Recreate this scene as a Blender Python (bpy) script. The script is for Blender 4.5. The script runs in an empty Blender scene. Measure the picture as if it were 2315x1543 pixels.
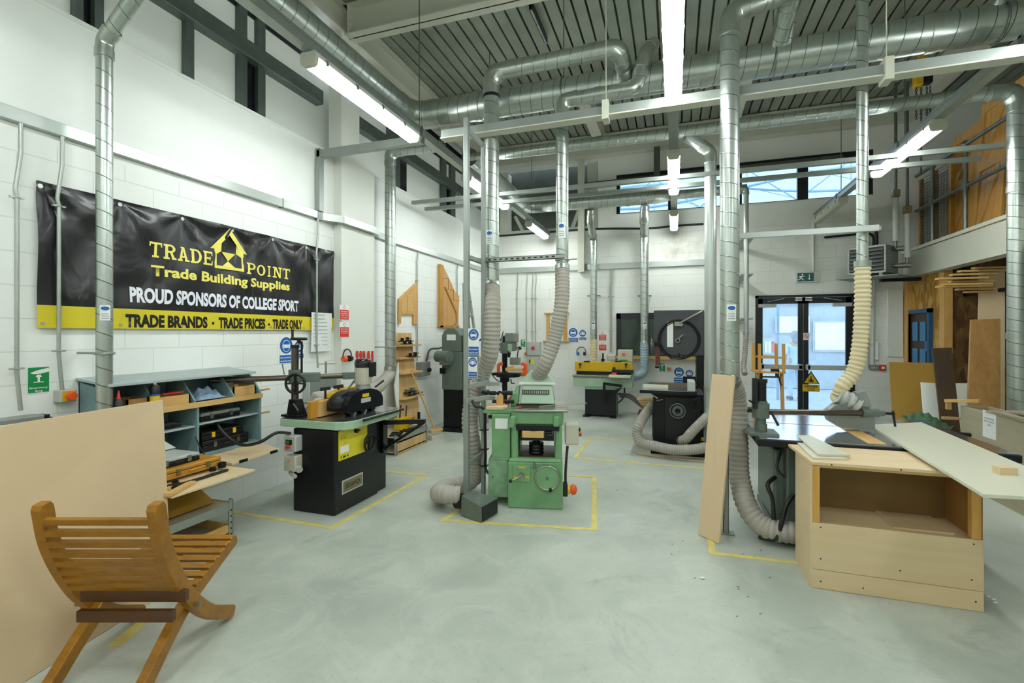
import bpy, bmesh, math, random
from mathutils import Vector as V, Matrix as MX
random.seed(7)
SC = bpy.context.scene
COL = SC.collection
PI = math.pi

# ---------------------------------------------------------------- camera
FPX = 1093.0; TH = math.radians(18.58); CS, CC = math.sin(TH), math.cos(TH); EYE = 1.7; HOR = 753.0
cd = bpy.data.cameras.new('camera'); cam = bpy.data.objects.new('camera', cd); COL.objects.link(cam)
cam.location = (0, 0, EYE); cam.rotation_euler = (PI / 2, 0, TH)
cd.sensor_width = 36; cd.lens = FPX / 2315 * 36; cd.shift_y = -18.5 / 2315; cd.clip_start = .05; cd.clip_end = 200
SC.camera = cam
# ---------------------------------------------------------------- world and exposure
wd = bpy.data.worlds.new('sky'); SC.world = wd; wd.use_nodes = True
wn = wd.node_tree; bg = wn.nodes['Background']
_tc = wn.nodes.new('ShaderNodeTexCoord'); _sp = wn.nodes.new('ShaderNodeSeparateXYZ'); _rp = wn.nodes.new('ShaderNodeValToRGB')
wn.links.new(_tc.outputs['Generated'], _sp.inputs[0]); wn.links.new(_sp.outputs['Z'], _rp.inputs[0]); wn.links.new(_rp.outputs[0], bg.inputs[0])
_rp.color_ramp.elements[0].color = (.82, .91, 1, 1); _rp.color_ramp.elements[1].color = (.6, .8, 1, 1)
bg.inputs[1].default_value = 3.4
SC.view_settings.view_transform = 'Standard'; SC.view_settings.look = 'None'
SC.view_settings.gamma = 1; SC.view_settings.use_curve_mapping = False
SC.view_settings.exposure = 0.72
LAMP = 27.0           # radiance of the fluorescent diffusers

def at(px, py, x=None, y=None, z=None, d=None):
    """point of the room seen at a photo pixel, on the plane x=, y=, z= or at a distance d along the view"""
    k = (px - 1157.5) / FPX
    r = V((-CS + k * CC, CC + k * CS, (HOR - py) / FPX))
    if x is not None: t = x / r.x
    elif y is not None: t = y / r.y
    elif z is not None: t = (z - EYE) / r.z
    else: t = d
    return V((0, 0, EYE)) + r * t
def cam_pt(lat, d, z):
    return V((lat * CC - d * CS, lat * CS + d * CC, z))
CR = V((CC, CS, 0)); CF = V((-CS, CC, 0))

# ---------------------------------------------------------------- materials
def lin(h):
    h = h.lstrip('#'); o = []
    for i in (0, 2, 4):
        c = int(h[i:i + 2], 16) / 255
        o.append(c / 12.92 if c <= .04045 else ((c + .055) / 1.055) ** 2.4)
    return (*o, 1)
class NT:
    def __init__(s, name):
        s.m = bpy.data.materials.new(name); s.m.use_nodes = True; s.t = s.m.node_tree
        s.b = s.t.nodes['Principled BSDF']; s.out = s.t.nodes['Material Output']
    def n(s, typ, **kw):
        a = s.t.nodes.new('ShaderNode' + typ)
        for k, v in kw.items(): setattr(a, k, v)
        return a
    def l(s, a, b): s.t.links.new(a, b)
    def coord(s, scale=(1, 1, 1), out='Object', rot=(0, 0, 0)):
        c = s.n('TexCoord'); m = s.n('Mapping'); m.inputs['Scale'].default_value = scale; m.inputs['Rotation'].default_value = rot
        s.l(c.outputs[out], m.inputs[0]); return m.outputs[0]
    def noise(s, vec, scale, detail=4, rough=.55, dist=0):
        a = s.n('TexNoise'); a.inputs['Scale'].default_value = scale; a.inputs['Detail'].default_value = detail
        a.inputs['Roughness'].default_value = rough; a.inputs['Distortion'].default_value = dist
        s.l(vec, a.inputs['Vector']); return a.outputs['Fac']
    def ramp(s, fac, stops):
        a = s.n('ValToRGB'); e = a.color_ramp.elements
        while len(e) < len(stops): e.new(.5)
        for i, (p, c) in enumerate(stops):
            e[i].position = p; e[i].color = lin(c) if isinstance(c, str) else (c, c, c, 1)
        s.l(fac, a.inputs[0]); return a.outputs[0]
    def mix(s, fac, a, b, mode='MIX'):
        m = s.n('MixRGB', blend_type=mode)
        for i, v in ((0, fac), (1, a), (2, b)):
            if isinstance(v, (int, float)): m.inputs[i].default_value = v if i == 0 else (v, v, v, 1)
            elif isinstance(v, (tuple, str)): m.inputs[i].default_value = lin(v) if isinstance(v, str) else v
            else: s.l(v, m.inputs[i])
        return m.outputs[0]
    def bump(s, h, strength=.3, dist=.01):
        b = s.n('Bump'); b.inputs['Strength'].default_value = strength; b.inputs['Distance'].default_value = dist
        s.l(h, b.inputs['Height']); s.l(b.outputs[0], s.b.inputs['Normal'])
    def set(s, rough=.5, metal=0, color=None, spec=None):
        s.b.inputs['Roughness'].default_value = rough; s.b.inputs['Metallic'].default_value = metal
        if spec is not None: s.b.inputs['Specular IOR Level'].default_value = spec
        if color is not None:
            if isinstance(color, str): s.b.inputs['Base Color'].default_value = lin(color)
            else: s.l(color, s.b.inputs['Base Color'])
        return s.m
def plain(name, c, rough=.5, metal=0, var=.12, scale=6, bump=0, spec=None):
    t = NT(name); v = t.coord()
    n = t.noise(v, scale, 5)
    col = t.mix(t.ramp(n, [(.3, 0), (.7, 1.)]), c, tuple(max(0, x * (1 - var)) for x in lin(c)[:3]) + (1,))
    if bump: t.bump(t.noise(v, scale * 12, 3), bump, .003)
    return t.set(rough, metal, col, spec)
def flat(name, c, rough=.5, metal=0):
    return NT(name).set(rough, metal, c)
def glow(name, c, e):
    t = NT(name); t.set(.4, 0, c); t.b.inputs['Emission Color'].default_value = lin(c); t.b.inputs['Emission Strength'].default_value = e
    return t.m
def wood(name, c1, c2, axis='X', scale=9, rough=.5, bump=.08, st=.08):
    t = NT(name); sc = {'X': (st, 1, 1), 'Y': (1, st, 1), 'Z': (1, 1, st)}[axis]
    v = t.coord(sc); n = t.noise(v, scale, 6, .6, .6); n2 = t.noise(v, scale * 6, 3)
    col = t.mix(t.ramp(n, [(.3, 0), (.72, 1)]), c1, c2)
    col = t.mix(.25, col, t.ramp(n2, [(.3, c2), (.6, c1)]))
    t.bump(n2, bump, .002)
    return t.set(rough, 0, col)
def osb(name, c1, c2, c3, sc=16):
    t = NT(name); v = t.coord((1, 1, 1)); a = t.n('TexVoronoi'); a.inputs['Scale'].default_value = sc
    mp = t.n('Mapping'); mp.inputs['Scale'].default_value = (1, 1, .35); t.l(v, mp.inputs[0]); t.l(mp.outputs[0], a.inputs['Vector'])
    s = t.n('SeparateColor'); t.l(a.outputs['Color'], s.inputs[0])
    col = t.ramp(s.outputs[0], [(.1, c1), (.5, c2), (.9, c3)])
    col = t.mix(t.ramp(t.noise(v, 5, 4), [(.35, 0), (.7, .6)]), col, c1)
    t.bump(s.outputs[1], .2, .004); return t.set(.6, 0, col)
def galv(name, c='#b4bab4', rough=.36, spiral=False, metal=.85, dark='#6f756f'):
    t = NT(name); v = t.coord(); a = t.n('TexVoronoi'); a.inputs['Scale'].default_value = 45; t.l(v, a.inputs['Vector'])
    s = t.n('SeparateColor'); t.l(a.outputs['Color'], s.inputs[0])
    col = t.mix(s.outputs[0], c, tuple(x * .92 for x in lin(c)[:3]) + (1,))
    col = t.mix(t.ramp(t.noise(v, 2.5, 4), [(.4, 0), (.75, .3)]), col, '#9aa19a')
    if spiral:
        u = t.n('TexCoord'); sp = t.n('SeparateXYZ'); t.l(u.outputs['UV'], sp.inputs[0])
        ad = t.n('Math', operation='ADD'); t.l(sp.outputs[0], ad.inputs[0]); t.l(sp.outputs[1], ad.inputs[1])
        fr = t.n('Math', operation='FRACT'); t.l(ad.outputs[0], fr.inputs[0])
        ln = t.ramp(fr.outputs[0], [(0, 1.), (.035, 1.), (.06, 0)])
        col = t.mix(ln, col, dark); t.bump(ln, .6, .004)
    r = t.n('MapRange'); t.l(s.outputs[1], r.inputs[0]); r.inputs[3].default_value = rough - .02; r.inputs[4].default_value = rough + .04
    t.l(r.outputs[0], t.b.inputs['Roughness']); m = t.set(rough, metal, col); return m
def blocks(name, c, cj, plane='yz', bw=.45, bh=.225, zmax=None):
    t = NT(name); tc = t.n('TexCoord'); sp = t.n('SeparateXYZ'); t.l(tc.outputs['Object'], sp.inputs[0]); cb = t.n('CombineXYZ')
    t.l(sp.outputs['Y' if plane == 'yz' else 'X'], cb.inputs[0]); t.l(sp.outputs['Z'], cb.inputs[1])
    br = t.n('TexBrick'); br.inputs['Scale'].default_value = 1; br.inputs['Brick Width'].default_value = bw; br.inputs['Row Height'].default_value = bh
    br.inputs['Mortar Size'].default_value = .004; br.inputs['Mortar Smooth'].default_value = .3
    t.l(cb.outputs[0], br.inputs['Vector'])
    fac = br.outputs['Fac']
    if zmax:
        lt = t.n('Math', operation='LESS_THAN'); t.l(sp.outputs['Z'], lt.inputs[0]); lt.inputs[1].default_value = zmax
        mu = t.n('Math', operation='MULTIPLY'); t.l(fac, mu.inputs[0]); t.l(lt.outputs[0], mu.inputs[1]); fac = mu.outputs[0]
    v = t.coord(); col = t.mix(t.ramp(t.noise(v, 1.3, 4), [(.35, 0), (.75, .5)]), c, tuple(x * .9 for x in lin(c)[:3]) + (1,))
    col = t.mix(fac, col, cj)
    inv = t.n('Math', operation='SUBTRACT'); inv.inputs[0].default_value = 1; t.l(fac, inv.inputs[1])
    ad = t.n('Math', operation='ADD'); t.l(inv.outputs[0], ad.inputs[0])
    mm = t.n('Math', operation='MULTIPLY'); t.l(t.noise(v, 60, 3), mm.inputs[0]); mm.inputs[1].default_value = .12; t.l(mm.outputs[0], ad.inputs[1])
    t.bump(ad.outputs[0], .5, .006); return t.set(.55, 0, col)

Q = {}
Q['wall'] = blocks('painted_blockwork', '#f0f2ee', '#dcdeda', 'yz', zmax=3.05)
Q['wallb'] = blocks('painted_blockwork_back', '#ecede7', '#dadcd5', 'xz', zmax=3.9)
Q['white'] = plain('white_paint', '#e6e7df', .5, 0, .05, 2)
Q['cream'] = plain('cream_painted_steel', '#cfcfbf', .45, 0, .08, 2)
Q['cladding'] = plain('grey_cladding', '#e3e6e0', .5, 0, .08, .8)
Q['clad_dark'] = plain('dark_cladding', '#565a50', .6, 0, .25, 3)
Q['steel_dark'] = plain('weathered_green_steel', '#68736c', .42, .5, .3, 5)
Q['black'] = plain('black_plastic', '#0e0f11', .42, 0, .1, 8)
Q['gloss_black'] = plain('gloss_black_paint', '#101216', .22, 0, .2, 5)
Q['navy'] = plain('black_blue_paint', '#0b0e15', .38, 0, .4, 9)
Q['frame'] = plain('dark_window_frame', '#14181d', .4, 0, .1, 4)
Q['galv'] = galv('galvanised_sheet', '#aeb4ae')
Q['galv_bright'] = plain('bright_galvanised_strip', '#bcc2bd', .32, .6, .06, 3)
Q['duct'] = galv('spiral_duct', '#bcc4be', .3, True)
Q['elbow'] = galv('pressed_elbow', '#b4bbb3', .32)
Q['zinc'] = plain('zinc_grey_steel', '#a0a7a1', .45, .45, .12, 5)
Q['tube'] = plain('galvanised_tube', '#7d8580', .4, .75, .3, 9)
Q['steel'] = plain('bright_steel', '#a6a69c', .28, .9, .2, 7)
Q['brown_steel'] = plain('oiled_steel_bar', '#6b635a', .26, .85, .3, 4)
Q['iron'] = plain('dark_cast_iron', '#242728', .4, .55, .3, 6)
Q['table_iron'] = plain('ground_iron_table', '#c6cacf', .15, .92, .3, 3)
Q['hose'] = plain('grey_ribbed_hose', '#b0aba0', .6, 0, .18, 4)
Q['hose_cream'] = plain('cream_ribbed_hose', '#dccfa8', .55, 0, .1, 4)
Q['mdf'] = plain('raw_mdf', '#d7bd98', .65, 0, .1, 1.5, .05)
Q['mdf_pink'] = plain('pale_mdf', '#d9bf9c', .6, 0, .06, 1.5, .05)
Q['mdf_ochre'] = plain('ochre_mdf', '#a9812f', .6, 0, .1, 2)
Q['ply'] = wood('birch_plywood', '#dcc6a0', '#cfb489', 'X', 5, .55)
Q['ply_z'] = wood('plywood_upright', '#d8b884', '#b98f57', 'Z', 7, .55)
Q['ply_grey'] = wood('weathered_plywood', '#b3a98f', '#9c9178', 'Y', 6, .6)
Q['pine'] = wood('pine', '#d9ab67', '#c08b46', 'Z', 10, .45)
Q['pine_x'] = wood('pine_across', '#dab576', '#c4964f', 'X', 10, .45)
Q['pine_y'] = wood('pine_along', '#d9b478', '#c3964f', 'Y', 10, .45)
Q['door_pine'] = wood('varnished_pine', '#dcaa58', '#bf8840', 'Z', 9, .35)
Q['teak'] = wood('oiled_teak', '#a57116', '#7c510b', 'X', 12, .32, st=.1)
Q['teak_dark'] = wood('dark_teak', '#5c3715', '#43260e', 'X', 12, .4)
Q['oak'] = wood('oak_veneer', '#b1864d', '#8f6533', 'Z', 8, .5)
Q['walnut'] = wood('dark_stained_board', '#4a331a', '#2e1f10', 'Z', 8, .5)
Q['chip'] = osb('chipboard_edge', '#8d7340', '#b3955a', '#c9b17a', 90)
Q['melamine'] = plain('pale_melamine', '#d3d2bd', .35, 0, .05, 2)
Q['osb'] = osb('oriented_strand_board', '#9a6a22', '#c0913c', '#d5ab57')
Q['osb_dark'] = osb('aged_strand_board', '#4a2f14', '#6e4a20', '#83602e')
Q['green'] = plain('workshop_green_enamel', '#79a877', .35, 0, .22, 6)
Q['green_pale'] = plain('pale_green_enamel', '#a9c6ab', .38, 0, .12, 5)
Q['green_worn'] = plain('worn_green_enamel', '#86ad86', .5, 0, .35, 14)
Q['green_grey'] = plain('grey_green_enamel', '#68746a', .4, .1, .2, 6)
Q['teal'] = plain('blue_grey_paint', '#7c989a', .5, 0, .15, 4)
Q['teal_lid'] = plain('grey_blue_board', '#a9b4b3', .5, 0, .08, 4)
Q['grey'] = plain('light_grey_plastic', '#b9bdb8', .4, 0, .06, 5)
Q['grey_mid'] = plain('mid_grey_metal', '#8f9490', .42, .3, .15, 6)
Q['beige'] = plain('beige_enamel', '#c5c2b0', .42, 0, .06, 6)
Q['yellow'] = plain('safety_yellow', '#e0b417', .4, 0, .08, 4)
Q['sun'] = plain('bright_yellow_panel', '#e6d534', .4, 0, .05, 4)
Q['amber'] = plain('amber_wood_varnish', '#c98f32', .35, 0, .15, 10)
Q['red'] = plain('signal_red', '#d33a2c', .4, 0, .08, 5)
Q['orange'] = plain('orange_red_plastic', '#ee5a22', .35, 0, .05, 5)
Q['blue'] = flat('sign_blue', '#1d62b0', .35)
Q['sgreen'] = flat('sign_green', '#0f8a4a', .35)
Q['dgreen'] = flat('exit_green', '#0c5a55', .35)
Q['swhite'] = flat('sign_white', '#eef0ee', .4)
Q['sblack'] = flat('sign_black', '#14120c', .4)
Q['syellow'] = flat('sign_yellow', '#e3b71c', .4)
Q['sred'] = flat('sign_red', '#d9362a', .4)
Q['paper'] = plain('white_paper', '#e9ebe9', .6, 0, .03, 3)
Q['tape'] = plain('floor_tape_yellow', '#e3d27a', .55, 0, .3, 7)
Q['bdoor'] = plain('blue_door_panel', '#2e7fae', .4, 0, .08, 4)
Q['bframe'] = plain('blue_door_frame', '#1d567f', .4, 0, .08, 4)
Q['maroon'] = plain('dark_brown_door', '#33201c', .4, 0, .1, 4)
Q['rag'] = plain('blue_cloth', '#8fa9c4', .8, 0, .3, 20)
Q['cable'] = plain('black_cable', '#22221f', .45, 0, .1, 5)
Q['gcable'] = plain('grey_green_cable', '#4b4d45', .45, 0, .2, 5)
Q['lit'] = glow('lit_diffuser', '#f3fbf8', LAMP)
Q['unlit'] = plain('unlit_diffuser', '#b9b7a2', .3, 0, .05, 4)
Q['gold'] = plain('engraved_brass', '#9a8f6d', .35, .7, .2, 8)
Q['vinyl_y'] = plain('yellow_vinyl', '#dccb2e', .35, 0, .06, 2)
Q['logo_y'] = flat('print_yellow', '#eee06a', .4)
Q['logo_w'] = flat('print_white', '#e9e9f4', .4)
Q['concrete'] = plain('courtyard_paving', '#c4ccd2', .7, 0, .12, 2)
Q['brickout'] = plain('courtyard_wall', '#aeb9c0', .7, 0, .2, 4)
Q['lightblue'] = plain('pale_blue_steel', '#7fa3bd', .4, .2, .05, 4)
Q['mesh'] = plain('grey_wire', '#80847d', .45, .6, .2, 6)
Q['skin'] = plain('skin', '#c99b7c', .5, 0, .05, 5)
Q['shirt'] = plain('pale_blue_shirt', '#c3dcef', .7, 0, .1, 8)
Q['jeans'] = plain('faded_blue_jeans', '#b7cfe2', .7, 0, .1, 8)
Q['hair'] = plain('light_brown_hair', '#93989c', .6, 0, .2, 20)
Q['bluepipe'] = plain('clear_blue_hose', '#9db4bd', .3, 0, .1, 6)
# floor: sealed, scuffed concrete
def floor_mat():
    t = NT('sealed_concrete'); v = t.coord()
    a = t.noise(v, .55, 6, .6, .4); b = t.noise(v, 2.2, 6, .65, .8); c = t.noise(v, 38, 3, .6)
    col = t.ramp(a, [(.3, '#99a097'), (.5, '#acb3a8'), (.72, '#c5c9be')])
    col = t.mix(t.ramp(b, [(.44, 0), (.72, .55)]), col, '#cbcec3')
    col = t.mix(t.ramp(t.noise(v, 1.1, 6, .7, 1.2), [(.28, .45), (.42, 0)]), col, '#757c75')
    col = t.mix(t.ramp(c, [(.25, .3), (.42, 0)]), col, '#757c75')
    sv = t.coord((.35, 3.2, 1), rot=(0, 0, .6)); s = t.ramp(t.noise(sv, 5, 5, .7, .3), [(.66, 0), (.74, .35)])
    col = t.mix(s, col, '#dcdccf')
    r = t.n('MapRange'); t.l(b, r.inputs[0]); r.inputs[3].default_value = .3; r.inputs[4].default_value = .6
    t.l(r.outputs[0], t.b.inputs['Roughness']); t.bump(c, .06, .003)
    t.set(.45, 0, col, .4); return t.m
Q['floor'] = floor_mat()
def deck_mat():
    t = NT('embossed_steel_deck'); v = t.coord()
    w = t.n('TexBrick'); w.inputs['Scale'].default_value = 1; w.inputs['Brick Width'].default_value = .19; w.inputs['Row Height'].default_value = .075
    w.inputs['Mortar Size'].default_value = .008; t.l(t.coord((1, 1, 1)), w.inputs['Vector'])
    col = t.mix(t.ramp(t.noise(v, 1.5, 4), [(.3, 0), (.7, 1.)]), '#a3aa9b', '#8b9285')
    t.bump(w.outputs['Fac'], .35, .006); return t.set(.5, .2, col)
Q['deck'] = deck_mat()
def vinyl_mat():
    t = NT('black_vinyl'); v = t.coord()
    t.set(.3, 0, '#1b1b1c', .55)
    t.bump(t.noise(t.coord((1, 1, .6)), 3.2, 3, .5, .5), .5, .06); return t.m
Q['vinyl'] = vinyl_mat()
def glass_mat(name, tint='#eef6fb', refl=.12, op=None):
    t = NT(name); tr = t.n('BsdfTransparent'); tr.inputs[0].default_value = lin(tint); gl = t.n('BsdfGlossy'); gl.inputs['Roughness'].default_value = .04
    fr = t.n('LayerWeight'); fr.inputs[0].default_value = .35; mp = t.n('MapRange'); t.l(fr.outputs['Fresnel'], mp.inputs[0]); mp.inputs[3].default_value = refl * .4; mp.inputs[4].default_value = .8
    mx = t.n('MixShader'); t.l(mp.outputs[0], mx.inputs[0]); t.l(tr.outputs[0], mx.inputs[1]); t.l(gl.outputs[0], mx.inputs[2]); t.l(mx.outputs[0], t.out.inputs[0])
    return t.m
Q['glass'] = glass_mat('window_glass')
def dusty_glass():
    m = glass_mat('dusty_door_glass'); t = m.node_tree; out = t.nodes['Material Output']; src = out.inputs[0].links[0].from_socket
    df = t.nodes.new('ShaderNodeBsdfTranslucent'); df.inputs[0].default_value = lin('#dfeefa'); mx = t.nodes.new('ShaderNodeMixShader')
    tc = t.nodes.new('ShaderNodeTexCoord'); n = t.nodes.new('ShaderNodeTexNoise'); n.inputs['Scale'].default_value = 3; n.inputs['Detail'].default_value = 5; t.links.new(tc.outputs['Object'], n.inputs['Vector'])
    mr = t.nodes.new('ShaderNodeMapRange'); mr.inputs[1].default_value = .3; mr.inputs[2].default_value = .7; mr.inputs[3].default_value = .03; mr.inputs[4].default_value = .2; t.links.new(n.outputs['Fac'], mr.inputs[0])
    t.links.new(mr.outputs[0], mx.inputs[0]); t.links.new(src, mx.inputs[1]); t.links.new(df.outputs[0], mx.inputs[2]); t.links.new(mx.outputs[0], out.inputs[0]); return m
Q['dusty'] = dusty_glass()
def membrane():
    t = NT('canopy_membrane'); tr = t.n('BsdfTranslucent'); tr.inputs[0].default_value = (.31, .325, .33, 1); t.l(tr.outputs[0], t.out.inputs[0]); return t.m
Q['membrane'] = membrane()
def stain():
    t = NT('damp_stain'); v = t.coord(); n = t.noise(v, 4, 6, .65); g = t.n('TexGradient', gradient_type='SPHERICAL')
    t.l(t.coord((1.6, 1, 1.9), 'Object'), g.inputs[0]); m = t.n('Math', operation='MULTIPLY'); t.l(g.outputs['Fac'], m.inputs[0]); t.l(t.ramp(n, [(.35, 0), (.65, 1.)]), m.inputs[1])
    k = t.n('Math', operation='MULTIPLY'); t.l(m.outputs[0], k.inputs[0]); k.inputs[1].default_value = .38
    t.l(k.outputs[0], t.b.inputs['Alpha']); return t.set(.7, 0, '#a58a5e')
Q['stain'] = stain()
Q['conduit'] = plain('galvanised_conduit', '#b3b8b2', .4, .5, .15, 9)
Q['glass_dark'] = plain('dark_reflective_glass', '#3c4a42', .06, 0, .4, 3)
Q['glass_black'] = plain('black_glass', '#11131a', .12, 0, .2, 3)

# ---------------------------------------------------------------- mesh builder
def frame(o, x, y):
    x = V(x).normalized(); y = V(y).normalized(); z = x.cross(y).normalized(); y = z.cross(x)
    m = MX((( x.x, y.x, z.x, o[0]), (x.y, y.y, z.y, o[1]), (x.z, y.z, z.z, o[2]), (0, 0, 0, 1))); return m
def WL(y, z, x=-4.2): return frame((x, y, z), (0, 1, 0), (0, 0, 1))        # facing into the room from the left wall
def WB(x, z, y=10.7): return frame((x, y, z), (1, 0, 0), (0, 0, 1))         # from the back wall
def WR(y, z, x=4.0): return frame((x, y, z), (0, -1, 0), (0, 0, 1))         # from the right
def catmull(P, n):
    P = [V(p) for p in P]; o = []
    for i in range(len(P) - 1):
        a = P[i - 1] if i else P[0] * 2 - P[1]; b = P[i]; c = P[i + 1]; d = P[i + 2] if i + 2 < len(P) else P[-1] * 2 - P[-2]
        for j in range(n):
            t = j / n; o.append(.5 * ((2 * b) + (c - a) * t + (2 * a - 5 * b + 4 * c - d) * t * t + (3 * b - a - 3 * c + d) * t ** 3))
    o.append(P[-1]); return o
def fillet(P, R, n=7):
    P = [V(p) for p in P]; o = [P[0]]
    for i in range(1, len(P) - 1):
        a = (P[i - 1] - P[i]); b = (P[i + 1] - P[i]); la, lb = a.length, b.length; a.normalize(); b.normalize()
        ang = a.angle(b); L = min(R / math.tan(ang / 2), la * .49, lb * .49) if ang < 3.1 else 0
        if L <= 1e-5: o.append(P[i]); continue
        s, e = P[i] + a * L, P[i] + b * L
        for j in range(n + 1):
            t = j / n; o.append(s * (1 - t) ** 2 + P[i] * 2 * t * (1 - t) + e * t * t)
    o.append(P[-1]); return o
def resample(P, step):
    L = [0]
    for a, b in zip(P, P[1:]): L.append(L[-1] + (b - a).length)
    n = max(2, int(L[-1] / step)); o = []; k = 0
    for i in range(n + 1):
        s = L[-1] * i / n
        while k < len(P) - 2 and L[k + 1] < s: k += 1
        seg = L[k + 1] - L[k]; o.append(P[k].lerp(P[k + 1], (s - L[k]) / seg if seg > 1e-9 else 0))
    return o
class MB:
    def __init__(s): s.bm = bmesh.new(); s.uv = s.bm.loops.layers.uv.new('UVMap'); s.T = None
    def vs(s, pts):
        T = s.T
        return [s.bm.verts.new(T @ V(p) if T else V(p)) for p in pts]
    def face(s, vv, smooth=False):
        try: f = s.bm.faces.new(vv); f.smooth = smooth; return f
        except ValueError: return None
    def poly(s, pts): s.face(s.vs(pts)); return s
    def hexa(s, p):                      # p: 4 bottom (ccw from above) + 4 top
        v = s.vs(p)
        for q in ((3, 2, 1, 0), (4, 5, 6, 7), (0, 1, 5, 4), (1, 2, 6, 5), (2, 3, 7, 6), (3, 0, 4, 7)): s.face([v[i] for i in q])
        return s
    def box(s, x0, x1, y0, y1, z0, z1):
        if x0 > x1: x0, x1 = x1, x0
        if y0 > y1: y0, y1 = y1, y0
        if z0 > z1: z0, z1 = z1, z0
        return s.hexa([(x0, y0, z0), (x1, y0, z0), (x1, y1, z0), (x0, y1, z0), (x0, y0, z1), (x1, y0, z1), (x1, y1, z1), (x0, y1, z1)])
    def fbox(s, M, x0, x1, y0, y1, z0, z1):      # box in a frame
        p = [(x0, y0, z0), (x1, y0, z0), (x1, y1, z0), (x0, y1, z0), (x0, y0, z1), (x1, y0, z1), (x1, y1, z1), (x0, y1, z1)]
        return s.hexa([M @ V(q) for q in p])
    def bar(s, a, b, w, h, up=(0, 0, 1)):        # rectangular bar a->b
        a, b = V(a), V(b); d = (b - a).normalized(); up = V(up)
        if abs(d.dot(up)) > .98: up = V((0, 1, 0))
        x = d.cross(up).normalized(); u = x.cross(d).normalized(); o = []
        for q in (a, b):
            pass
        return s.hexa([a - x * w / 2 - u * h / 2, a + x * w / 2 - u * h / 2, b + x * w / 2 - u * h / 2, b - x * w / 2 - u * h / 2,
                       a - x * w / 2 + u * h / 2, a + x * w / 2 + u * h / 2, b + x * w / 2 + u * h / 2, b - x * w / 2 + u * h / 2])
    def tube(s, P, r, seg=14, cap=True, pitch=.12, ribs=None, smooth=True, phase=0):
        P = [V(p) for p in P]
        if ribs: P = resample(P, ribs[0] / 4)
        n = len(P); T = [(P[min(i + 1, n - 1)] - P[max(i - 1, 0)]).normalized() for i in range(n)]
        u = T[0].orthogonal().normalized()
        ref = V((0, 0, 1)) if abs(T[0].z) < .9 else V((0, 1, 0)); u = (ref - T[0] * ref.dot(T[0])).normalized()
        rings = []; L = 0; lens = []
        for i in range(n):
            if i:
                q = T[i - 1].rotation_difference(T[i]); u = (q @ u).normalized(); L += (P[i] - P[i - 1]).length
            lens.append(L); w = T[i].cross(u).normalized()
            ri = r(i / (n - 1)) if callable(r) else r
            if ribs: ri = ri + ribs[1] * (0, .75, 1, .75)[i % 4]
            rings.append(s.vs([P[i] + u * (ri * math.cos(2 * PI * j / seg + phase)) + w * (ri * math.sin(2 * PI * j / seg + phase)) for j in range(seg)]))
        for i in range(n - 1):
            for j in range(seg):
                f = s.face([rings[i][j], rings[i][(j + 1) % seg], rings[i + 1][(j + 1) % seg], rings[i + 1][j]], smooth)
                if f:
                    for lp, (a, b) in zip(f.loops, ((j, i), (j + 1, i), (j + 1, i + 1), (j, i + 1))): lp[s.uv].uv = (a / seg, lens[b] / pitch)
        if cap:
            for R_, flip in ((rings[0], 1), (rings[-1], 0)):
                c = [s.bm.verts.new(v.co) for v in R_]
                s.face(list(reversed(c)) if flip else c)
        return s
    def cyl(s, a, b, r, seg=20, r2=None, cap=True, smooth=True):
        r2 = r if r2 is None else r2
        return s.tube([a, b], lambda t: r + (r2 - r) * t, seg, cap, smooth=smooth)
    def prism(s, pts, vec, smooth=False):
        a = s.vs(pts); b = s.vs([V(p) + V(vec) for p in pts]); n = len(pts)
        s.face(list(reversed(a))); s.face(b)
        a2, b2 = (s.vs(pts), s.vs([V(p) + V(vec) for p in pts])) if smooth else (a, b)
        for i in range(n): s.face([a2[i], a2[(i + 1) % n], b2[(i + 1) % n], b2[i]], smooth)
        return s
    def fprism(s, M, pts2, z0, z1, smooth=False):
        return s.prism([M @ V((p[0], p[1], z0)) for p in pts2], (M.to_3x3() @ V((0, 0, z1 - z0))), smooth)
    def lathe(s, prof, o=(0, 0, 0), M=None, seg=24):
        M = M or MX.Translation(V(o)); rings = []
        for r, z in prof: rings.append(s.vs([M @ V((r * math.cos(2 * PI * j / seg), r * math.sin(2 * PI * j / seg), z)) for j in range(seg)]))
        for a, b in zip(rings, rings[1:]):
            for j in range(seg): s.face([a[j], a[(j + 1) % seg], b[(j + 1) % seg], b[j]], True)
        s.face(list(reversed(s.vs([v.co for v in rings[0]])) ) if s.T is None else list(reversed(rings[0])))
        s.face(s.vs([v.co for v in rings[-1]]) if s.T is None else rings[-1]); return s
    def ball(s, c, r, sc=(1, 1, 1), seg=14):
        c = V(c); rings = []
        for i in range(1, seg // 2):
            a = PI * i / (seg // 2); rings.append(s.vs([c + V((r * sc[0] * math.sin(a) * math.cos(2 * PI * j / seg), r * sc[1] * math.sin(a) * math.sin(2 * PI * j / seg), r * sc[2] * math.cos(a))) for j in range(seg)]))
        t, b = s.vs([c + V((0, 0, r * sc[2])), c - V((0, 0, r * sc[2]))])
        for j in range(seg): s.face([t, rings[0][j], rings[0][(j + 1) % seg]], True); s.face([b, rings[-1][(j + 1) % seg], rings[-1][j]], True)
        for A, B in zip(rings, rings[1:]):
            for j in range(seg): s.face([A[j], B[j], B[(j + 1) % seg], A[(j + 1) % seg]], True)
        return s
    def ring(s, c, R, r, M=None, seg=24, sg=8, a0=0, a1=2 * PI):
        M = M or MX.Identity(4); full = abs(a1 - a0 - 2 * PI) < 1e-4
        n = seg; pts = [V(c) + (M.to_3x3() @ V((R * math.cos(a0 + (a1 - a0) * i / n), R * math.sin(a0 + (a1 - a0) * i / n), 0))) for i in range(n + 1)]
        return s.tube(pts, r, sg, not full)
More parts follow.
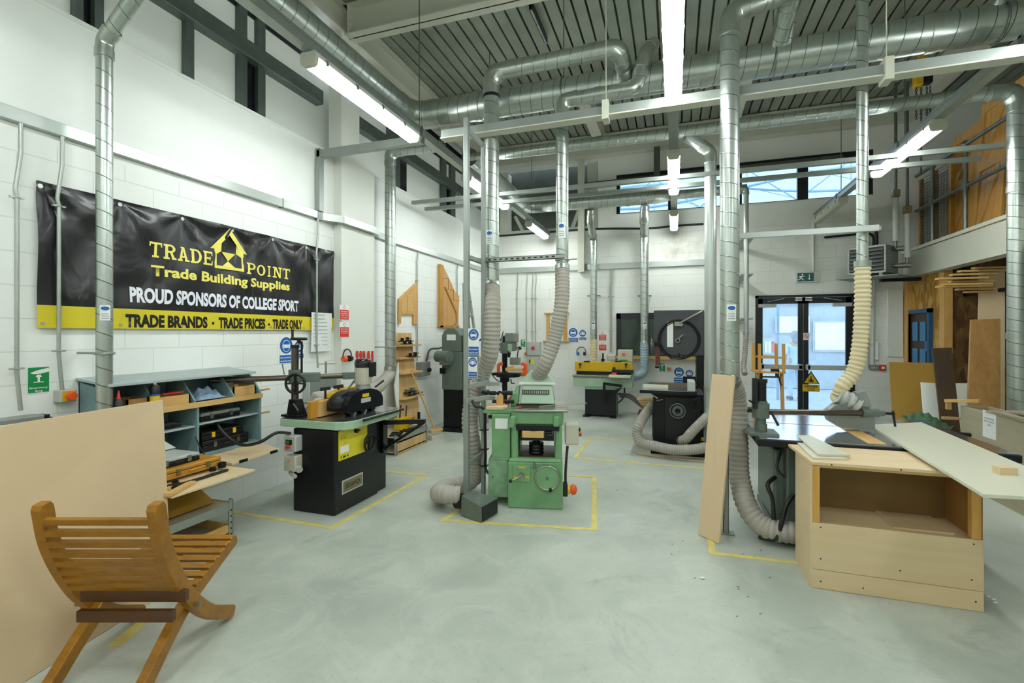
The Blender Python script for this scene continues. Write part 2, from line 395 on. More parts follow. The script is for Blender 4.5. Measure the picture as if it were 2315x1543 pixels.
    def grid(s, fn, nu, nv, smooth=True):
        G = [s.vs([fn(i / nu, j / nv) for j in range(nv + 1)]) for i in range(nu + 1)]
        for i in range(nu):
            for j in range(nv): s.face([G[i][j], G[i + 1][j], G[i + 1][j + 1], G[i][j + 1]], smooth)
        return s
    def text(s, st, M, x, y, w, h, bold=0., warp=None, space=1.0):
        cu = bpy.data.curves.new('t', 'FONT'); cu.body = st; cu.offset = bold; cu.space_character = space; cu.resolution_u = 3
        ob = bpy.data.objects.new('t', cu); me = bpy.data.meshes.new_from_object(ob)
        xs = [v.co.x for v in me.vertices]; ys = [v.co.y for v in me.vertices]
        if xs:
            x0, x1, y0, y1 = min(xs), max(xs), min(ys), max(ys)
            if 'p' in st or 'g' in st or 'y' in st: y1 = y1
            for v in me.vertices:
                q = V((x + (v.co.x - x0) / (x1 - x0) * w, y + (v.co.y - y0) / (y1 - y0) * h, 0))
                if warp: q.z += warp(q.x, q.y)
                v.co = M @ q
            s.bm.from_mesh(me)
        bpy.data.objects.remove(ob); bpy.data.curves.remove(cu); bpy.data.meshes.remove(me); return s
    def mesh(s, name):
        me = bpy.data.meshes.new(name); bmesh.ops.recalc_face_normals(s.bm, faces=s.bm.faces[:]) if False else None
        s.bm.to_mesh(me); s.bm.free(); return me
def _obj(name, me, m, bevel=0):
    o = bpy.data.objects.new(name, me); COL.objects.link(o); me.materials.append(Q[m] if isinstance(m, str) else m)
    if bevel:
        b = o.modifiers.new('bevel', 'BEVEL'); b.width = bevel; b.segments = 2; b.limit_method = 'ANGLE'; b.angle_limit = .7
    return o
def meta(o, label, cat, group=None, kind=None):
    if label: o['label'] = label
    if cat: o['category'] = cat
    if group: o['group'] = group
    if kind: o['kind'] = kind
class Thing:
    """an Empty at the base of a thing; its parts are authored in world space, or in the thing's own space when local"""
    def __init__(s, name, label, cat, loc=(0, 0, 0), rz=0, group=None, local=False, kind=None):
        s.o = bpy.data.objects.new(name, None); COL.objects.link(s.o); s.o.empty_display_size = .1
        s.o.location = loc; s.o.rotation_euler = (0, 0, rz); s.local = local
        s.M = MX.Translation(V(loc)) @ MX.Rotation(rz, 4, 'Z'); meta(s.o, label, cat, group, kind)
    def p(s, name, mb, m, bevel=0, sub=None, label=None):
        me = mb.mesh(name)
        if not s.local: me.transform(s.M.inverted())
        o = _obj(name, me, m, bevel); o.parent = sub or s.o
        if label: o['label'] = label
        return o
def solo(name, mb, m, label, cat, group=None, bevel=0, kind=None):
    me = mb.mesh(name); xs = [v.co for v in me.vertices]
    c = V(((min(v.x for v in xs) + max(v.x for v in xs)) / 2, (min(v.y for v in xs) + max(v.y for v in xs)) / 2, min(v.z for v in xs)))
    me.transform(MX.Translation(-c)); o = _obj(name, me, m, bevel); o.location = c; meta(o, label, cat, group, kind); return o
def struct(name, mb, m, bevel=0):
    o = _obj(name, mb.mesh(name), m, bevel); o['kind'] = 'structure'; return o
def copy_tree(o, parent=None):
    c = o.copy(); COL.objects.link(c); c.parent = parent
    for ch in [q for q in bpy.data.objects if q.parent == o]: copy_tree(ch, c)
    return c
# ================================================================ the setting
XL, YB = -4.2, 10.7
struct('floor', MB().box(-4.6, 7.2, -4, 10.95, -.15, 0), 'floor')
struct('wall_left', MB().box(-4.42, XL, -4, 10.7, 0, 4.0).box(-4.42, XL + .012, -4, 10.7, 4.0, 4.03), 'wall')
b = MB().box(-4.6, 1.53, YB, YB + .22, 0, 2.45).box(3.22, 7.2, YB, YB + .22, 0, 2.45).box(-4.6, 7.2, YB, YB + .22, 2.45, 4.0)
b.box(-1.6, 7.2, YB, YB + .22, 4.0, 4.28).box(-1.6, -1.2, YB, YB + .22, 4.28, 5.14).box(3.52, 7.2, YB, YB + .22, 4.28, 5.14).box(-1.6, 7.2, YB, YB + .22, 5.14, 6.2)
b.box(-4.6, -1.6, YB, YB + .22, 5.5, 6.2)
struct('wall_back', b, 'wallb')
b = MB().box(-4.6, -1.55, 11.2, 11.3, 3.95, 5.6).box(-1.62, -1.5, 10.9, 11.25, 3.95, 5.6)
struct('wall_back', b, 'clad_dark')
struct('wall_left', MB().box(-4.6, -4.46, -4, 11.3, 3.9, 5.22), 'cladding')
struct('wall_right', MB().box(6.6, 6.8, -4, 10.9, 0, 6.2), 'white')
struct('wall_front', MB().box(-4.6, 6.8, -4.2, -4, 0, 6.2), 'white')
struct('wall_left', MB().box(-4.6, -4.46, -4, 11.3, 5.62, 6.1), 'white')
# roof deck: flat pans with open slots between them, running away from the camera
b = MB(); x = -4.6; pitch = .176
b.box(-4.7, 7.2, -4.2, 11, 6.12, 6.25)
while x < 6.9:
    b.box(x, x + pitch - .03, -4.2, 10.75, 6.0, 6.03); x += pitch
struct('ceiling', b, 'deck')
def ibeam(mb, a, bb, h, w, t=.018):
    a, bb = V(a), V(bb); d = (bb - a).normalized(); s_ = d.cross(V((0, 0, 1)))
    mb.bar(a, bb, t, h); mb.bar(a + V((0, 0, h / 2 - t / 2)), bb + V((0, 0, h / 2 - t / 2)), w, t); mb.bar(a - V((0, 0, h / 2 - t / 2)), bb - V((0, 0, h / 2 - t / 2)), w, t); return mb
tn = [0]
def trim(mb, m, bevel=0):
    tn[0] += 1; return struct('trim_%d' % tn[0], mb, m, bevel)
for y in (5.38, -1.0): trim(ibeam(MB(), (-4.1, y, 5.79), (4.0, y, 5.79), .4, .22), 'cream')
trim(ibeam(MB(), (-4.1, 8.1, 5.83), (4.0, 8.1, 5.83), .32, .2), 'cream')
trim(ibeam(MB(), (-4.16, -4, 5.8), (-4.16, 10.6, 5.8), .38, .2), 'cream')
trim(ibeam(MB(), (4.0, -4, 5.8), (4.0, 10.6, 5.8), .38, .2), 'cream')
for x in (-1.5, 1.07): trim(ibeam(MB(), (x, 8.2, 5.85), (x, 10.5, 5.85), .3, .2), 'cream')
trim(MB().box(-4.2, 4.1, 10.45, 10.68, 5.55, 5.98), 'cream')
trim(MB().box(-4.2, -4.08, 5.22, 5.95, 0, 4.0).box(-4.28, -4.08, 5.22, 5.6, 4.0, 5.62), 'white', .006)   # boxed column
b = MB()                                                                                                    # bolts of the beam end plate
for i in range(4):
    for s_ in (-.06, .06): b.cyl((-4.03, 5.38 + s_, 5.66 + i * .08), (-4.0, 5.38 + s_, 5.66 + i * .08), .014, 6)
trim(b.box(-4.04, -4.02, 5.28, 5.48, 5.58, 5.99), 'cream')
# clerestory frames over the left ledge
trim(MB().box(-4.5, -4.34, -4, 5.2, 4.68, 4.86).box(-4.5, -4.34, 5.9, 11.2, 4.68, 4.86), 'steel_dark', .01)
def post(px0, px1, xx=-4.4):
    y0 = at(px0, 200, x=xx).y; y1 = at(px1, 200, x=xx).y
    trim(MB().box(xx - .09, xx, y0, y1, 4.0, 5.25), 'steel_dark', .006)
for q in ((421, 440), (541, 560), (584, 601), (880, 905), (1000, 1010), (1020, 1030)): post(*q)
post(170, 190); post(214, 236)
b = MB()
for q in ((560, 584), (190, 214), (905, 925), (1010, 1020)):
    b.box(-4.47, -4.45, at(q[0], 200, x=-4.4).y, at(q[1], 200, x=-4.4).y, 4.0, 4.68)
trim(b, 'glass_black')
wn_ = [0]
def window(label_parts):
    wn_[0] += 1; t = Thing('window_%d' % wn_[0], None, None, kind='structure')
    for nm, mb, m in label_parts: t.p(nm, mb, m)
window([('pane', MB().box(-4.52, -4.5, -4, 5.2, 5.22, 5.62), 'glass_black'), ('window_frame', MB().box(-4.5, -4.44, -4, 5.2, 5.2, 5.25).box(-4.5, -4.44, -4, 5.2, 5.58, 5.62), 'frame')])
window([('pane', MB().box(-4.52, -4.5, 5.7, 11, 5.22, 5.62), 'glass_black'), ('window_frame', MB().box(-4.5, -4.44, 5.7, 11, 5.2, 5.25).box(-4.5, -4.44, 5.7, 11, 5.58, 5.62), 'frame')])
# bracing and rails in the recess of the back wall
P = lambda px, py, y=10.95: at(px, py, y=y)
b = MB().bar(P(1165, 490), P(1185, 528), .1, .06).bar(P(1308, 477), P(1290, 524), .1, .06).bar(P(1340, 400), P(1318, 440), .1, .06)
b.box(-4.2, -1.62, 10.78, 10.9, 3.98, 4.1); trim(b, 'cream')
trim(MB().box(P(1135, 400).x, P(1152, 400).x, 10.8, 11.1, 4.0, 5.5).box(-1.85, -1.62, 10.8, 11.1, 4.0, 5.5), 'cream')
trim(MB().bar((-4.1, 10.6, 4.92), (3.0, 10.6, 4.99), .09, .12), 'clad_dark')
trim(MB().box(P(1478, 300, 10.4).x, P(1492, 300, 10.4).x, 10.4, 10.5, 4.9, 5.55), 'clad_dark')
trim(MB().box(P(1310, 480, 10.75).x, P(1324, 480, 10.75).x, 10.55, 10.66, 3.05, 5.5), 'cream')
# high windows of the back wall
xs = [-1.18, -.04, 1.2, 2.37, 3.5]
f = MB().box(-1.2, 3.52, YB + .02, YB + .12, 5.02, 5.14).box(-1.2, 3.52, YB + .02, YB + .12, 4.28, 4.31)
for i, x in enumerate(xs):
    w = .05 if i in (0, 4) else .09
    f.box(x - w, x + w, YB + .03, YB + .12, 4.3, 5.03)
window([('window_frame', f, 'frame'), ('pane', MB().box(-1.2, 3.52, YB + .07, YB + .08, 4.3, 5.05), 'glass')])
trim(MB().box(-1.25, 3.57, YB - .03, YB, 4.26, 4.285), 'white')
# internal dark window behind the band saw
a0, a1 = at(1394, 708, y=YB), at(1592, 800, y=YB); zb = at(1394, 803, y=YB).z
window([('window_frame', MB().box(a0.x, a1.x, YB - .05, YB, a0.z - .12, a0.z).box(a0.x, a0.x + .09, YB - .05, YB, zb, a0.z).box(a1.x - .09, a1.x, YB - .05, YB, zb, a0.z).box(a0.x + .9, a0.x + .98, YB - .05, YB, zb, a0.z), 'frame'),
        ('pane', MB().box(a0.x + .02, a1.x - .02, YB - .02, YB, zb, a0.z - .02), 'glass_dark'), ('window_sill', MB().box(a0.x - .1, a1.x + .2, YB - .16, YB, zb - .06, zb), 'pine_x')])
# glazed double door
D0, D1, DZ = 1.53, 3.22, 2.45; DM = (D0 + D1) / 2
t = Thing('door_1', None, None, (DM, YB, 0), kind='structure')
t.p('door_frame', MB().box(D0, D0 + .05, YB - .02, YB + .14, 0, DZ).box(D1 - .05, D1, YB - .02, YB + .14, 0, DZ).box(D0, D1, YB - .02, YB + .14, DZ - .05, DZ), 'frame')
for s_, x0, x1 in ((-1, D0 + .05, DM - .004), (1, DM + .004, D1 - .05)):
    l = t.p('door_leaf', MB().box(x0, x0 + .085, YB + .02, YB + .07, .02, DZ - .055).box(x1 - .085, x1, YB + .02, YB + .07, .02, DZ - .055).box(x0, x1, YB + .02, YB + .07, .02, .14).box(x0, x1, YB + .02, YB + .07, DZ - .17, DZ - .055), 'frame')
    t.p('pane', MB().box(x0 + .08, x1 - .08, YB + .04, YB + .05, .13, DZ - .16), 'dusty', sub=l)
    t.p('push_bar', MB().box(x0 + .04, x1 - .03, YB - .09, YB - .03, 1.0, 1.09).box(x0 + .03, x0 + .1, YB - .09, YB + .03, .99, 1.1).box(x1 - .1, x1 - .03, YB - .09, YB + .03, .99, 1.1), 'grey', .01, sub=l)
    c0 = x0 if s_ < 0 else x1 - .32
    t.p('door_closer', MB().box(c0 + .0, c0 + .32, YB - .05, YB + .02, DZ - .24, DZ - .17).bar((c0 + .16, YB - .03, DZ - .13), (c0 + .16 - s_ * .3, YB - .02, DZ - .07), .02, .012), 'grey', .006, sub=l)
    hx = DM - .14 if s_ < 0 else DM + .03
    t.p('door_contact', MB().box(hx, hx + .11, YB - .03, YB + .02, DZ - .12, DZ - .095).box(hx, hx + .11, YB - .03, YB + .02, DZ - .075, DZ - .05), 'swhite', sub=l)
# mezzanine on the right
MZ = 3.14
trim(MB().box(4.02, 6.6, -1, 10.7, 2.98, MZ), 'grey_mid')
trim(MB().box(3.96, 4.02, -1, 10.65, 2.71, 3.13).box(3.9, 4.1, -1, 10.65, 2.69, 2.71), 'cream')
trim(MB().box(3.93, 3.97, -1, 10.65, MZ, MZ + .05), 'cream')
# strand board partition with the blue door, and the darker one facing the room
struct('wall_right', MB().box(4.06, 4.16, 9.5, 10.7, 0, 2.72), 'osb')
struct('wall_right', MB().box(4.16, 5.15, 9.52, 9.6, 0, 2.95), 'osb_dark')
struct('wall_right', MB().box(5.15, 6.6, 9.4, 9.6, 0, 2.95), 'wallb')
trim(MB().box(4.02, 4.13, 9.38, 9.52, 0, 2.7), 'pine')
trim(MB().box(3.98, 4.06, 10.55, 10.68, 0, 2.7), 'pine')
y0, y1 = at(2052, 710, x=4.05).y, at(2108, 700, x=4.05).y; zt = at(2100, 697, x=4.05).z
y0 = min(y0, 10.62)
t = Thing('door_2', None, None, (4.05, (y0 + y1) / 2, 0), kind='structure')
t.p('door_frame', MB().box(4.0, 4.06, y1, y1 + .07, 0, zt).box(4.0, 4.06, y0 - .07, y0, 0, zt).box(4.0, 4.06, y1, y0, zt - .07, zt), 'bframe')
l = t.p('door_leaf', MB().box(4.03, 4.06, y1 + .07, y0 - .07, .01, zt - .07), 'maroon')
yw = (y0 - y1 - .14); b = MB()
for i in range(2):
    ya = y1 + .07 + yw * (.14 + .42 * i); yb = ya + yw * .28
    b.box(4.015, 4.03, ya, yb, zt - .55, zt - .22).box(4.015, 4.03, ya, yb, zt - 1.25, zt - .68).box(4.015, 4.03, ya, yb, .2, zt - 1.35)
t.p('door_panel', b, 'bdoor', .006, sub=l)
t.p('door_notice', MB().box(4.012, 4.03, y1 + .09, y1 + .17, zt - .72, zt - .55), 'blue', sub=l)
# courtyard outside
trim(MB().box(-6, 14, 10.95, 26, -.2, -.02), 'concrete')
trim(MB().box(-6, 14, 17.0, 17.3, 0, 2.6).box(-6, 14, 16.9, 17.35, 2.6, 2.75), 'brickout')
trim(MB().box(2.5, 2.56, 14, 14.06, -.02, 2.6).box(5.4, 5.55, 16.7, 16.9, 0, 2.6), 'lightblue')
b = MB()                                         # canopy trusses seen through the high windows
for i in range(9):
    x = -6 + i * 2.2
    b.tube([(x, 13.2, 4.9), (x + 1.1, 13.2, 5.75), (x + 2.2, 13.2, 4.9)], .016, 6).tube([(x + 1.1, 13.2, 5.75), (x + 1.1, 13.2, 4.9)], .01, 6).tube([(x, 13.4, 5.75), (x + 2.2, 13.4, 5.0)], .008, 6)
b.tube([(-6, 13.2, 5.75), (14, 13.2, 5.75)], .04, 8).tube(catmull([(-6, 14, 5.9), (-1, 14, 5.2), (4, 14, 5.8), (9, 14, 5.2), (14, 14, 5.9)], 8), .035, 8).tube(catmull([(-6, 14.2, 5.2), (-1, 14.2, 5.9), (4, 14.2, 5.3), (9, 14.2, 5.8), (14, 14.2, 5.2)], 8), .03, 8)
trim(b, 'lightblue')
trim(MB().grid(lambda u, v: V((-9 + 26 * u, 12.2 + 6.5 * v, 9.2 - 4.6 * v + .35 * math.sin(u * 22) * v)), 50, 10), 'membrane')

p_ = at(1533, 560, y=YB); o_ = struct('trim_%d' % (tn[0] + 1), MB().poly([(-.55, 0, -.42), (.55, 0, -.42), (.55, 0, .42), (-.55, 0, .42)]), 'stain'); o_.location = (p_.x, YB - .002, p_.z)
# ================================================================ overhead: lights, trunking, ducts
def light_fitting(x, y0, lit, label, z=3.78, L=1.6):
    t = Thing('fluorescent_light', label, 'light', (x, y0 + L / 2, z), group=None)
    t.p('light_body', MB().box(x - .07, x + .07, y0 - .02, y0 + L + .02, z + .062, z + .11), 'grey', .008)
    M = frame((x, y0 + .02, z), (1, 0, 0), (0, 0, 1)); pr = [(-.072, .064), (-.06, .012), (-.04, 0), (.04, 0), (.06, .012), (.072, .064)]
    t.p('diffuser', MB().fprism(M, pr, 0, -(L - .04)), 'lit' if lit else 'unlit')
    for s_, yy in ((1, y0), (-1, y0 + L)):
        t.p('end_cap', MB().prism([(x + p[0] * 1.06, yy - s_ * .02, z + p[1] * 1.05 - .003) for p in pr], (0, s_ * .04, 0)), 'beige')
    for i in range(5):
        for s_ in (-1, 1): t.p('clip', MB().box(x + s_ * .068, x + s_ * .078, y0 + .1 + i * .39, y0 + .13 + i * .39, z + .045, z + .09), 'steel')
rows = ((-2.7, 'left'), (-.01, 'centre'), (2.56, 'right'))
for x, nm in rows:
    for k, y0 in enumerate((-3.2, -.1, 3.07, 6.08, 9.05)):
        if nm == 'right' and k == 4:
            light_fitting(x, y0, False, 'unlit fluorescent fitting near the back wall, above the exit sign', L=1.45); continue
        where = ('behind the camera at the far end of the %s row', 'just behind the camera in the %s row', {'left': 'lit fluorescent fitting nearest the sponsor banner on the left wall', 'centre': 'big bright fluorescent fitting at top centre of the photo', 'right': 'fluorescent fitting cut by the right edge of the photo'}[nm],
                 {'left': 'lit fluorescent fitting behind the two steel uprights, second in the left row', 'centre': 'lit fluorescent fitting before the high windows, second in the centre row', 'right': 'lit fluorescent fitting hanging before the pine doors on the mezzanine'}[nm],
                 {'left': 'smallest lit fluorescent fitting of the left row, near the back recess', 'centre': 'smallest lit fluorescent fitting of the centre row, near the back wall', 'right': ''}[nm])[k]
        light_fitting(x, y0, True, ('lit fluorescent fitting ' + where % nm) if '%s' in where else where, L=1.3 if k == 4 else 1.6)
    t = Thing('lighting_trunking', 'long galvanised lighting trunking of the %s row, hung over the lamps' % nm, 'trunking', (x, 3, 3.9))
    t.p('channel', MB().box(x - .045, x + .045, -3.8, 10.55, 3.891, 3.965).box(x - .055, x + .055, -3.8, 10.55, 3.96, 3.975), 'galv')
    for yy in (-1.6, 2.2, 4.75, 6.9, 9.2):
        b = MB().cyl((x + .02, yy, 3.96), (x + .02, yy, 5.99), .006, 6).box(x - .055, x + .055, yy - .02, yy + .02, 3.885, 3.985)
        t.p('hanger_rod', b, 'tube')
def duct(name, label, pts, D, R=None, cat='duct', elbows=True, mat='duct', collars=(), extra=None, group=None):
    pts = [V(p) for p in pts]; mid = pts[-1]
    t = Thing(name, label, cat, mid, group=group); R = R or D * 1.0
    F = fillet(pts, R, 8)
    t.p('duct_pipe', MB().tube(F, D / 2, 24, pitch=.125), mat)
    for i in range(1, len(pts) - 1):                 # pressed elbows over the corners, with collars
        a, b, c = pts[i - 1], pts[i], pts[i + 1]
        da, dc = (a - b).normalized(), (c - b).normalized(); la = min(R * 1.05, (a - b).length * .48); lc = min(R * 1.05, (c - b).length * .48)
        if elbows:
            e = fillet([b + da * la, b, b + dc * lc], R, 8)
            m_ = MB().tube(e, D / 2 + .004, 24)
            for q, dd in ((b + da * la, da), (b + dc * lc, dc)): m_.cyl(q - dd * .03, q + dd * .03, D / 2 + .009, 24)
            t.p('elbow', m_, 'elbow')
    for s in collars:
        k = min(int(s), len(pts) - 2); q = pts[k].lerp(pts[k + 1], s - k); dd = (pts[k + 1] - pts[k]).normalized()
        t.p('collar', MB().cyl(q - dd * .035, q + dd * .035, D / 2 + .008, 24), 'elbow')
    return t
def hose(label, pts, D, mat='hose', pitch=.042, sm=10, name='flexible_hose', clamp=True):
    t = Thing(name, label, 'hose', pts[-1]); P_ = catmull(pts, sm)
    t.p('hose_body', MB().tube(P_, D / 2 - .004, 24, ribs=(pitch, .011)), mat)
    if clamp:
        d0 = (P_[1] - P_[0]).normalized(); t.p('hose_clamp', MB().cyl(P_[0] - d0 * .01, P_[0] + d0 * .04, D / 2 + .007, 24), 'galv')
    return t
def sticker(t, c, n, w, h, logo=True):
    """small white paper label on the room side of a pipe of thing t"""
    n = V(n).normalized(); x = V((0, 0, 1)).cross(n).normalized(); M = frame(V(c), x, (0, 0, 1)); r = (V(c) - V((c[0], c[1], c[2])))
    R = t.rad; pts = []
    b = MB(); k = 6
    def f(u, v):
        a = (u - .5) * w / R; return V(c) + n * (math.cos(a) * (R + .002)) + x * (math.sin(a) * (R + .002)) + V((0, 0, (v - .5) * h))
    s = t.p('sticker', b.grid(f, k, 1), 'paper')
    def g(u, v):
        a0 = 2 * PI * u; rr = v * .5; a = (math.cos(a0) * rr * w * .8) / R; return V(c) + n * (math.cos(a) * (R + .0035)) + x * (math.sin(a) * (R + .0035)) + V((0, 0, h * .28 + math.sin(a0) * rr * h * .25))
    t.p('sticker_logo', MB().grid(g, 14, 2), 'blue', sub=s)
    b = MB()
    for i in range(3):
        def hh(u, v, i=i):
            a = (u - .5) * w * .7 / R; return V(c) + n * (math.cos(a) * (R + .0035)) + x * (math.sin(a) * (R + .0035)) + V((0, 0, -h * .1 - i * h * .14 + v * h * .04))
        b.grid(hh, 4, 1)
    t.p('sticker_print', b, 'grey_mid', sub=s)

# main extraction duct across the room, with its return along the left row
t = duct('main_duct', 'thick spiral extraction duct crossing the whole room under the roof', [(-3.04, -3.7, 4.33), (-3.04, 5.2, 4.33), (4.35, 5.2, 4.33)], .31, .3, collars=(1.12, 1.45, 1.7))
t.p('reducer', MB().cyl((3.4, 5.2, 4.33), (3.75, 5.2, 4.33), .19, 24, .16), 'elbow')
for x in (-1.15, .9, 2.6):
    t.p('duct_hanger', MB().cyl((x, 5.2, 4.49), (x, 5.2, 5.98), .006, 6).ring((x, 5.2, 4.33), .163, .008, MX.Rotation(PI / 2, 4, 'Y')), 'tube')
duct('long_duct', 'slim spiral duct under the roof deck, turning down beside the mezzanine rail', [(-2.95, 6.8, 4.37), (3.56, 6.8, 4.37), (3.56, 6.8, .02)], .155, .2, collars=(.3, .62, 1.25, 1.62))
t = duct('back_duct', 'spiral duct along the back wall below the high windows', [(-2.95, 6.75, 4.37), (-2.95, 9.75, 4.36), (-.35, 9.75, 4.34)], .27, .3, collars=(1.4, 1.8))
t.p('reducer', MB().cyl((-.35, 9.75, 4.34), (0.02, 9.75, 4.34), .135, 24, .085), 'elbow')
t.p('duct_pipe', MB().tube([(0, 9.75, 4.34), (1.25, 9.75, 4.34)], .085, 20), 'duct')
# drops: left wall
t = duct('drop_duct', 'spiral drop duct in front of the banner, bent into the roof at its top', [(-3.1, 2.38, 4.25), (-3.45, 2.38, 4.2), (-3.9, 2.37, 3.8), (-3.9, 2.37, .62)], .1, .08); t.rad = .05
p = at(236, 707, x=-3.9); sticker(t, (-3.9, 2.37, p.z), (.9, -.45, 0), .06, .11)
t.p('wall_bracket', MB().cyl((-4.19, 2.37, 1.555), (-3.9, 2.37, 1.555), .009, 8).ring((-3.9, 2.37, 1.555), .056, .009).cyl((-3.9, 2.32, 1.555), (-3.8, 2.3, 1.555), .008, 8).ball((-3.79, 2.3, 1.555), .016), 'zinc')
t = duct('drop_duct', 'spiral drop duct on the left wall behind the spindle moulder, hose at its foot', [(-3.1, 6.2, 4.36), (-3.95, 6.15, 4.36), (-3.95, 6.15, 1.18)], .155, .16)
t.p('wall_bracket', MB().cyl((-4.19, 6.0, 1.5), (-3.95, 6.1, 1.5), .008, 8).ring((-3.95, 6.15, 1.5), .083, .008), 'zinc')
# drops: centre
ax, ay = at(1111, 500, y=4.81).x, 4.81
t = duct('drop_duct', 'thicker of the two centre drop ducts, with a black joint band at its top elbow', [(ax, ay, 2.2), (ax, ay, 4.47), (-.52, 4.81, 4.49), (-.48, 5.12, 4.35)], .165, .2, collars=(1.2, 1.78)); t.rad = .0825
t.p('joint_band', MB().cyl((ax, ay, 4.2), (ax, ay, 4.26), .09, 24), 'black')
t.p('saddle', MB().cyl((-.48, 5.1, 4.36), (-.49, 5.03, 4.4), .11, 20, .09), 'elbow')
p = at(1116, 535, y=ay - .08); sticker(t, (ax, ay, p.z), (.1, -1, 0), .07, .15)
bx, by = at(1271, 500, y=4.97).x, 4.97
t = duct('drop_duct', 'slimmer of the two centre drop ducts, above the green thicknesser', [(bx, by, 2.38), (bx, by, 4.14), (-.36, by, 4.15), (-.27, by, 4.5), (-.2, 5.15, 4.66)], .128, .13, collars=(1.5,)); t.rad = .064
p = at(1270, 520, y=by - .06); sticker(t, (bx, by, p.z), (.1, -1, 0), .07, .16)
# drops: right
cx, cy = .449, 4.535
t = duct('drop_duct', 'tall thick drop duct right of the back machines, behind the leaning plank', [(cx, cy, 1.28), (cx, cy, 4.45), (.95, 4.64, 4.6), (.92, 5.12, 4.4)], .155, .16); t.rad = .0775
for py in (707,):
    p = at(1655, py, y=cy); sticker(t, (cx, cy, p.z), (.1, -1, 0), .075, .14)
t.p('collar', MB().cyl((cx, cy, 1.27), (cx, cy, 1.33), .084, 24), 'elbow')
t = duct('drop_duct', 'slim drop duct with the cream hose, above the saw table', [(1.5, 4.8, 2.28), (1.5, 4.8, 4.62), (2.3, 4.86, 4.75), (3.0, 5.15, 4.9)], .085, .1); t.rad = .042
duct('branch_duct', 'short branch duct joining the top of the main duct near the right edge', [(2.55, 5.12, 4.42), (2.65, 4.75, 4.72), (2.85, 4.4, 4.95)], .1, .1)
duct('branch_duct', 'straight branch duct dropping into the main duct right of the centre lamp', [(.98, 5.1, 4.4), (1.0, 4.7, 4.9), (.6, 4.5, 5.0), (.4, 4.5, 5.0)], .125, .14)
q0 = at(1552, 308, y=6.85); q1 = at(1606, 342, y=6.95)
t = duct('drop_duct', 'bright silver drop pipe beside the band saw, with an angled elbow on top', [q0, q1, (q1.x, 6.95, .12)], .15, .12, mat='galv_bright')
t.p('collar', MB().cyl((q1.x, 6.95, .93), (q1.x, 6.95, .99), .083, 24), 'elbow')
# drops on the back wall
for px, D, zb_, lab in ((1342, .15, 1.55, 'left drop duct on the back wall, between blue and red signs'), (1457, .17, 1.5, 'drop duct on the back wall in front of the dark window')):
    x = at(px, 600, y=10.5).x
    t = duct('drop_duct', lab, [(x + .05, 9.8, 4.2), (x + .03, 9.9, 3.98), (x, 10.5, 3.75), (x, 10.5, zb_)], D, .12)
    zz = at(px, 668, y=10.5).z; t.p('wall_bracket', MB().box(x - .14, x + .14, 10.48, 10.52, zz - .01, zz + .01).box(x - .13, x - .11, 10.5, 10.69, zz - .01, zz + .01).box(x + .11, x + .13, 10.5, 10.69, zz - .01, zz + .01), 'tube')
    t.rad = D / 2; zz = at(px, 735, y=10.4).z; sticker(t, (x, 10.5, zz), (.1, -1, 0), .07, .16)
# thin vacuum pipe right of the big drop
p0, p1 = at(1676, 424, y=9.6), at(1687, 426, y=9.6)
t = duct('vacuum_pipe', 'thin grey vacuum pipe left of the glazed doors', [p0 + V((-.5, 0, 0)), p1, (p1.x, 9.6, at(1687, 752, y=9.6).z)], .085, .08, mat='galv_bright')
for py in (540, 620, 720): t.p('pipe_clip', MB().box(p1.x - .09, p1.x + .11, 9.57, 10.68, at(1687, py, y=9.6).z - .012, at(1687, py, y=9.6).z + .012), 'zinc')
hose('small ribbed hose hanging from the thin vacuum pipe', [(p1.x, 9.6, at(1687, 752, y=9.6).z), at(1684, 800, y=9.58), at(1681, 830, y=9.5), at(1684, 845, y=9.4)], .08, 'hose')
# cable beam and its hangers
t = Thing('overhead_beam', 'long grey box beam hung across the room, at the head of the steel uprights', 'beam', (0, 4.66, 3.76))
t.p('beam', MB().box(-2.35, 4.6, 4.62, 4.70, 3.765, 3.855), 'zinc', .004)
t.p('beam_lip', MB().box(-2.35, 4.6, 4.6, 4.72, 3.755, 3.767), 'cream')
for x in (-.62, 1.62): t.p('hanger_rod', MB().cyl((x, 4.66, 3.85), (x, 4.66, 5.98), .005, 6).box(x - .03, x + .03, 4.59, 4.73, 3.72, 3.9), 'cream')
t = Thing('overhead_beam', 'short grey box beam from the left wall, under the nearest lamp row', 'beam', (-3.6, 4.9, 3.88))
t.p('beam', MB().box(-4.17, -2.72, 4.86, 4.94, 3.86, 3.95), 'zinc', .004).name
t.p('upright', MB().box(-4.19, -4.12, 4.86, 4.94, 3.2, 3.97), 'zinc', .004)
for yy, lab in ((6.9, 'nearer of two thin rails crossing before the high windows'), (7.33, 'farther of two thin rails crossing before the high windows')):
    solo('support_rail', MB().box(-4.02, 3.5, yy - .03, yy + .03, 3.78, 3.835), 'zinc', lab, 'rail')
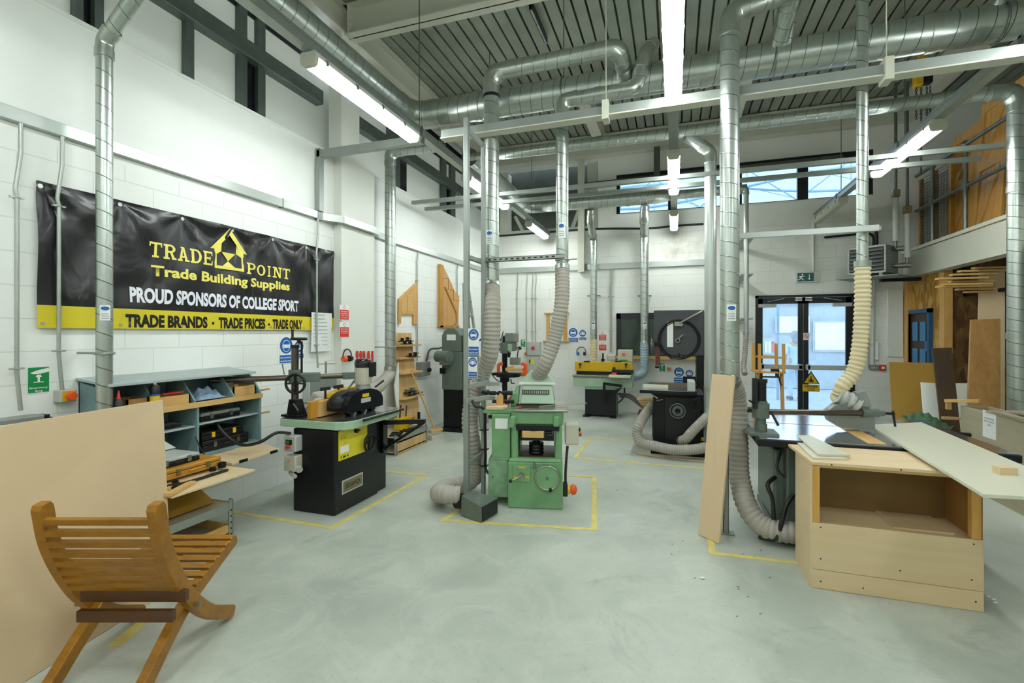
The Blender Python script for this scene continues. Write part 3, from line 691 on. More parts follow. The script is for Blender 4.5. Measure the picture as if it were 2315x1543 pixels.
# white strut between the right hand drops
t = Thing('pipe_strut', 'pale box strut tying the slim drop duct to the thick one, above the exit doors', 'strut', (1.0, 4.68, 2.54))
t.p('strut', MB().box(.53, 1.58, 4.68, 4.715, 2.535, 2.585), 'galv_bright', .003)
t.p('pipe_ring', MB().ring((1.5, 4.8, 2.56), .052, .01).box(1.5, 1.6, 4.7, 4.76, 2.545, 2.575), 'zinc')
t = Thing('pipe_strut', 'slotted channel strut bracing both centre drop ducts to the uprights', 'strut', (-.8, 4.75, 2.4))
z_ = at(1180, 585, y=4.76).z
b = MB().box(ax - .1, bx + .08, 4.71, 4.715, z_ - .022, z_ + .022).box(ax - .1, bx + .08, 4.71, 4.74, z_ + .017, z_ + .022).box(ax - .1, bx + .08, 4.71, 4.74, z_ - .022, z_ - .017)
t.p('strut', b, 'zinc'); b = MB()
for i in range(13): b.box(ax - .06 + i * .062, ax - .03 + i * .062, 4.707, 4.711, z_ - .007, z_ + .007)
t.p('slot', b, 'black'); t.p('pipe_ring', MB().ring((ax, ay, z_), .09, .008).ring((bx, by, z_), .07, .008).cyl((bx, by, z_), (bx + .16, by - .03, z_), .007, 6), 'zinc')
# chain hoist in the roof at right
p = at(2088, 175, d=7.2)
t = Thing('chain_hoist', 'yellow and black chain hoist hanging in the roof at right', 'hoist', p)
t.p('hoist_body', MB().box(p.x - .12, p.x - .02, p.y - .07, p.y + .07, p.z - .13, p.z + .1), 'yellow', .02); t.p('hoist_cover', MB().box(p.x - .015, p.x + .1, p.y - .06, p.y + .06, p.z - .11, p.z + .1), 'black', .02)
t.p('hook', MB().cyl((p.x, p.y, p.z + .1), (p.x, p.y, 5.98), .012, 8).box(p.x - .06, p.x + .05, p.y - .04, p.y + .04, p.z + .3, p.z + .52), 'yellow')
for dx, L in ((-.09, .5), (-.03, 1.3), (.04, .6), (.08, .6)):
    b = MB(); n = int(L / .03)
    for i in range(n): b.ring((p.x + dx, p.y, p.z - .15 - i * .03), .013, .0045, MX.Rotation(PI / 2, 4, 'X') @ MX.Rotation(0 if i % 2 else PI / 2, 4, 'Y'), 8, 5)
    t.p('chain', b, 'iron')
# slotted strut and rods in the middle of the deck
p = at(1200, 20, z=5.9); q = at(1243, 96, z=5.9)
b = MB().box(p.x - .025, p.x + .025, p.y, q.y, 5.9, 5.98)
t = Thing('slotted_channel', 'dark slotted channel fixed to the roof deck at top centre', 'channel', (p.x, p.y, 5.9)); t.p('channel', b, 'iron'); b = MB()
for i in range(20):
    yy = p.y + (q.y - p.y) * (i + .3) / 20; b.box(p.x - .012, p.x + .012, yy, yy + .03, 5.893, 5.901)
t.p('slot', b, 'galv')
# ================================================================ signs
def disc(M, x, y, r, n=28): return [(x + r * math.cos(2 * PI * i / n), y + r * math.sin(2 * PI * i / n)) for i in range(n)]
class Sign:
    def __init__(s, M, w, h, label, cat='sign', board='swhite', th=.004, name='safety_sign', group=None, bw=True):
        s.M = M; s.t = Thing(name, label, cat, M @ V((w / 2, 0, 0)), group=group); s.lay = {}
        if bw: s.bd = s.t.p('board', MB().fbox(M, 0, w, 0, h, .001, th), board)
        s.z = th; s.n = 0
    def _mb(s, key):
        if key not in s.lay: s.lay[key] = MB(); s.n += 1
        return s.lay[key]
    def shape(s, m, pts, lv=1, nm='symbol'): s._mb((nm, m, lv)).poly([s.M @ V((x, y, s.z + .0008 * lv)) for x, y in pts]); return s
    def rect(s, m, x, y, w, h, lv=1, nm='symbol'): return s.shape(m, [(x, y), (x + w, y), (x + w, y + h), (x, y + h)], lv, nm)
    def disc(s, m, x, y, r, lv=1): return s.shape(m, disc(None, x, y, r), lv)
    def text(s, m, st, x, y, w, h, lv=3, bold=.02):
        s._mb(('lettering', m, (lv, st))).text(st, s.M @ MX.Translation((0, 0, s.z + .0008 * lv)), x, y, w, h, bold); return s
    def done(s):
        for (nm, m, lv), mb in s.lay.items(): s.t.p(nm, mb, m)
        return s.t
def goggles(s, x, y, r):
    s.disc('blue', x, y, r, 1)
    s.shape('swhite', [(x + r * .62 * math.cos(a), y - .05 * r + r * .74 * math.sin(a)) for a in [2 * PI * i / 24 for i in range(24)]], 2)
    s.shape('blue', [(x + r * .52 * math.cos(a), y + .1 * r + r * .5 * math.sin(a)) for a in [PI * i / 12 for i in range(13)]], 3)
    s.shape('blue', [(x + r * .46 * math.cos(a), y - .3 * r + r * .42 * math.sin(a)) for a in [PI + PI * i / 12 for i in range(13)]], 3)
    for q in (-1, 1): s.shape('swhite', disc(None, x + q * .2 * r, y - .08 * r, .2 * r, 14), 4); s.rect('blue', x + q * .4 * r - .06 * r, y - .16 * r, .1 * r, .12 * r, 3)
def ears(s, x, y, r):
    s.disc('blue', x, y, r, 1)
    s.shape('swhite', [(x + r * .7 * math.cos(a), y - .05 * r + r * .72 * math.sin(a)) for a in [PI * i / 12 for i in range(13)]] , 2)
    s.shape('blue', [(x + r * .6 * math.cos(a), y - .05 * r + r * .62 * math.sin(a)) for a in [PI * i / 12 for i in range(13)]], 3)
    s.shape('swhite', [(x - .33 * r, y + .3 * r), (x + .33 * r, y + .3 * r), (x + .3 * r, y - .5 * r), (x - .3 * r, y - .5 * r)], 4)
    for q in (-1, 1): s.rect('swhite', x + q * .58 * r - .14 * r, y - .42 * r, .28 * r, .5 * r, 4)
def eye_ear(M, w, h, lab, lab2, sc=1):
    s = Sign(M, w * .56, h, lab); goggles(s, w * .28, h - w * .28, w * .26)
    s.rect('blue', .004, .006, w * .55, h - w * .6, 1); s.text('swhite', 'Eye protection', w * .04, (h - w * .6) * .58, w * .48, (h - w * .6) * .3); s.text('swhite', 'must be worn', w * .04, (h - w * .6) * .2, w * .44, (h - w * .6) * .26); s.done()
    M2 = M @ MX.Translation((w * .62, h * .14, 0)); h2 = h * .72; w2 = w * .42
    s = Sign(M2, w2, h2, lab2); ears(s, w2 / 2, h2 - w2 / 2, w2 * .47); s.rect('blue', .004, .004, w2 - .008, (h2 - w2) * .8, 1); s.text('swhite', 'Ear protection', w2 * .1, (h2 - w2) * .45, w2 * .8, (h2 - w2) * .22); s.text('swhite', 'must be worn', w2 * .1, (h2 - w2) * .12, w2 * .7, (h2 - w2) * .2); s.done()
def red_pair(M, w, h, lab, lab2):
    for k, lb in ((1, lab), (0, lab2)):
        M2 = M @ MX.Translation((0, k * h * .54, 0)); hh = h * .46
        s = Sign(M2, w, hh, lb); s.rect('sred', .004, .004, w - .008, hh * .66, 1)
        s.shape('sred', disc(None, w / 2, hh * .84, hh * .12), 1).shape('swhite', disc(None, w / 2, hh * .84, hh * .085), 2)
        for i, st in enumerate(('Do not use', 'machine', 'unless guards', 'are in position') if k else ('Do not touch', 'when machine', 'is moving')):
            s.text('swhite', st, w * .14, hh * (.52 - i * .145) , w * .72, hh * .09)
        s.done()
def estop_sign(M, w, h, lab):
    s = Sign(M, w, h, lab); s.rect('sgreen', .005, h * .3, w - .01, h * .68, 1).rect('sgreen', .005, .006, w - .01, h * .27, 1)
    s.shape('swhite', [(w * .12, h * .78), (w * .45, h * .87), (w * .95, h * .95), (w * .97, h * .8), (w * .6, h * .74), (w * .3, h * .73)], 2)
    s.shape('swhite', [(w * .36, h * .62), (w * .42, h * .7), (w * .58, h * .7), (w * .64, h * .62), (w * .55, h * .6), (w * .55, h * .44), (w * .72, h * .44), (w * .72, h * .41), (w * .28, h * .41), (w * .28, h * .44), (w * .45, h * .44), (w * .45, h * .6)], 2)
    s.text('swhite', 'Emergency', w * .1, h * .16, w * .8, h * .085).text('swhite', 'Stop', w * .34, h * .04, w * .34, h * .085); s.done()
def estop_box(c, n, lab, sc=1):
    n = V(n); c = V(c); M = frame(c, V((0, 0, 1)).cross(n), (0, 0, 1)); s = .045 * sc
    t = Thing('emergency_stop_button', lab, 'emergency button', c)
    t.p('button_box', MB().fbox(M, -s, s, -s * .85, s * .85, 0, .07 * sc), 'grey', .006)
    t.p('button_face', MB().fbox(M, -s * .75, s * .75, -s * .7, s * .7, .07 * sc, .075 * sc), 'yellow')
    t.p('push_button', MB().cyl(M @ V((0, 0, .07 * sc)), M @ V((0, 0, .095 * sc)), .016 * sc, 14).cyl(M @ V((0, 0, .095 * sc)), M @ V((0, 0, .115 * sc)), .03 * sc, 18, .024 * sc), 'orange')
def conduit(name, pts, r, lab, clips=(), m='conduit', cat='conduit', wall=None):
    t = Thing(name, lab, cat, pts[-1]); t.p('tube', MB().tube(fillet(pts, .12, 6), r, 10, pitch=9), m)
    for q in clips:
        q = V(q); w = V(wall or (-1, 0, 0)); s_ = w.cross(V((0, 0, 1)))
        t.p('saddle_clip', MB().bar(q - s_ * r * 3, q + s_ * r * 3, .02, .012).cyl(q, q + w * (r + .02), .008, 8).ring(q, r + .004, .004), m)
    return t
# ---- left wall
s = at(60, 830, x=XL); e = at(112, 886, x=XL); estop_sign(WL(s.y, e.z), e.y - s.y, s.z - e.z, 'green emergency stop sign on the left wall under the banner')
p = at(139, 893, x=XL); estop_box((XL, p.y, p.z), (1, 0, 0), 'emergency stop button box at the foot of the conduit, left wall', 1.15)
# trunking along the left wall
t = Thing('cable_trunking', 'long galvanised cable trunking along the left wall above the banner', 'trunking', (XL + .03, 4, 3.12))
t.p('trunking_box', MB().box(XL, XL + .055, -3.8, 5.2, 3.11, 3.2), 'galv_bright', .003)
t.p('trunking_box', MB().box(XL, XL + .055, 5.2, 10.66, 3.11, 3.2), 'galv_bright', .003)
t.p('column_offset', MB().bar((XL + .17, 5.18, 3.155), (XL + .17, 5.95, 3.155), .055, .09).bar((XL + .03, 4.98, 3.155), (XL + .17, 5.2, 3.155), .055, .088).bar((XL + .17, 5.9, 3.155), (XL + .03, 6.15, 3.155), .055, .088), 'galv_bright')
t.p('cover_joint', MB().box(XL, XL + .058, 2.52, 2.53, 3.105, 3.205).box(XL, XL + .058, 4.3, 4.31, 3.105, 3.205).box(XL, XL + .06, 4.86, 4.95, 3.1, 3.21), 'tube')
for px, zt_, zb_, bend, lab in ((38, 3.1, at(44, 925, x=XL).z, 1, 'leftmost steel conduit on the left wall, running down to the isolator'), (133, 3.1, at(135, 880, x=XL).z, 1, 'steel conduit in front of the banner, down to the emergency button'), (716, 3.1, at(716, 830, x=XL).z, 1, 'steel conduit over the right end of the banner')):
    y = at(px, 500, x=XL + .065).y
    conduit('steel_conduit', [(XL + .065, y + .02, zt_), (XL + .065, y + .02, zt_ - .2), (XL + .065, y - .01, zt_ - .45), (XL + .065, y, zt_ - .5), (XL + .065, y, zb_ + .25), (XL + .065, y + .02, zb_)], .0125, lab, [(XL + .065, y, zt_ - .5), (XL + .065, y, zb_ + .28)])
y = at(946, 700, x=XL + .03).y; z1 = at(945, 815, x=XL).z
conduit('steel_conduit', [(XL + .03, y, 3.1), (XL + .03, y - .04, 2.9), (XL + .03, y - .04, z1)], .013, 'steel conduit running down to the switch box near the mortiser', [(XL + .03, y - .04, 2.6), (XL + .03, y - .04, 1.8)])
y = at(1035, 700, x=XL + .03).y
conduit('steel_conduit', [(XL + .03, y, 3.1), (XL + .03, y - .03, 2.9), (XL + .03, y - .03, 1.5)], .014, 'steel conduit right of the pine panel display', [(XL + .03, y - .03, 2.4)])
# isolator at the far left
p = at(0, 968, x=XL); q = at(93, 932, x=XL); yy = q.y
t = Thing('isolator_switch', 'grey metal isolator switch above the leaning board, far left', 'switch', (XL, yy - .15, q.z - .2))
t.p('box', MB().box(XL, XL + .12, yy - .36, yy - .04, q.z - .26, q.z), 'grey_mid', .008)
t.p('handle', MB().box(XL + .02, XL + .1, yy - .03, yy, q.z - .12, q.z - .005).box(XL + .05, XL + .14, yy - .02, yy - .005, q.z - .05, q.z - .02), 'iron', .004)
t.p('rating_label', MB().box(XL + .12, XL + .123, yy - .28, yy - .13, q.z - .06, q.z - .035), 'swhite')
b = MB(); b.poly([(XL + .124, yy - .3, q.z - .15), (XL + .124, yy - .22, q.z - .15), (XL + .124, yy - .26, q.z - .085)]); t.p('warning_label', b, 'syellow')
# ---- sponsor banner
Y0, Y1, Z0, Z1 = 2.117, 5.182, 1.737, 2.757
W_, H_ = Y1 - Y0, Z1 - Z0; BMX = WL(Y0, Z0, XL + .02)
eye = [(.02 + W_ * i / 6.02, H_ - .035) for i in range(7)]
def fold(x, y):
    g = 0
    t_ = max(0, min(1, (H_ - y) / H_))
    for i, (ex, ey) in enumerate(eye):
        dx, dy = x - ex, ey - y
        d = math.hypot(dx, dy) + .05
        a = math.atan2(dx, dy + .03)
        g += .012 * math.sin(a * 7 + i * 1.7) * math.exp(-d * 1.9) * min(1, d * 6)
    env = min(1, (y - .17) / .15) if y > .17 else 0
    return .012 + env * (g + .008 * math.sin(x * 5.3 + y * 3 + 1.2 * math.sin(y * 4)) * math.sin(PI * t_ ) + .006 * math.sin(x * 11 - y * 8))
t = Thing('sponsor_banner', 'long black and yellow sponsor banner on the left wall', 'banner', (XL, (Y0 + Y1) / 2, Z0))
t.p('banner_sheet', MB().grid(lambda u, v: BMX @ V((u * W_, .158 + v * (H_ - .158), fold(u * W_, .158 + v * (H_ - .158)))), 150, 50), 'vinyl')
t.p('yellow_band', MB().grid(lambda u, v: BMX @ V((u * W_, v * .16, fold(u * W_, v * .16) + .001)), 60, 4), 'vinyl_y')
for ex, ey in eye: t.p('eyelet', MB().cyl(BMX @ V((ex, ey, fold(ex, ey) - .002)), BMX @ V((ex, ey, fold(ex, ey) + .006)), .016, 14), 'galv_bright')
for i in range(7): t.p('eyelet', MB().cyl(BMX @ V((.03 + i * (W_ - .06) / 6, .03, .012)), BMX @ V((.03 + i * (W_ - .06) / 6, .03, .018)), .012, 12), 'galv_bright')
wf = lambda x, y: fold(x, y) + .003
def by(px, py): q = at(px, py, x=XL); return (q.y - Y0, q.z - Z0)
# slab-serif capitals drawn from strokes, in a unit box: list of polygons
def slab(ch, wd=.22):
    s, k, o = wd, .13, []
    R_ = lambda x0, y0, x1, y1: o.append([(x0, y0), (x1, y0), (x1, y1), (x0, y1)])
    def bowl(cx, y0, y1, rx, th, a0=-90, a1=90):
        cy, ry = (y0 + y1) / 2, (y1 - y0) / 2; n = 12
        for i in range(n):
            u0, u1 = math.radians(a0 + (a1 - a0) * i / n), math.radians(a0 + (a1 - a0) * (i + 1) / n)
            f = lambda a, rr, r2: (cx + rr * math.cos(a), cy + r2 * math.sin(a))
            o.append([f(u0, rx, ry), f(u1, rx, ry), f(u1, rx - th, ry - k), f(u0, rx - th, ry - k)])
    if ch == 'T': R_(.39, 0, .61, 1); R_(0, 1 - k, 1, 1); R_(0, .72, .1, 1); R_(.9, .72, 1, 1); R_(.24, 0, .76, k)
    if ch in 'RPDE': R_(.12, 0, .12 + s, 1); R_(0, 0, .46, k); R_(0, 1 - k, .5, 1)
    if ch == 'R': bowl(.5, .44, 1, .42, s); R_(.3, .44, .5, .44 + k); o.append([(.45, .5), (.66, .5), (.94, 0), (.7, 0)]); R_(.62, 0, 1, k)
    if ch == 'P': bowl(.5, .4, 1, .45, s); R_(.3, .4, .5, .4 + k)
    if ch == 'D': bowl(.45, 0, 1, .52, s); R_(.3, 0, .46, k)
    if ch == 'E': R_(.3, 0, .96, k); R_(.3, 1 - k, .94, 1); R_(.3, .44, .7, .44 + k); R_(.86, 0, .97, .32); R_(.84, .7, .95, 1); R_(.64, .36, .74, .64)
    if ch == 'A': o.append([(.1, 0), (.1 + s, 0), (.58, 1), (.4, 1)]); o.append([(.68, 0), (.68 + s, 0), (.62, 1), (.42, 1)]); R_(.25, .25, .75, .25 + k); R_(-.02, 0, .4, k); R_(.6, 0, 1.02, k); R_(.28, 1 - k * .8, .62, 1)
    if ch == 'O': bowl(.5, 0, 1, .5, s, 0, 360)
    if ch == 'I': R_(.39, 0, .61, 1); R_(.18, 0, .82, k); R_(.18, 1 - k, .82, 1)
    if ch == 'N': R_(.13, 0, .28, 1); R_(.74, 0, .88, 1); o.append([(.13, 1), (.36, 1), (.88, 0), (.68, 0)]); R_(0, 0, .42, k); R_(-.02, 1 - k, .3, 1); R_(.6, 1 - k, 1.02, 1)
    return o
def slabword(mb, st, x, y, w, h, gap=.12):
    ws = {'I': .5, 'T': .95, 'E': .92}; tot = sum(ws.get(c, 1) for c in st) + gap * (len(st) - 1); u = w / tot
    for c in st:
        cw = ws.get(c, 1) * u
        for j, pl in enumerate(slab(c)):
            pts = [(x + a * cw, y + b_ * h) for a, b_ in pl]
            mb.poly([BMX @ V((a, b_, wf(a, b_) + .0004 * (j % 5))) for a, b_ in pts])
        x += cw + gap * u
b = MB(); x0, y0 = by(331, 585); x1, y1 = by(474, 600); zz0 = by(352, 583)[1]; zz1 = by(352, 549)[1]
slabword(b, 'TRADE', x0, zz0, x1 - x0, zz1 - zz0); t.p('lettering', b, 'logo_y'); b = MB(); xa = by(551, 610)[0]; xb = by(649, 600)[0]
slabword(b, 'POINT', xa, zz0 - .03, xb - xa, zz1 - zz0 - .012); t.p('lettering', b, 'logo_y')
# house emblem
hx0, hx1 = by(479, 600)[0], by(545, 610)[0]; hy0 = by(512, 610)[1]; ht = by(512, 517)[1]; hm = (hx0 + hx1) / 2; hw = hx1 - hx0; eh = hy0 + (ht - hy0) * .56
HP = []
for sg in (0, 1):
    for pl in ([(-.14, .45), (.5, 1), (.5, .84), (.05, .45)], [(0, .5), (.24, .66), (.24, .42), (.08, .34), (0, .37)], [(0, 0), (.075, 0), (.075, .5), (0, .5)]):
        HP.append([(hx0 + hw * (1 - u if sg else u), hy0 + (ht - hy0) * v) for u, v in pl])
for pl in ([(0, 0), (1, 0), (1, .07), (0, .07)], [(.26, .41), (.5, .21), (.74, .41)], [(.28, .07), (.72, .07), (.5, .21)]): HP.append([(hx0 + hw * u, hy0 + (ht - hy0) * v) for u, v in pl])
b = MB()
for pl in HP: b.poly([BMX @ V((a, c, wf(a, c))) for a, c in pl])
t.p('house_emblem', b, 'logo_y')
def ln(st, pxl, pyb, pxr, pyt, m, bold, desc=0):
    x0, z0 = by(pxl, pyb); x1 = by(pxr, pyb)[0]; z1 = by(pxl, pyt)[1]
    t.p('lettering', MB().text(st, BMX, x0, z0 - desc, x1 - x0, z1 - z0 + desc, bold, wf), m)
ln('Trade Building Supplies', 336, 625, 649, 598, 'logo_y', .035, .02)
ln('PROUD SPONSORS OF COLLEGE SPORT', 288, 683, 670, 647, 'logo_w', .045)
x0, z0 = by(277, 740); x1 = by(678, 742)[0]; wl = x1 - x0; hh = by(277, 709)[1] - z0
for st, a, c in (('TRADE BRANDS', 0, .37), ('TRADE PRICES', .43, .72), ('TRADE ONLY', .77, 1)): t.p('lettering', MB().text(st, BMX, x0 + a * wl, z0, (c - a) * wl, hh, .05, wf), 'sblack')
for q in (.4, .745): t.p('bullet', MB().poly([BMX @ V((a, c, wf(a, c))) for a, c in disc(None, x0 + q * wl, z0 + hh * .45, .014, 12)]), 'sblack')
# papers over the banner corner
def wave(a): return .012 + .004 * math.sin(a * 9)
s = at(695, 795, x=XL); e = at(741, 708, x=XL)
t = Thing('notice_paper', 'white papers in a clear sleeve hung over the right end of the banner', 'notice', (XL, s.y, s.z))
t.p('sheet', MB().grid(lambda u, v: V((XL + .05 + .006 * math.sin(u * 5 + v * 3), s.y + u * (e.y - s.y) + v * .01, s.z + v * (e.z - s.z))), 8, 8), 'paper')
b = MB()
for i in range(9): b.grid(lambda u, v, i=i: V((XL + .053 + .006 * math.sin(u * 5 + .3 * i), s.y + (.1 + u * .7) * (e.y - s.y), s.z + (.93 - i * .095 + v * .02) * (e.z - s.z))), 4, 1)
t.p('print', b, 'grey')
# blue signs, red signs
s = at(631, 822, x=XL); e = at(684, 760, x=XL)
eye_ear(WL(s.y, s.z), e.y - s.y, e.z - s.z, 'blue eye protection sign on the left wall behind the feeder column', 'blue ear protection sign on the left wall, partly behind the feeder column')
s = at(767, 762, x=XL + .12); e = at(788, 690, x=XL + .12)
red_pair(WL(s.y, s.z, XL + .122), e.y - s.y, e.z - s.z, 'upper red and white prohibition sign on the left wall column', 'lower red and white prohibition sign on the left wall column')
# ear defenders on hooks
def defenders(c, n, lab, m, r=.085):
    c = V(c); n = V(n); M = frame(c, V((0, 0, 1)).cross(n), (0, 0, 1)); t = Thing('ear_defenders', lab, 'ear defenders', c - V((0, 0, r)))
    t.p('headband', MB().tube([M @ V((r * math.cos(a), r * 1.1 * math.sin(a), .05)) for a in [math.radians(-10 + 200 * i / 20) for i in range(21)]], .008, 8), 'black')
    for q in (-1, 1):
        k = M @ V((q * r * .8, -r * .35, .05)); t.p('ear_cup', MB().tube([k - n * 0 + (M.to_3x3() @ V((-q * .03, 0, 0))), k + (M.to_3x3() @ V((q * .02, 0, 0)))], lambda u: .042 - .008 * u, 14), m if q < 0 else 'black')
    t.p('hook', MB().cyl(M @ V((0, r * 1.02, 0)), M @ V((0, r * 1.02, .07)), .006, 6), 'steel')
p = at(777, 805, x=XL + .12); defenders((XL + .125, p.y, p.z), (1, 0, 0), 'black and red ear defenders hanging on the left wall column', 'orange')
# red push sticks on the wall
for i, px in enumerate((805, 812, 821, 830, 840)):
    s = at(px, 793, x=XL + .13); b_ = at(px, 835 + i * 4, x=XL + .13); w = .028
    M = WL(s.y, b_.z, XL + .122 + (i % 2) * .013); h = s.z - b_.z
    solo('push_stick', MB().fprism(M, [(0, 0), (w, -.015), (w * 1.15, h * .45), (w * 1.7, h * .72), (w * 1.5, h), (w * .2, h), (-w * .1, h * .8), (w * .5, h * .6)], 0, .012), 'red',
         ('leftmost', 'second from left', 'middle', 'second from right', 'rightmost')[i] + ' of the five red push sticks hung on the left wall', 'push stick', 'red push sticks on the left wall', .002)
p = at(690, 855, x=XL); q = at(736, 890, x=XL)
t = Thing('socket_box', 'grey electrical box on the left wall behind the spindle moulder', 'electrical box', (XL, p.y, q.z)); t.p('box', MB().box(XL, XL + .1, p.y - .05, q.y + .1, q.z - .05, p.z), 'grey', .01)
t.p('box_lid', MB().box(XL + .1, XL + .108, p.y - .03, q.y + .08, q.z - .03, p.z - .02), 'grey_mid', .003)
# timber gable sample and pine panel sample on the wall
M = WL(0, 0, XL + .005)
def wl_pts(pxs): return [(at(a, c, x=XL).y, at(a, c, x=XL).z) for a, c in pxs]
t = Thing('joinery_sample', 'small sloping-topped pine panel sample on the left wall beside the drop duct', 'wood sample', at(920, 700, x=XL))
o = wl_pts([(898, 731), (903, 731), (903, 711), (931, 711), (931, 733), (939, 733), (939, 637), (898, 676)])
t.p('panel', MB().fprism(M, o, 0, .03), 'pine', .003)
g = wl_pts([(903, 707), (930, 707), (930, 655), (903, 681)]); t.p('infill', MB().fprism(M, g, .03, .034), 'pine_y'); b = MB()
for a, c in (((916, 706), (916, 669)),): q = wl_pts([a, c]); b.fbox(M, q[0][0] - .006, q[0][0] + .006, q[0][1], q[1][1], .034, .038)
t.p('groove', b, 'amber')
t = Thing('joinery_sample', 'tall pine stair string sample on the left wall above the mortiser', 'wood sample', at(1010, 720, x=XL))
o = wl_pts([(989, 738), (1031, 740), (1034, 668), (1027, 664), (998, 602), (989, 597)])
t.p('panel', MB().fprism(M, o, 0, .04), 'pine', .003)
t.p('post', MB().fprism(M, wl_pts([(988, 740), (996, 740), (997, 600), (989, 596)]), .04, .055), 'amber', .003)
t.p('base_rail', MB().fprism(M, wl_pts([(989, 740), (1033, 741), (1033, 736), (989, 735)]), .04, .055), 'amber', .003)
t.p('diagonal_rail', MB().fprism(M, wl_pts([(999, 648), (1003, 650), (1030, 705), (1030, 738), (1026, 738), (1026, 708)]), .04, .06), 'amber', .003)
b = MB()
for pl in ([(997, 628), (1009, 630)], [(1009, 630), (1009, 653)], [(1006, 653), (1020, 656)], [(1020, 656), (1020, 678)], [(1020, 678), (1034, 680)]):
    q = wl_pts(pl); b.bar(M @ V((*q[0], .043)), M @ V((*q[1], .043)), .006, .006, (1, 0, 0))
t.p('step_line', b, 'walnut')
# switch box near the mortiser
p = at(940, 818, x=XL); q = at(960, 847, x=XL)
t = Thing('switch_box', 'grey rotary switch box on the left wall between jig board and mortiser', 'switch', (XL, p.y, q.z)); t.p('box', MB().box(XL, XL + .12, p.y, q.y, q.z, p.z), 'grey_mid', .01)
t.p('rotary_handle', MB().cyl((XL + .12, (p.y + q.y) / 2 + .06, q.z + .1), (XL + .17, (p.y + q.y) / 2 + .06, q.z + .1), .035, 14), 'black')
t.p('cable', MB().tube(catmull([(XL + .06, q.y - .05, p.z), (XL + .08, q.y + .05, p.z + .2), (XL + .12, q.y + .35, p.z + .22), (XL + .3, q.y + .5, p.z + .3)], 6), .018, 8), 'gcable')
# ================================================================ wall cupboard and its contents
CX0, CX1, CY0, CY1, CZ0, CZ1 = XL, -3.85, 2.38, 3.72, .64, 1.345
t = Thing('tool_cupboard', 'blue-grey wooden tool cupboard on the left wall, its front flaps hanging open', 'cupboard', (-4.03, 3.05, CZ0))
side = [(CX0, CZ0), (CX1, CZ0), (CX1, 1.13), (-3.98, 1.3), (CX0, 1.34)]
for y in (CY0, CY1 - .02): t.p('side_panel', MB().prism([(a, y, c) for a, c in side], (0, .02, 0)), 'teal', .002)
t.p('back_panel', MB().box(CX0, CX0 + .012, CY0, CY1, CZ0, CZ1), 'teal')
t.p('bottom_panel', MB().box(CX0, CX1, CY0, CY1, CZ0, CZ0 + .02), 'teal')
t.p('lid', MB().prism([(CX0 - 0, CY0 - .02, 1.35), (-3.84, CY0 - .02, 1.312), (-3.84, CY0 - .02, 1.332), (CX0, CY0 - .02, 1.37)], (0, CY1 - CY0 - .05, 0)), 'teal_lid', .003)
t.p('divider', MB().box(CX0, CX1 + .005, 3.04, 3.06, CZ0, 1.1), 'teal')
t.p('tray_board', MB().box(CX0, CX1 + .01, CY0, CY1, 1.075, 1.1), 'teal'); t.p('tray_lip', MB().box(CX1 - .005, CX1 + .02, CY0, CY1, 1.07, 1.115), 'pine_y', .002)
for y in (2.7, 3.02, 3.4): t.p('tray_divider', MB().prism([(CX0, y, 1.1), (CX1, y, 1.1), (CX1, y, 1.13), (-3.98, y, 1.28), (CX0, y, 1.3)], (0, .014, 0)), 'teal')
t.p('shelf', MB().box(CX0, CX1 - .02, CY0, 3.04, .9, .915), 'teal_lid'); t.p('shelf', MB().box(CX0, CX1 - .02, 3.06, CY1, .91, .925), 'teal_lid')
t.p('flap', MB().hexa([(-3.86, 2.33, .6), (-3.24, 2.38, .575), (-3.24, 3.07, .575), (-3.86, 3.03, .6), (-3.86, 2.33, .615), (-3.24, 2.38, .59), (-3.24, 3.07, .59), (-3.86, 3.03, .615)]), 'ply', .002)
t.p('flap', MB().hexa([(-3.86, 3.07, .61), (-3.5, 3.08, .6), (-3.5, 3.6, .6), (-3.86, 3.72, .61), (-3.86, 3.07, .63), (-3.5, 3.08, .62), (-3.5, 3.6, .62), (-3.86, 3.72, .63)]), 'ply', .002)
for y in (3.15, 3.48): t.p('hinge', MB().box(-3.505, -3.492, y, y + .08, .598, .622), 'iron')
for z in (1.13, .9): t.p('peg', MB().cyl((-3.95, CY1, z), (-3.88, CY1 + .13, z + .01), .01, 8), 'pine_y')
t.p('chain', MB().tube(catmull([(-3.86, 3.04, .82), (-3.8, 3.05, .7), (-3.72, 3.06, .63)], 6), .005, 6), 'iron')
def case(lab, x0, x1, y0, y1, z0, z1, m='black', lid='black', name='tool_case', cat='tool case', latch='steel', group=None):
    t = Thing(name, lab, cat, ((x0 + x1) / 2, (y0 + y1) / 2, z0), group=group); zm = z0 + (z1 - z0) * .6
    t.p('case_base', MB().box(x0, x1, y0, y1, z0, zm - .003), m, .006); t.p('case_lid', MB().box(x0, x1, y0, y1, zm, z1), lid, .008)
    for q in (.25, .75):
        y = y0 + (y1 - y0) * q; t.p('latch', MB().box(x1, x1 + .008, y - .015, y + .015, zm - .025, zm + .02), latch)
    t.p('handle', MB().tube(fillet([(x1, y0 + (y1 - y0) * .42, zm - .01), (x1 + .025, y0 + (y1 - y0) * .42, zm - .01), (x1 + .025, y0 + (y1 - y0) * .58, zm - .01), (x1, y0 + (y1 - y0) * .58, zm - .01)], .01, 4), .005, 6), m)
case('dark tool case with a pale top on the upper right cupboard shelf', -4.17, -3.9, 3.12, 3.52, .926, 1.0, 'iron', 'grey_mid')
case('black tool case lying lowest in the right half of the cupboard', -4.17, -3.88, 3.12, 3.6, .661, .755)
case('grey-topped black case stacked on another in the right half of the cupboard', -4.17, -3.9, 3.13, 3.56, .757, .83, 'black', 'iron', latch='syellow')
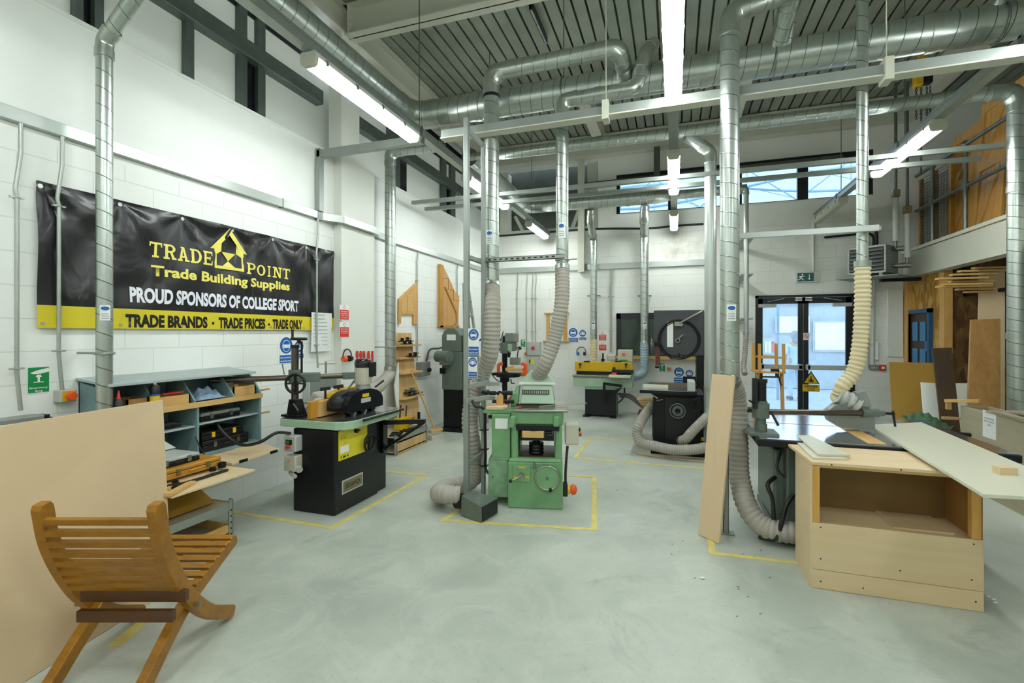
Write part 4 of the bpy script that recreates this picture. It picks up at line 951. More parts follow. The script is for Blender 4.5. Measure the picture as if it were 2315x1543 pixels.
case('amber wooden tool box with brass latch on the open flap', -3.82, -3.5, 2.5, 2.98, .625, .7, 'amber', 'amber', 'wooden_tool_box', latch='gold')
case('grey-lidded plastic organiser case on top of the amber box', -3.84, -3.56, 2.48, 2.84, .702, .765, 'iron', 'grey')
t = Thing('machine_guard', 'pale grey wedge-shaped cover standing at the back of the open flap', 'cover', (-3.95, 2.72, .66))
t.p('cover_shell', MB().hexa([(-4.1, 2.5, .662), (-3.86, 2.46, .77), (-3.84, 2.86, .77), (-4.08, 2.92, .662), (-4.15, 2.56, .84), (-3.97, 2.54, .87), (-3.95, 2.78, .87), (-4.13, 2.8, .84)]), 'grey', .006)
t.p('cover_lip', MB().box(-4.02, -3.86, 2.44, 2.5, .662, .72), 'iron', .004)
t = Thing('adjustable_spanner', 'long black spanner lying on the front edge of the open flap', 'spanner', (-3.4, 2.75, .6))
t.p('handle', MB().bar((-3.38, 2.56, .612), (-3.4, 2.95, .605), .028, .014), 'black', .004); t.p('jaw', MB().fprism(frame((-3.38, 2.55, .605), (0, -1, 0), (1, 0, 0)), [(0, -.02), (.05, -.04), (.1, -.03), (.06, -.01), (.06, .02), (.1, .035), (.05, .045), (0, .02)], 0, .02), 'black', .002)
for i, (x, y) in enumerate(((-3.47, 2.96), (-3.45, 2.86), (-3.44, 2.55))):
    solo('socket', MB().cyl((x, y, .617), (x, y, .655 - i * .012), .03 - .004 * i, 14).cyl((x, y, .655 - i * .012), (x, y, .66 - i * .012), .018, 10), 'iron', ('black socket at the right end of the amber box', 'middle black socket in front of the amber box', 'black socket by the jaw of the long spanner')[i], 'socket')
for i in range(2):
    solo('timber_offcut', MB().bar((-3.34 + i * .09, 2.36, .606), (-3.42 + i * .06, 2.6 + i * .02, .606), .05, .022), 'pine_y', ('pale timber offcut further back on the open flap', 'pale timber offcut at the front corner of the open flap')[i], 'offcut')
# tray contents
def boxopen(lab, x0, x1, y0, y1, z0, z1, m):
    t = Thing('wooden_tray', lab, 'tray', ((x0 + x1) / 2, (y0 + y1) / 2, z0)); w = .012
    t.p('base', MB().box(x0, x1, y0, y1, z0, z0 + w), m)
    for q in ((x0, x0 + w, y0, y1), (x1 - w, x1, y0, y1), (x0, x1, y0, y0 + w), (x0, x1, y1 - w, y1)): t.p('side', MB().box(*q, z0, z1), m)
boxopen('left pine tray in the cupboard, near the spray can', -4.1, -3.9, 2.52, 2.68, 1.101, 1.2, 'oak')
boxopen('middle pine tray in the cupboard, holding a red stick', -4.1, -3.87, 2.73, 3.0, 1.101, 1.19, 'pine_y')
boxopen('right pine tray in the cupboard, beyond the blue rag', -4.1, -3.88, 3.43, 3.68, 1.101, 1.2, 'pine_y')
solo('marker', MB().cyl((-3.95, 2.82, 1.2), (-3.93, 2.98, 1.205), .012, 8), 'red', 'red stick lying across the middle pine tray', 'stick')
t = Thing('spray_can', 'blue and black spray can standing in front of the cupboard trays', 'spray can', (-3.82, 2.66, 1.1))
x, y = -3.862, 2.7
t = t; t.p('can_body', MB().cyl((x, y, 1.101), (x, y, 1.225), .033, 18), 'blue'); t.p('can_band', MB().cyl((x, y, 1.17), (x, y, 1.21), .0335, 18), 'syellow'); t.p('can_shoulder', MB().lathe([(.033, 1.225), (.033, 1.285), (.018, 1.3)], (x, y, 0), seg=18), 'black'); t.p('nozzle', MB().cyl((x, y, 1.3), (x, y, 1.33), .013, 10, .007), 'swhite')
t = Thing('glue_bottle', 'white and black bottle with a red nozzle at the left of the cupboard', 'bottle', (-3.862, 2.44, 1.1)); x, y = -3.862, 2.44
t.p('bottle_body', MB().lathe([(.03, 1.101), (.03, 1.2), (.012, 1.22)], (x, y, 0), seg=16), 'black'); t.p('bottle_label', MB().cyl((x, y, 1.11), (x, y, 1.15), .0305, 16), 'swhite'); t.p('nozzle', MB().cyl((x, y, 1.22), (x, y, 1.28), .013, 10, .004), 'red')
def crumple(u, v): return V((-3.98 + (u - .5) * .18, 3.22 + (v - .5) * .3, 1.12 + .09 * math.sin(PI * u) * math.sin(PI * v) + .03 * math.sin(u * 13 + v * 5) * math.sin(v * 17 - u * 7) * math.sin(PI * u)))
solo('cleaning_rag', MB().grid(crumple, 26, 30), 'rag', 'crumpled pale blue rag in the cupboard tray', 'rag')
for i, (y, l) in enumerate(((2.62, .1), (2.82, .16))):
    t = Thing('hand_tool', ('small dark power tool on the left cupboard shelf', 'dark tangled tool at the back of the left cupboard shelf')[i], 'tool', (-3.95, y, .916))
    t.p('tool_body', MB().cyl((-3.95, y - l / 2, .95), (-3.93, y + l / 2, .95), .032, 12), 'iron'); t.p('tool_head', MB().cyl((-3.93, y + l / 2, .945), (-3.92, y + l / 2 + .05, .945), .022, 10), 'black')
# boards below the flap and the low steel shelf unit
solo('board_offcut', MB().hexa([(-4.0, 2.42, .3), (-3.62, 2.42, .3), (-3.62, 3.02, .3), (-4.0, 3.02, .3), (-4.17, 2.42, .56), (-4.15, 2.42, .57), (-4.15, 3.05, .57), (-4.17, 3.05, .56)]), 'mdf_ochre', 'sloping brown board propped under the open flap', 'board')
def low_unit(lab, x0, x1, y0, y1, h, kick, m='pine_y', slots=True):
    t = Thing('low_shelf_unit', lab, 'shelf unit', ((x0 + x1) / 2, (y0 + y1) / 2, 0))
    t.p('top_shelf', MB().box(x0, x1, y0, y1, h - .012, h), 'ply_grey'); t.p('edge_rail', MB().box(x1 - .002, x1 + .004, y0, y1, h - .06, h + .004).box(x0, x1, y1, y1 + .004, h - .06, h + .004), 'galv')
    t.p('bottom_shelf', MB().box(x0, x1, y0, y1, .03, .045), 'ply_grey'); t.p('back', MB().box(x0, x0 + .01, y0, y1, .03, h), 'mdf_ochre')
    t.p('kickboard', MB().box(x1 - .02, x1, y0 + .03, y1 - .03, .004, kick), m, .002); t.p('end_board', MB().box(x0, x1 - .02, y1 - .02, y1 - .004, .004, kick), m)
    for (x, y) in ((x1, y0), (x1, y1), (x0 + .03, y1)):
        l = t.p('leg', MB().box(x - .003, x + .006, y - .035, y + .004, 0, h + .03).box(x - .035, x + .006, y, y + .006, 0, h + .03), 'galv')
        b = MB()
        for i in range(int(h / .05)): b.box(x + .0055, x + .0068, y - .02, y - .01, .02 + i * .05, .035 + i * .05)
        t.p('leg_slots', b, 'iron', sub=l)
low_unit('low galvanised shelf unit under the tool cupboard', -4.17, -3.51, 2.2, 3.09, .285, .11, 'pine_y')
low_unit('low galvanised shelf unit full of jigs below the plywood jig board', -4.15, -3.66, 5.85, 6.72, .25, .16, 'ply_z')
solo('steel_bar', MB().bar((-3.95, 2.5, .305), (-3.7, 2.9, .297), .02, .012), 'iron', 'dark steel bar lying on the low shelf under the cupboard', 'bar')
# ================================================================ jig board, clamps, broom, wood stand
def lp(px, py, x): return at(px, py, x=x)
t = Thing('jig_board', 'tall plywood board with small shelves of clamps leaning on the left wall', 'board', (-4.08, 6.5, .25))
M = frame((-4.05, 0, 0), (0, 1, 0), (.0, 0, 1))
y0, y1 = at(893, 850, x=-4.1).y, at(936, 850, x=-4.1).y; zt = at(920, 752, x=-4.15).z
t.p('board', MB().hexa([(-4.0, y0, .26), (-3.98, y0, .26), (-3.98, y1, .26), (-4.0, y1, .26), (-4.17, y0, zt), (-4.15, y0, zt), (-4.15, y1, zt), (-4.17, y1, zt)]), 'ply_z', .002)
for py, w in ((780, .14), (808, .1), (896, .1), (841, .12)):
    z = at(915, py, x=-4.1).z; f = (z - .26) / (zt - .26); x = -3.985 - .165 * f
    t.p('ledge', MB().box(x, x + w, y0, y1 + .05, z - .015, z + .012), 'pine_y', .002)
t.p('corner_piece', MB().prism([(-4.05, y0 - .12, .9), (-4.05, y0, .3), (-4.05, y0, 1.25)], (.02, 0, 0)), 'paper')
for i, (px, py) in enumerate(((912, 769), (918, 775), (930, 803), (922, 884), (930, 889), (940, 893))):
    p = at(px, py, x=-4.03); t = Thing('toggle_clamp', ('black bar clamp at the top of the jig board', 'second bar clamp on the top ledge of the jig board', 'small black clamp on the second ledge of the jig board', 'green clamp at left of the lower jig ledge', 'green clamp in the middle of the lower jig ledge', 'black clamp at the right end of the lower jig ledge')[i], 'clamp', p - V((0, 0, .02)))
    t.p('bar', MB().box(p.x - .02, p.x + .05, p.y - .12, p.y + .12, p.z - .02, p.z - .006), 'iron'); t.p('jaw', MB().box(p.x, p.x + .05, p.y + .06, p.y + .09, p.z - .01, p.z + .05), ('green_grey', 'iron')[i < 3], .004); t.p('jaw', MB().box(p.x, p.x + .05, p.y - .09, p.y - .06, p.z - .01, p.z + .04), ('green_grey', 'iron')[i < 3], .004)
    t.p('screw', MB().cyl((p.x + .025, p.y + .05, p.z + .02), (p.x + .025, p.y + .17, p.z + .03), .008, 8).ball((p.x + .025, p.y + .17, p.z + .03), .016), 'steel')
t = Thing('push_broom', 'wooden broom leaning on the wall right of the jig board', 'broom', at(982, 985, z=0))
b0 = at(984, 972, x=-3.66); b1 = at(929, 838, x=-3.98)
t.p('broom_handle', MB().cyl(b0, b1, .013, 10), 'pine'); t.p('broom_head', MB().bar(b0 + V((-.03, -.13, -.0)), b0 + V((.05, .13, 0)), .07, .045), 'pine_y', .01)
t.p('bristles', MB().bar(V((b0.x - .02, b0.y - .13, .035)), V((b0.x + .06, b0.y + .13, .035)), .09, .07), 'beige')
t = Thing('yellow_jig', 'yellow block jig with wooden handles on the low unit', 'jig', (-3.95, 6.28, .25))
p = at(905, 898, x=-3.9); yb = p.y
t.p('jig_block', MB().box(-3.98, -3.86, yb - .05, yb + .2, .25, .43), 'yellow', .008); t.p('jig_post', MB().cyl((-3.92, yb + .02, .43), (-3.92, yb + .05, .62), .012, 8).cyl((-3.9, yb + .16, .42), (-3.88, yb + .14, .6), .01, 8), 'walnut')
t.p('jig_handle', MB().cyl((-3.86, yb + .15, .36), (-3.76, yb + .2, .42), .014, 10).cyl((-3.86, yb + .18, .3), (-3.76, yb + .24, .33), .014, 10), 'teak')
t = Thing('green_bracket', 'pale green angle bracket standing on the right end of the low unit', 'bracket', (-3.75, 6.62, .25)); t.p('plate', MB().box(-3.84, -3.68, 6.45, 6.66, .25, .27), 'green_grey', .004); t.p('upright', MB().box(-3.78, -3.74, 6.64, 6.66, .27, .48), 'iron')
for i in range(5):
    y = 5.92 + i * .11; x = -3.72 - .05 * (i % 3)
    t = Thing('cutter_tool', ('black cutter head nearest the spindle moulder on the low unit', 'second black cutter tool on the low unit', 'third black cutter tool on the low unit, mid-shelf', 'fourth black cutter tool on the low unit', 'black cutter tool next to the yellow jig')[i], 'tool', (x, y, .25))
    t.p('tool_bar', MB().bar((x - .08, y - .03, .262), (x + .08, y + .02, .262), .02, .016), 'black'); t.p('tool_head', MB().cyl((x + .05, y + .01, .25), (x + .05, y + .01, .29), .024, 10), 'iron')
# ================================================================ spindle moulder
t = Thing('spindle_moulder', 'black spindle moulder with pale green table and yellow panel, in front of the cupboard', 'woodworking machine', (-3.22, 4.1, 0))
t.p('base_cabinet', MB().box(-3.47, -2.99, 3.73, 4.42, 0, .79), 'navy', .012); t.p('base_extension', MB().box(-3.4, -3.02, 4.45, 4.62, .0, .79), 'navy', .01)
pr = [(-3.62, 3.72), (-2.98, 3.72), (-2.9, 3.75), (-2.86, 3.83), (-2.86, 4.62), (-2.9, 4.68), (-3.62, 4.68)]
t.p('table_edge', MB().prism([(a, c, .8) for a, c in pr], (0, 0, .075)), 'green_pale', .006)
t.p('table_top', MB().prism([(a * .985 - .048, 4.2 + (c - 4.2) * .985, .875) for a, c in pr], (0, 0, .006)), 'table_iron')
t.p('slide_bar', MB().cyl((-2.83, 3.95, .865), (-2.83, 4.66, .865), .014, 12), 'black')
br = t.p('support_bracket', MB().bar((-2.98, 4.5, .74), (-2.5, 4.55, .77), .05, .045).bar((-2.975, 4.5, .45), (-2.52, 4.55, .75), .03, .03).box(-3.0, -2.95, 4.46, 4.54, .42, .76), 'gloss_black')
y0, y1 = 3.78, 4.22
pn = t.p('control_panel', MB().box(-2.99, -2.982, y0, y1, .5, .78), 'sun')
t.p('panel_label', MB().box(-2.982, -2.98, y0 + .02, y0 + .14, .565, .63), 'swhite', sub=pn); M = WL(y0, .5, -2.9805)
t.p('panel_lettering', MB().text('S M 4', M, .02, .012, .12, .03, .02).text('Spindle', M, .02, .225, .1, .012).text('moulder', M, .02, .2, .09, .012).text('speed', M, .07, .15, .05, .01), 'sblack', sub=pn)
t.p('knob', MB().cyl((-2.985, y0 + .24, .74), (-2.95, y0 + .24, .74), .02, 12).cyl((-2.95, y0 + .22, .74), (-2.95, y0 + .27, .745), .01, 8), 'black')
R_ = MX.Rotation(PI / 2, 4, 'Y'); hw_ = t.p('handwheel', MB().ring((-2.93, 4.19, .59), .085, .013, R_, 28, 8).cyl((-2.985, 4.19, .59), (-2.92, 4.19, .59), .02, 12).bar((-2.935, 4.11, .59), (-2.935, 4.27, .59), .02, .012).bar((-2.935, 4.19, .51), (-2.935, 4.19, .67), .02, .012, (0, 1, 0)), 'black'); t.p('wheel_handle', MB().cyl((-2.93, 4.25, .63), (-2.87, 4.25, .63), .011, 10), 'black', sub=hw_)
z0, z1 = .17, .3; ya, yb_ = 3.83, 4.15
np_ = t.p('name_plate', MB().fprism(WL(0, 0, -2.99), [(ya, z0), (yb_, z0), (yb_, z1), (ya, z1)], 0, .006), 'grey'); t.p('plate_face', MB().fbox(WL(0, 0, -2.984), ya + .015, yb_ - .015, z0 + .014, z1 - .014, 0, .003), 'gold', sub=np_)
t.p('plate_lettering', MB().text('SEDGWICK', WL(0, 0, -2.9805), ya + .04, (z0 + z1) / 2 - .022, yb_ - ya - .08, .044, .02), 'sblack', sub=np_)
for i, (za, zb, m) in enumerate(((.585, .735, 'grey'), (.4, .55, 'beige'))):
    p = t.p('switch_box', MB().box(-3.5, -3.36, 3.64, 3.735, za, zb), m, .012)
    if i == 0: t.p('start_button', MB().box(-3.47, -3.4, 3.632, 3.642, .655, .7), 'sblack', sub=p); t.p('start_light', MB().box(-3.455, -3.425, 3.626, 3.634, .665, .69), 'sgreen', sub=p); t.p('stop_button', MB().cyl((-3.435, 3.64, .635), (-3.435, 3.61, .635), .018, 12), 'red', sub=p)
    else: t.p('indicator', MB().cyl((-3.44, 3.64, .5), (-3.44, 3.634, .5), .008, 8), 'orange', sub=p); t.p('plug', MB().cyl((-3.36, 3.68, .43), (-3.33, 3.66, .42), .03, 12).cyl((-3.46, 3.68, .38), (-3.36, 3.64, .36), .018, 10), 'grey', sub=p)
# wooden fence and guard hood at the rear of the table
t.p('fence_plate', MB().box(-3.33, -3.285, 3.76, 4.2, .882, 1.045), 'amber', .003); t.p('fence_board', MB().box(-3.285, -3.255, 3.84, 4.2, .89, 1.04), 'pine_y', .003)
t.p('fence_casting', MB().hexa([(-3.56, 3.95, .882), (-3.36, 3.95, .882), (-3.36, 4.5, .882), (-3.56, 4.5, .882), (-3.5, 4.02, 1.1), (-3.38, 4.02, 1.04), (-3.38, 4.45, 1.04), (-3.5, 4.45, 1.12)]).ball((-3.4, 4.0, .97), .08), 'beige', .01)
t.p('guard_cover', MB().prism([(-3.36, 4.02, 1.05), (-3.36, 4.62, 1.06), (-3.36, 4.62, 1.12), (-3.36, 4.3, 1.13), (-3.36, 4.05, 1.09)], (.14, 0, 0)), 'yellow', .006)
for y in (4.0, 4.2): t.p('wing_knob', MB().cyl((-3.32, y, 1.03), (-3.32, y, 1.13), .012, 8).bar((-3.36, y - .03, 1.14), (-3.28, y + .03, 1.15), .02, .035), 'black', .004)
# ---- power feeder on its stand
t = Thing('power_feeder', 'black and grey power feeder on an overhead arm, mounted on the spindle moulder table', 'feeder', (-3.55, 3.84, .882))
cxp, cyp = -3.56, 3.85
t.p('stand_foot', MB().box(cxp - .1, cxp + .12, cyp - .08, cyp + .1, .882, .905).hexa([(cxp - .06, cyp - .05, .905), (cxp + .08, cyp - .05, .905), (cxp + .08, cyp + .07, .905), (cxp - .06, cyp + .07, .905), (cxp - .04, cyp - .04, 1.05), (cxp + .05, cyp - .04, 1.05), (cxp + .05, cyp + .05, 1.05), (cxp - .04, cyp + .05, 1.05)]), 'iron', .006)
t.p('clamp_lever', MB().cyl((cxp + .03, cyp - .05, 1.01), (cxp + .13, cyp - .1, .96), .008, 8), 'steel')
t.p('column', MB().cyl((cxp, cyp, 1.03), (cxp, cyp, 1.56), .035, 20), 'brown_steel'); t.p('column_cap', MB().cyl((cxp, cyp, 1.555), (cxp, cyp, 1.585), .043, 20), 'iron')
hw2 = t.p('lift_handwheel', MB().ring((cxp + .03, cyp + .02, 1.645), .068, .014, None, 24, 8).cyl((cxp + .03, cyp + .02, 1.6), (cxp + .03, cyp + .02, 1.65), .018, 10).bar((cxp - .035, cyp, 1.645), (cxp + .095, cyp + .04, 1.645), .02, .012), 'black'); t.p('wheel_handle', MB().cyl((cxp - .03, cyp, 1.65), (cxp - .03, cyp, 1.74), .012, 10), 'black', sub=hw2)
t.p('lift_screw', MB().cyl((cxp + .055, cyp + .03, 1.3), (cxp + .055, cyp + .03, 1.62), .011, 10), 'iron')
a0, a1 = V((-4.08, 3.36, 1.262)), V((-3.14, 4.26, 1.262)); dd = (a1 - a0).normalized()
t.p('overhead_arm', MB().cyl(a0, a1, .027, 20), 'brown_steel'); t.p('arm_end', MB().cyl(a0 - dd * .012, a0, .03, 18), 'iron'); t.p('arm_clamp', MB().bar(a0 + dd * .68, a0 + dd * .95, .09, .09).cyl((cxp, cyp, 1.2), (cxp, cyp, 1.34), .06, 18), 'green_grey', .012)
q = V((cxp + .06, cyp - .06, 1.21)); MM = frame(q, (CC, CS, 0), (0, 0, 1)); t.p('arm_handwheel', MB().ring(q, .092, .013, MM, 28, 8).cyl(q - V((-.05, .05, 0)) * -1, q, .03, 14).bar(q - CR * .09, q + CR * .09, .02, .014).bar(q - V((0, 0, .09)), q + V((0, 0, .09)), .02, .014, (1, 0, 0)), 'black')
t.p('tee_lever', MB().cyl(a0 + dd * .62 + V((0, 0, .03)), a0 + dd * .6 + V((0, 0, .14)), .006, 6).cyl(a0 + dd * 1.0 + V((0, 0, .03)), a0 + dd * 1.0 + V((0, 0, .15)), .01, 8).cyl(a0 + dd * .93 + V((0, 0, .13)), a0 + dd * 1.09 + V((0, 0, .13)), .006, 6), 'steel')
t.p('swivel_joint', MB().bar(a1 - dd * .14, a1 + dd * .12, .07, .07).cyl(a1 + dd * .08 + V((0, 0, -.16)), a1 + dd * .08 + V((0, 0, .02)), .035, 14).cyl(a1 + dd * .08 + V((0, 0, .02)), a1 + dd * .08 + V((0, 0, .1)), .01, 8).cyl(a1 - dd * .02 + V((0, 0, -.05)), a1 - dd * .15 + V((.05, .0, -.17)), .01, 8), 'green_grey', .008)
mo = V((-3.09, 4.3, 0))
mt = t.p('motor', MB().cyl(mo + V((0, 0, 1.17)), mo + V((0, 0, 1.345)), .082, 28), 'beige'); b = MB()
for i in range(22):
    a = 2 * PI * i / 22; b.bar(mo + V((.082 * math.cos(a), .082 * math.sin(a), 1.18)), mo + V((.082 * math.cos(a), .082 * math.sin(a), 1.34)), .006, .012, (math.cos(a), math.sin(a), 0))
t.p('cooling_fins', b, 'beige', sub=mt); t.p('motor_cap', MB().lathe([(.086, 1.345), (.088, 1.4), (.075, 1.43), (.03, 1.437)], mo, seg=28), 'gloss_black', sub=mt); t.p('terminal_box', MB().box(mo.x + .06, mo.x + .11, mo.y - .02, mo.y + .08, 1.25, 1.4), 'black', .006, sub=mt)
t.p('gearbox', MB().cyl(mo + V((0, 0, 1.1)), mo + V((0, 0, 1.17)), .09, 24, .07), 'grey_mid')
def arch(x, y0, y1, z0, h, n=14): return [(x, y0, z0)] + [(x, (y0 + y1) / 2 - (y1 - y0) / 2 * math.cos(PI * i / n) ** 1 * (1 if True else 1), z0 + h * (.35 + .65 * math.sin(PI * i / n))) for i in range(n + 1)] + [(x, y1, z0)]
t.p('feeder_hood', MB().prism(arch(-3.0, 3.93, 4.53, .92, .21), (-.1, 0, 0), True), 'gloss_black', .008)
t.p('feeder_housing', MB().prism(arch(-3.1, 3.9, 4.4, .94, .18), (-.12, 0, 0), True).ball((-3.14, 3.95, 1.02), .09, (1, .9, .85)), 'black')
t.p('feeder_label', MB().box(-2.998, -2.996, 4.16, 4.27, 1.05, 1.085), 'syellow'); t.p('feeder_label', MB().box(-2.998, -2.996, 4.14, 4.3, .995, 1.04), 'grey')
for y in (4.04, 4.22, 4.4): t.p('feed_roller', MB().cyl((-3.1, y, .923), (-3.03, y, .923), .042, 18), 'black')
t.p('feeder_knob', MB().cyl((-3.0, 4.38, 1.13), (-2.93, 4.44, 1.2), .01, 8), 'black')
t.p('supply_cable', MB().tube(catmull([a0 + V((.01, 0, -.01)), at(470, 900, d=4.45), at(495, 965, d=4.35), at(540, 1003, d=4.3), at(585, 1000, d=4.25), at(625, 978, d=4.3), V((-3.5, 3.72, .74))], 10), .014, 10), 'cable')
hose('ribbed extraction hose curving down behind the power feeder', [(-3.95, 6.15, 1.2), (-3.95, 6.12, 1.1), (-3.86, 5.75, .98), (-3.62, 5.2, .98), (-3.5, 4.75, 1.0)], .16, 'hose')
# ================================================================ chisel mortiser
o = at(1000, 972, z=0)
t = Thing('mortiser', 'tall grey-green chisel mortiser against the left wall, near the back corner', 'woodworking machine', (-3.62, 7.75, 0))
t.p('base', MB().box(-3.85, -3.4, 7.55, 8.0, 0, .07).box(-3.82, -3.44, 7.6, 7.95, .07, .72), 'iron', .015)
t.p('body', MB().box(-3.84, -3.46, 7.58, 7.95, .72, 1.38), 'green_grey', .02)
hp_ = [(-3.84, 1.38), (-3.48, 1.38), (-3.48, 1.66), (-3.53, 1.74), (-3.6, 1.79), (-3.72, 1.79), (-3.8, 1.74), (-3.84, 1.66)]
t.p('head', MB().prism([(a, 7.58, c) for a, c in hp_], (0, .37, 0)), 'green_grey', .012); t.p('lifting_eye', MB().ring((-3.66, 7.76, 1.83), .035, .01, MX.Rotation(PI / 2, 4, 'X'), 14, 6), 'steel')
t.p('label', MB().box(-3.74, -3.57, 7.575, 7.58, 1.58, 1.68), 'paper')
t.p('front_slide', MB().box(-3.42, -3.3, 7.62, 7.9, .9, 1.75).box(-3.46, -3.42, 7.66, 7.86, .8, 1.6), 'green_grey', .015)
t.p('motor', MB().cyl((-3.9, 7.55, 1.3), (-3.62, 7.45, 1.3), .1, 18).box(-3.8, -3.62, 7.42, 7.58, 1.16, 1.3), 'green_grey'); t.p('switch', MB().box(-3.86, -3.76, 7.54, 7.58, 1.0, 1.1), 'iron', .006)
t.p('work_table', MB().box(-3.4, -3.1, 7.5, 7.95, .62, .68), 'iron', .01); t.p('wood_facing', MB().box(-3.38, -3.14, 7.48, 7.5, .68, .78), 'amber'); t.p('lever', MB().cyl((-3.3, 7.7, 1.5), (-3.05, 7.55, 1.62), .014, 8).ball((-3.05, 7.55, 1.62), .03), 'iron')
# aluminium steps leaning in the corner
t = Thing('step_ladder', 'grey aluminium step ladder leaning in the back left corner', 'ladder', (-3.0, 8.9, 0))
A, B_ = at(1048, 640, d=8.6), at(1088, 930, d=8.7); B_.z = 0; A2, B2 = A + V((-.1, .42, 0)), B_ + V((-.08, .5, 0))
for a, b_ in ((A, B_), (A2, B2)): t.p('stile', MB().bar(a, b_, .03, .07), 'zinc')
for i in range(1, 9): t.p('rung', MB().bar(A.lerp(B_, i / 9), A2.lerp(B2, i / 9), .07, .022), 'zinc')
t.p('prop', MB().bar(A, V((A.x - .1, A.y + .3, 0)), .025, .04).bar(A2, V((A2.x - .1, A2.y + .15, 0)), .025, .04), 'zinc')
# ================================================================ steel uprights with signs, hose and floor sweep
f1 = V((-1.98, 4.46, 0)); f2 = V((-1.88, 4.66, 0))
t = Thing('steel_upright', 'pair of pale steel uprights bolted together, left of the green machine', 'upright', f1)
t.p('front_post', MB().box(f1.x - .026, f1.x + .026, f1.y - .026, f1.y + .026, 0, 3.86), 'zinc', .004)
t.p('rear_post', MB().box(f2.x - .02, f2.x + .02, f2.y - .02, f2.y + .02, 0, 3.66), 'zinc', .004)
t.p('foot_plate', MB().box(f1.x - .06, f1.x + .06, f1.y - .06, f1.y + .06, 0, .008), 'zinc'); t.p('foot_plate', MB().box(f2.x - .06, f2.x + .06, f2.y - .05, f2.y + .06, 0, .008), 'zinc')
t.p('brace', MB().bar(f1 + V((.02, 0, .38)), f2 + V((0, 0, .46)), .02, .045), 'zinc')
t.p('top_tie', MB().bar(f1 + V((.0, 0, 3.76)), f2 + V((0, 0, 3.64)), .02, .05), 'zinc')
z1, z2 = at(1080, 872, d=4.9).z, at(1080, 905, d=4.9).z
for z in (z1, z2): t.p('cross_plate', MB().bar(f1 + V((-.0, -.03, z)), f2 + V((.08, -.03, z + .03)), .02, .05).bar(f2 + V((-.02, .0, z + .01)), f2 + V((.16, .06, z + .01)), .02, .04), 'zinc', .003)
t.p('clamp_bolt', MB().cyl(f2 + V((.02, -.06, (z1 + z2) / 2)), f2 + V((.02, .08, (z1 + z2) / 2)), .02, 10), 'iron')
t.p('clamp_arm', MB().cyl(f2 + V((-.02, 0, z2 + .06)), f2 + V((.3, .05, z2 + .07)), .022, 10).cyl(f2 + V((.1, 0, z2 - .02)), f2 + V((.32, .05, z2 - .02)), .018, 10), 'iron')
zz = at(1080, 588, d=4.9).z; t.p('tie_channel', MB().bar(f1 + V((.03, 0, zz + .02)), V((ax - .05, 4.7, zz)), .04, .04), 'galv')
SG = frame(f1 + V((.0, -.034, 0)), CR, (0, 0, 1)); s = at(1059, 835, d=4.8); e = at(1073, 742, d=4.8)
def post_sign(pz0, pz1, w, fn, lab):
    M = frame(at(1059, pz0, d=4.79), CR * .8 - CF * .35, (0, 0, 1)); h = at(1059, pz1, d=4.79).z - at(1059, pz0, d=4.79).z
    s = Sign(M, w, h, lab); fn(s, w / 2, h - w * .52, w * .47); s.rect('blue', .004, .004, w - .008, h * .3, 1)
    for i in range(2): s.text('swhite', ('Eye protection' if fn is goggles else 'Ear protection', 'must be worn')[i], w * .1, h * (.18 - .12 * i), w * .8, h * .07)
    s.done()
post_sign(802, 742, .12, goggles, 'tall blue eye protection sign tied to the steel upright')
post_sign(855, 806, .1, ears, 'blue ear protection sign tied low on the steel upright')
t = Thing('control_cable', 'black cable tied down the rear steel upright into the green machine', 'cable', f2)
t.p('cable', MB().tube(catmull([at(1068, 905, d=4.85), at(1075, 918, d=4.82), at(1094, 925, d=4.85), f2 + V((.03, -.03, .72)), f2 + V((.035, -.03, .45)), f2 + V((.04, -.03, .3)), at(1116, 1078, d=4.78)], 10), .015, 10), 'cable')
for z in (.7, .5, .33): t.p('cable_tie', MB().box(f2.x - .026, f2.x + .055, f2.y - .05, f2.y + .026, z, z + .008), 'black')
hose('thick ribbed hose dropping past the steel uprights and curling on the floor', [(ax, ay, 2.22), at(1113, 700, d=5.0), at(1110, 790, d=5.0), at(1092, 840, d=5.1), at(1070, 900, d=5.15), at(1062, 950, d=5.15), at(1068, 1000, d=5.15), at(1076, 1050, d=5.2), at(1070, 1082, d=5.22), at(1042, 1096, d=5.15), at(1005, 1104, d=4.95), at(992, 1115, d=4.75), at(1012, 1117, d=4.62), at(1040, 1119, d=4.62)], .165, 'hose', .042, 12)
s = at(1085, 1127, d=4.55); t = Thing('floor_sweep', 'dark sheet steel floor sweep hood at the end of the curled hose', 'extraction hood', (s.x, s.y, 0))
ce = at(1045, 1120, d=4.6); u = (CR * .86 - CF * .5).normalized(); w = V((0, 0, 1)).cross(u)
t.p('hood_collar', MB().cyl(V((ce.x, ce.y, .1)) - u * .06, V((ce.x, ce.y, .1)) + u * .06, .072, 20), 'iron')
a = V((ce.x, ce.y, 0)) + u * .05; c = a + u * .26
h = MB().hexa([a - w * .09 + V((0, 0, .005)), c - w * .14 + V((0, 0, .005)), c + w * .14 + V((0, 0, .005)), a + w * .09 + V((0, 0, .005)), a - w * .08 + V((0, 0, .19)), c - w * .14 + V((0, 0, .15)), c + w * .14 + V((0, 0, .15)), a + w * .08 + V((0, 0, .19))])
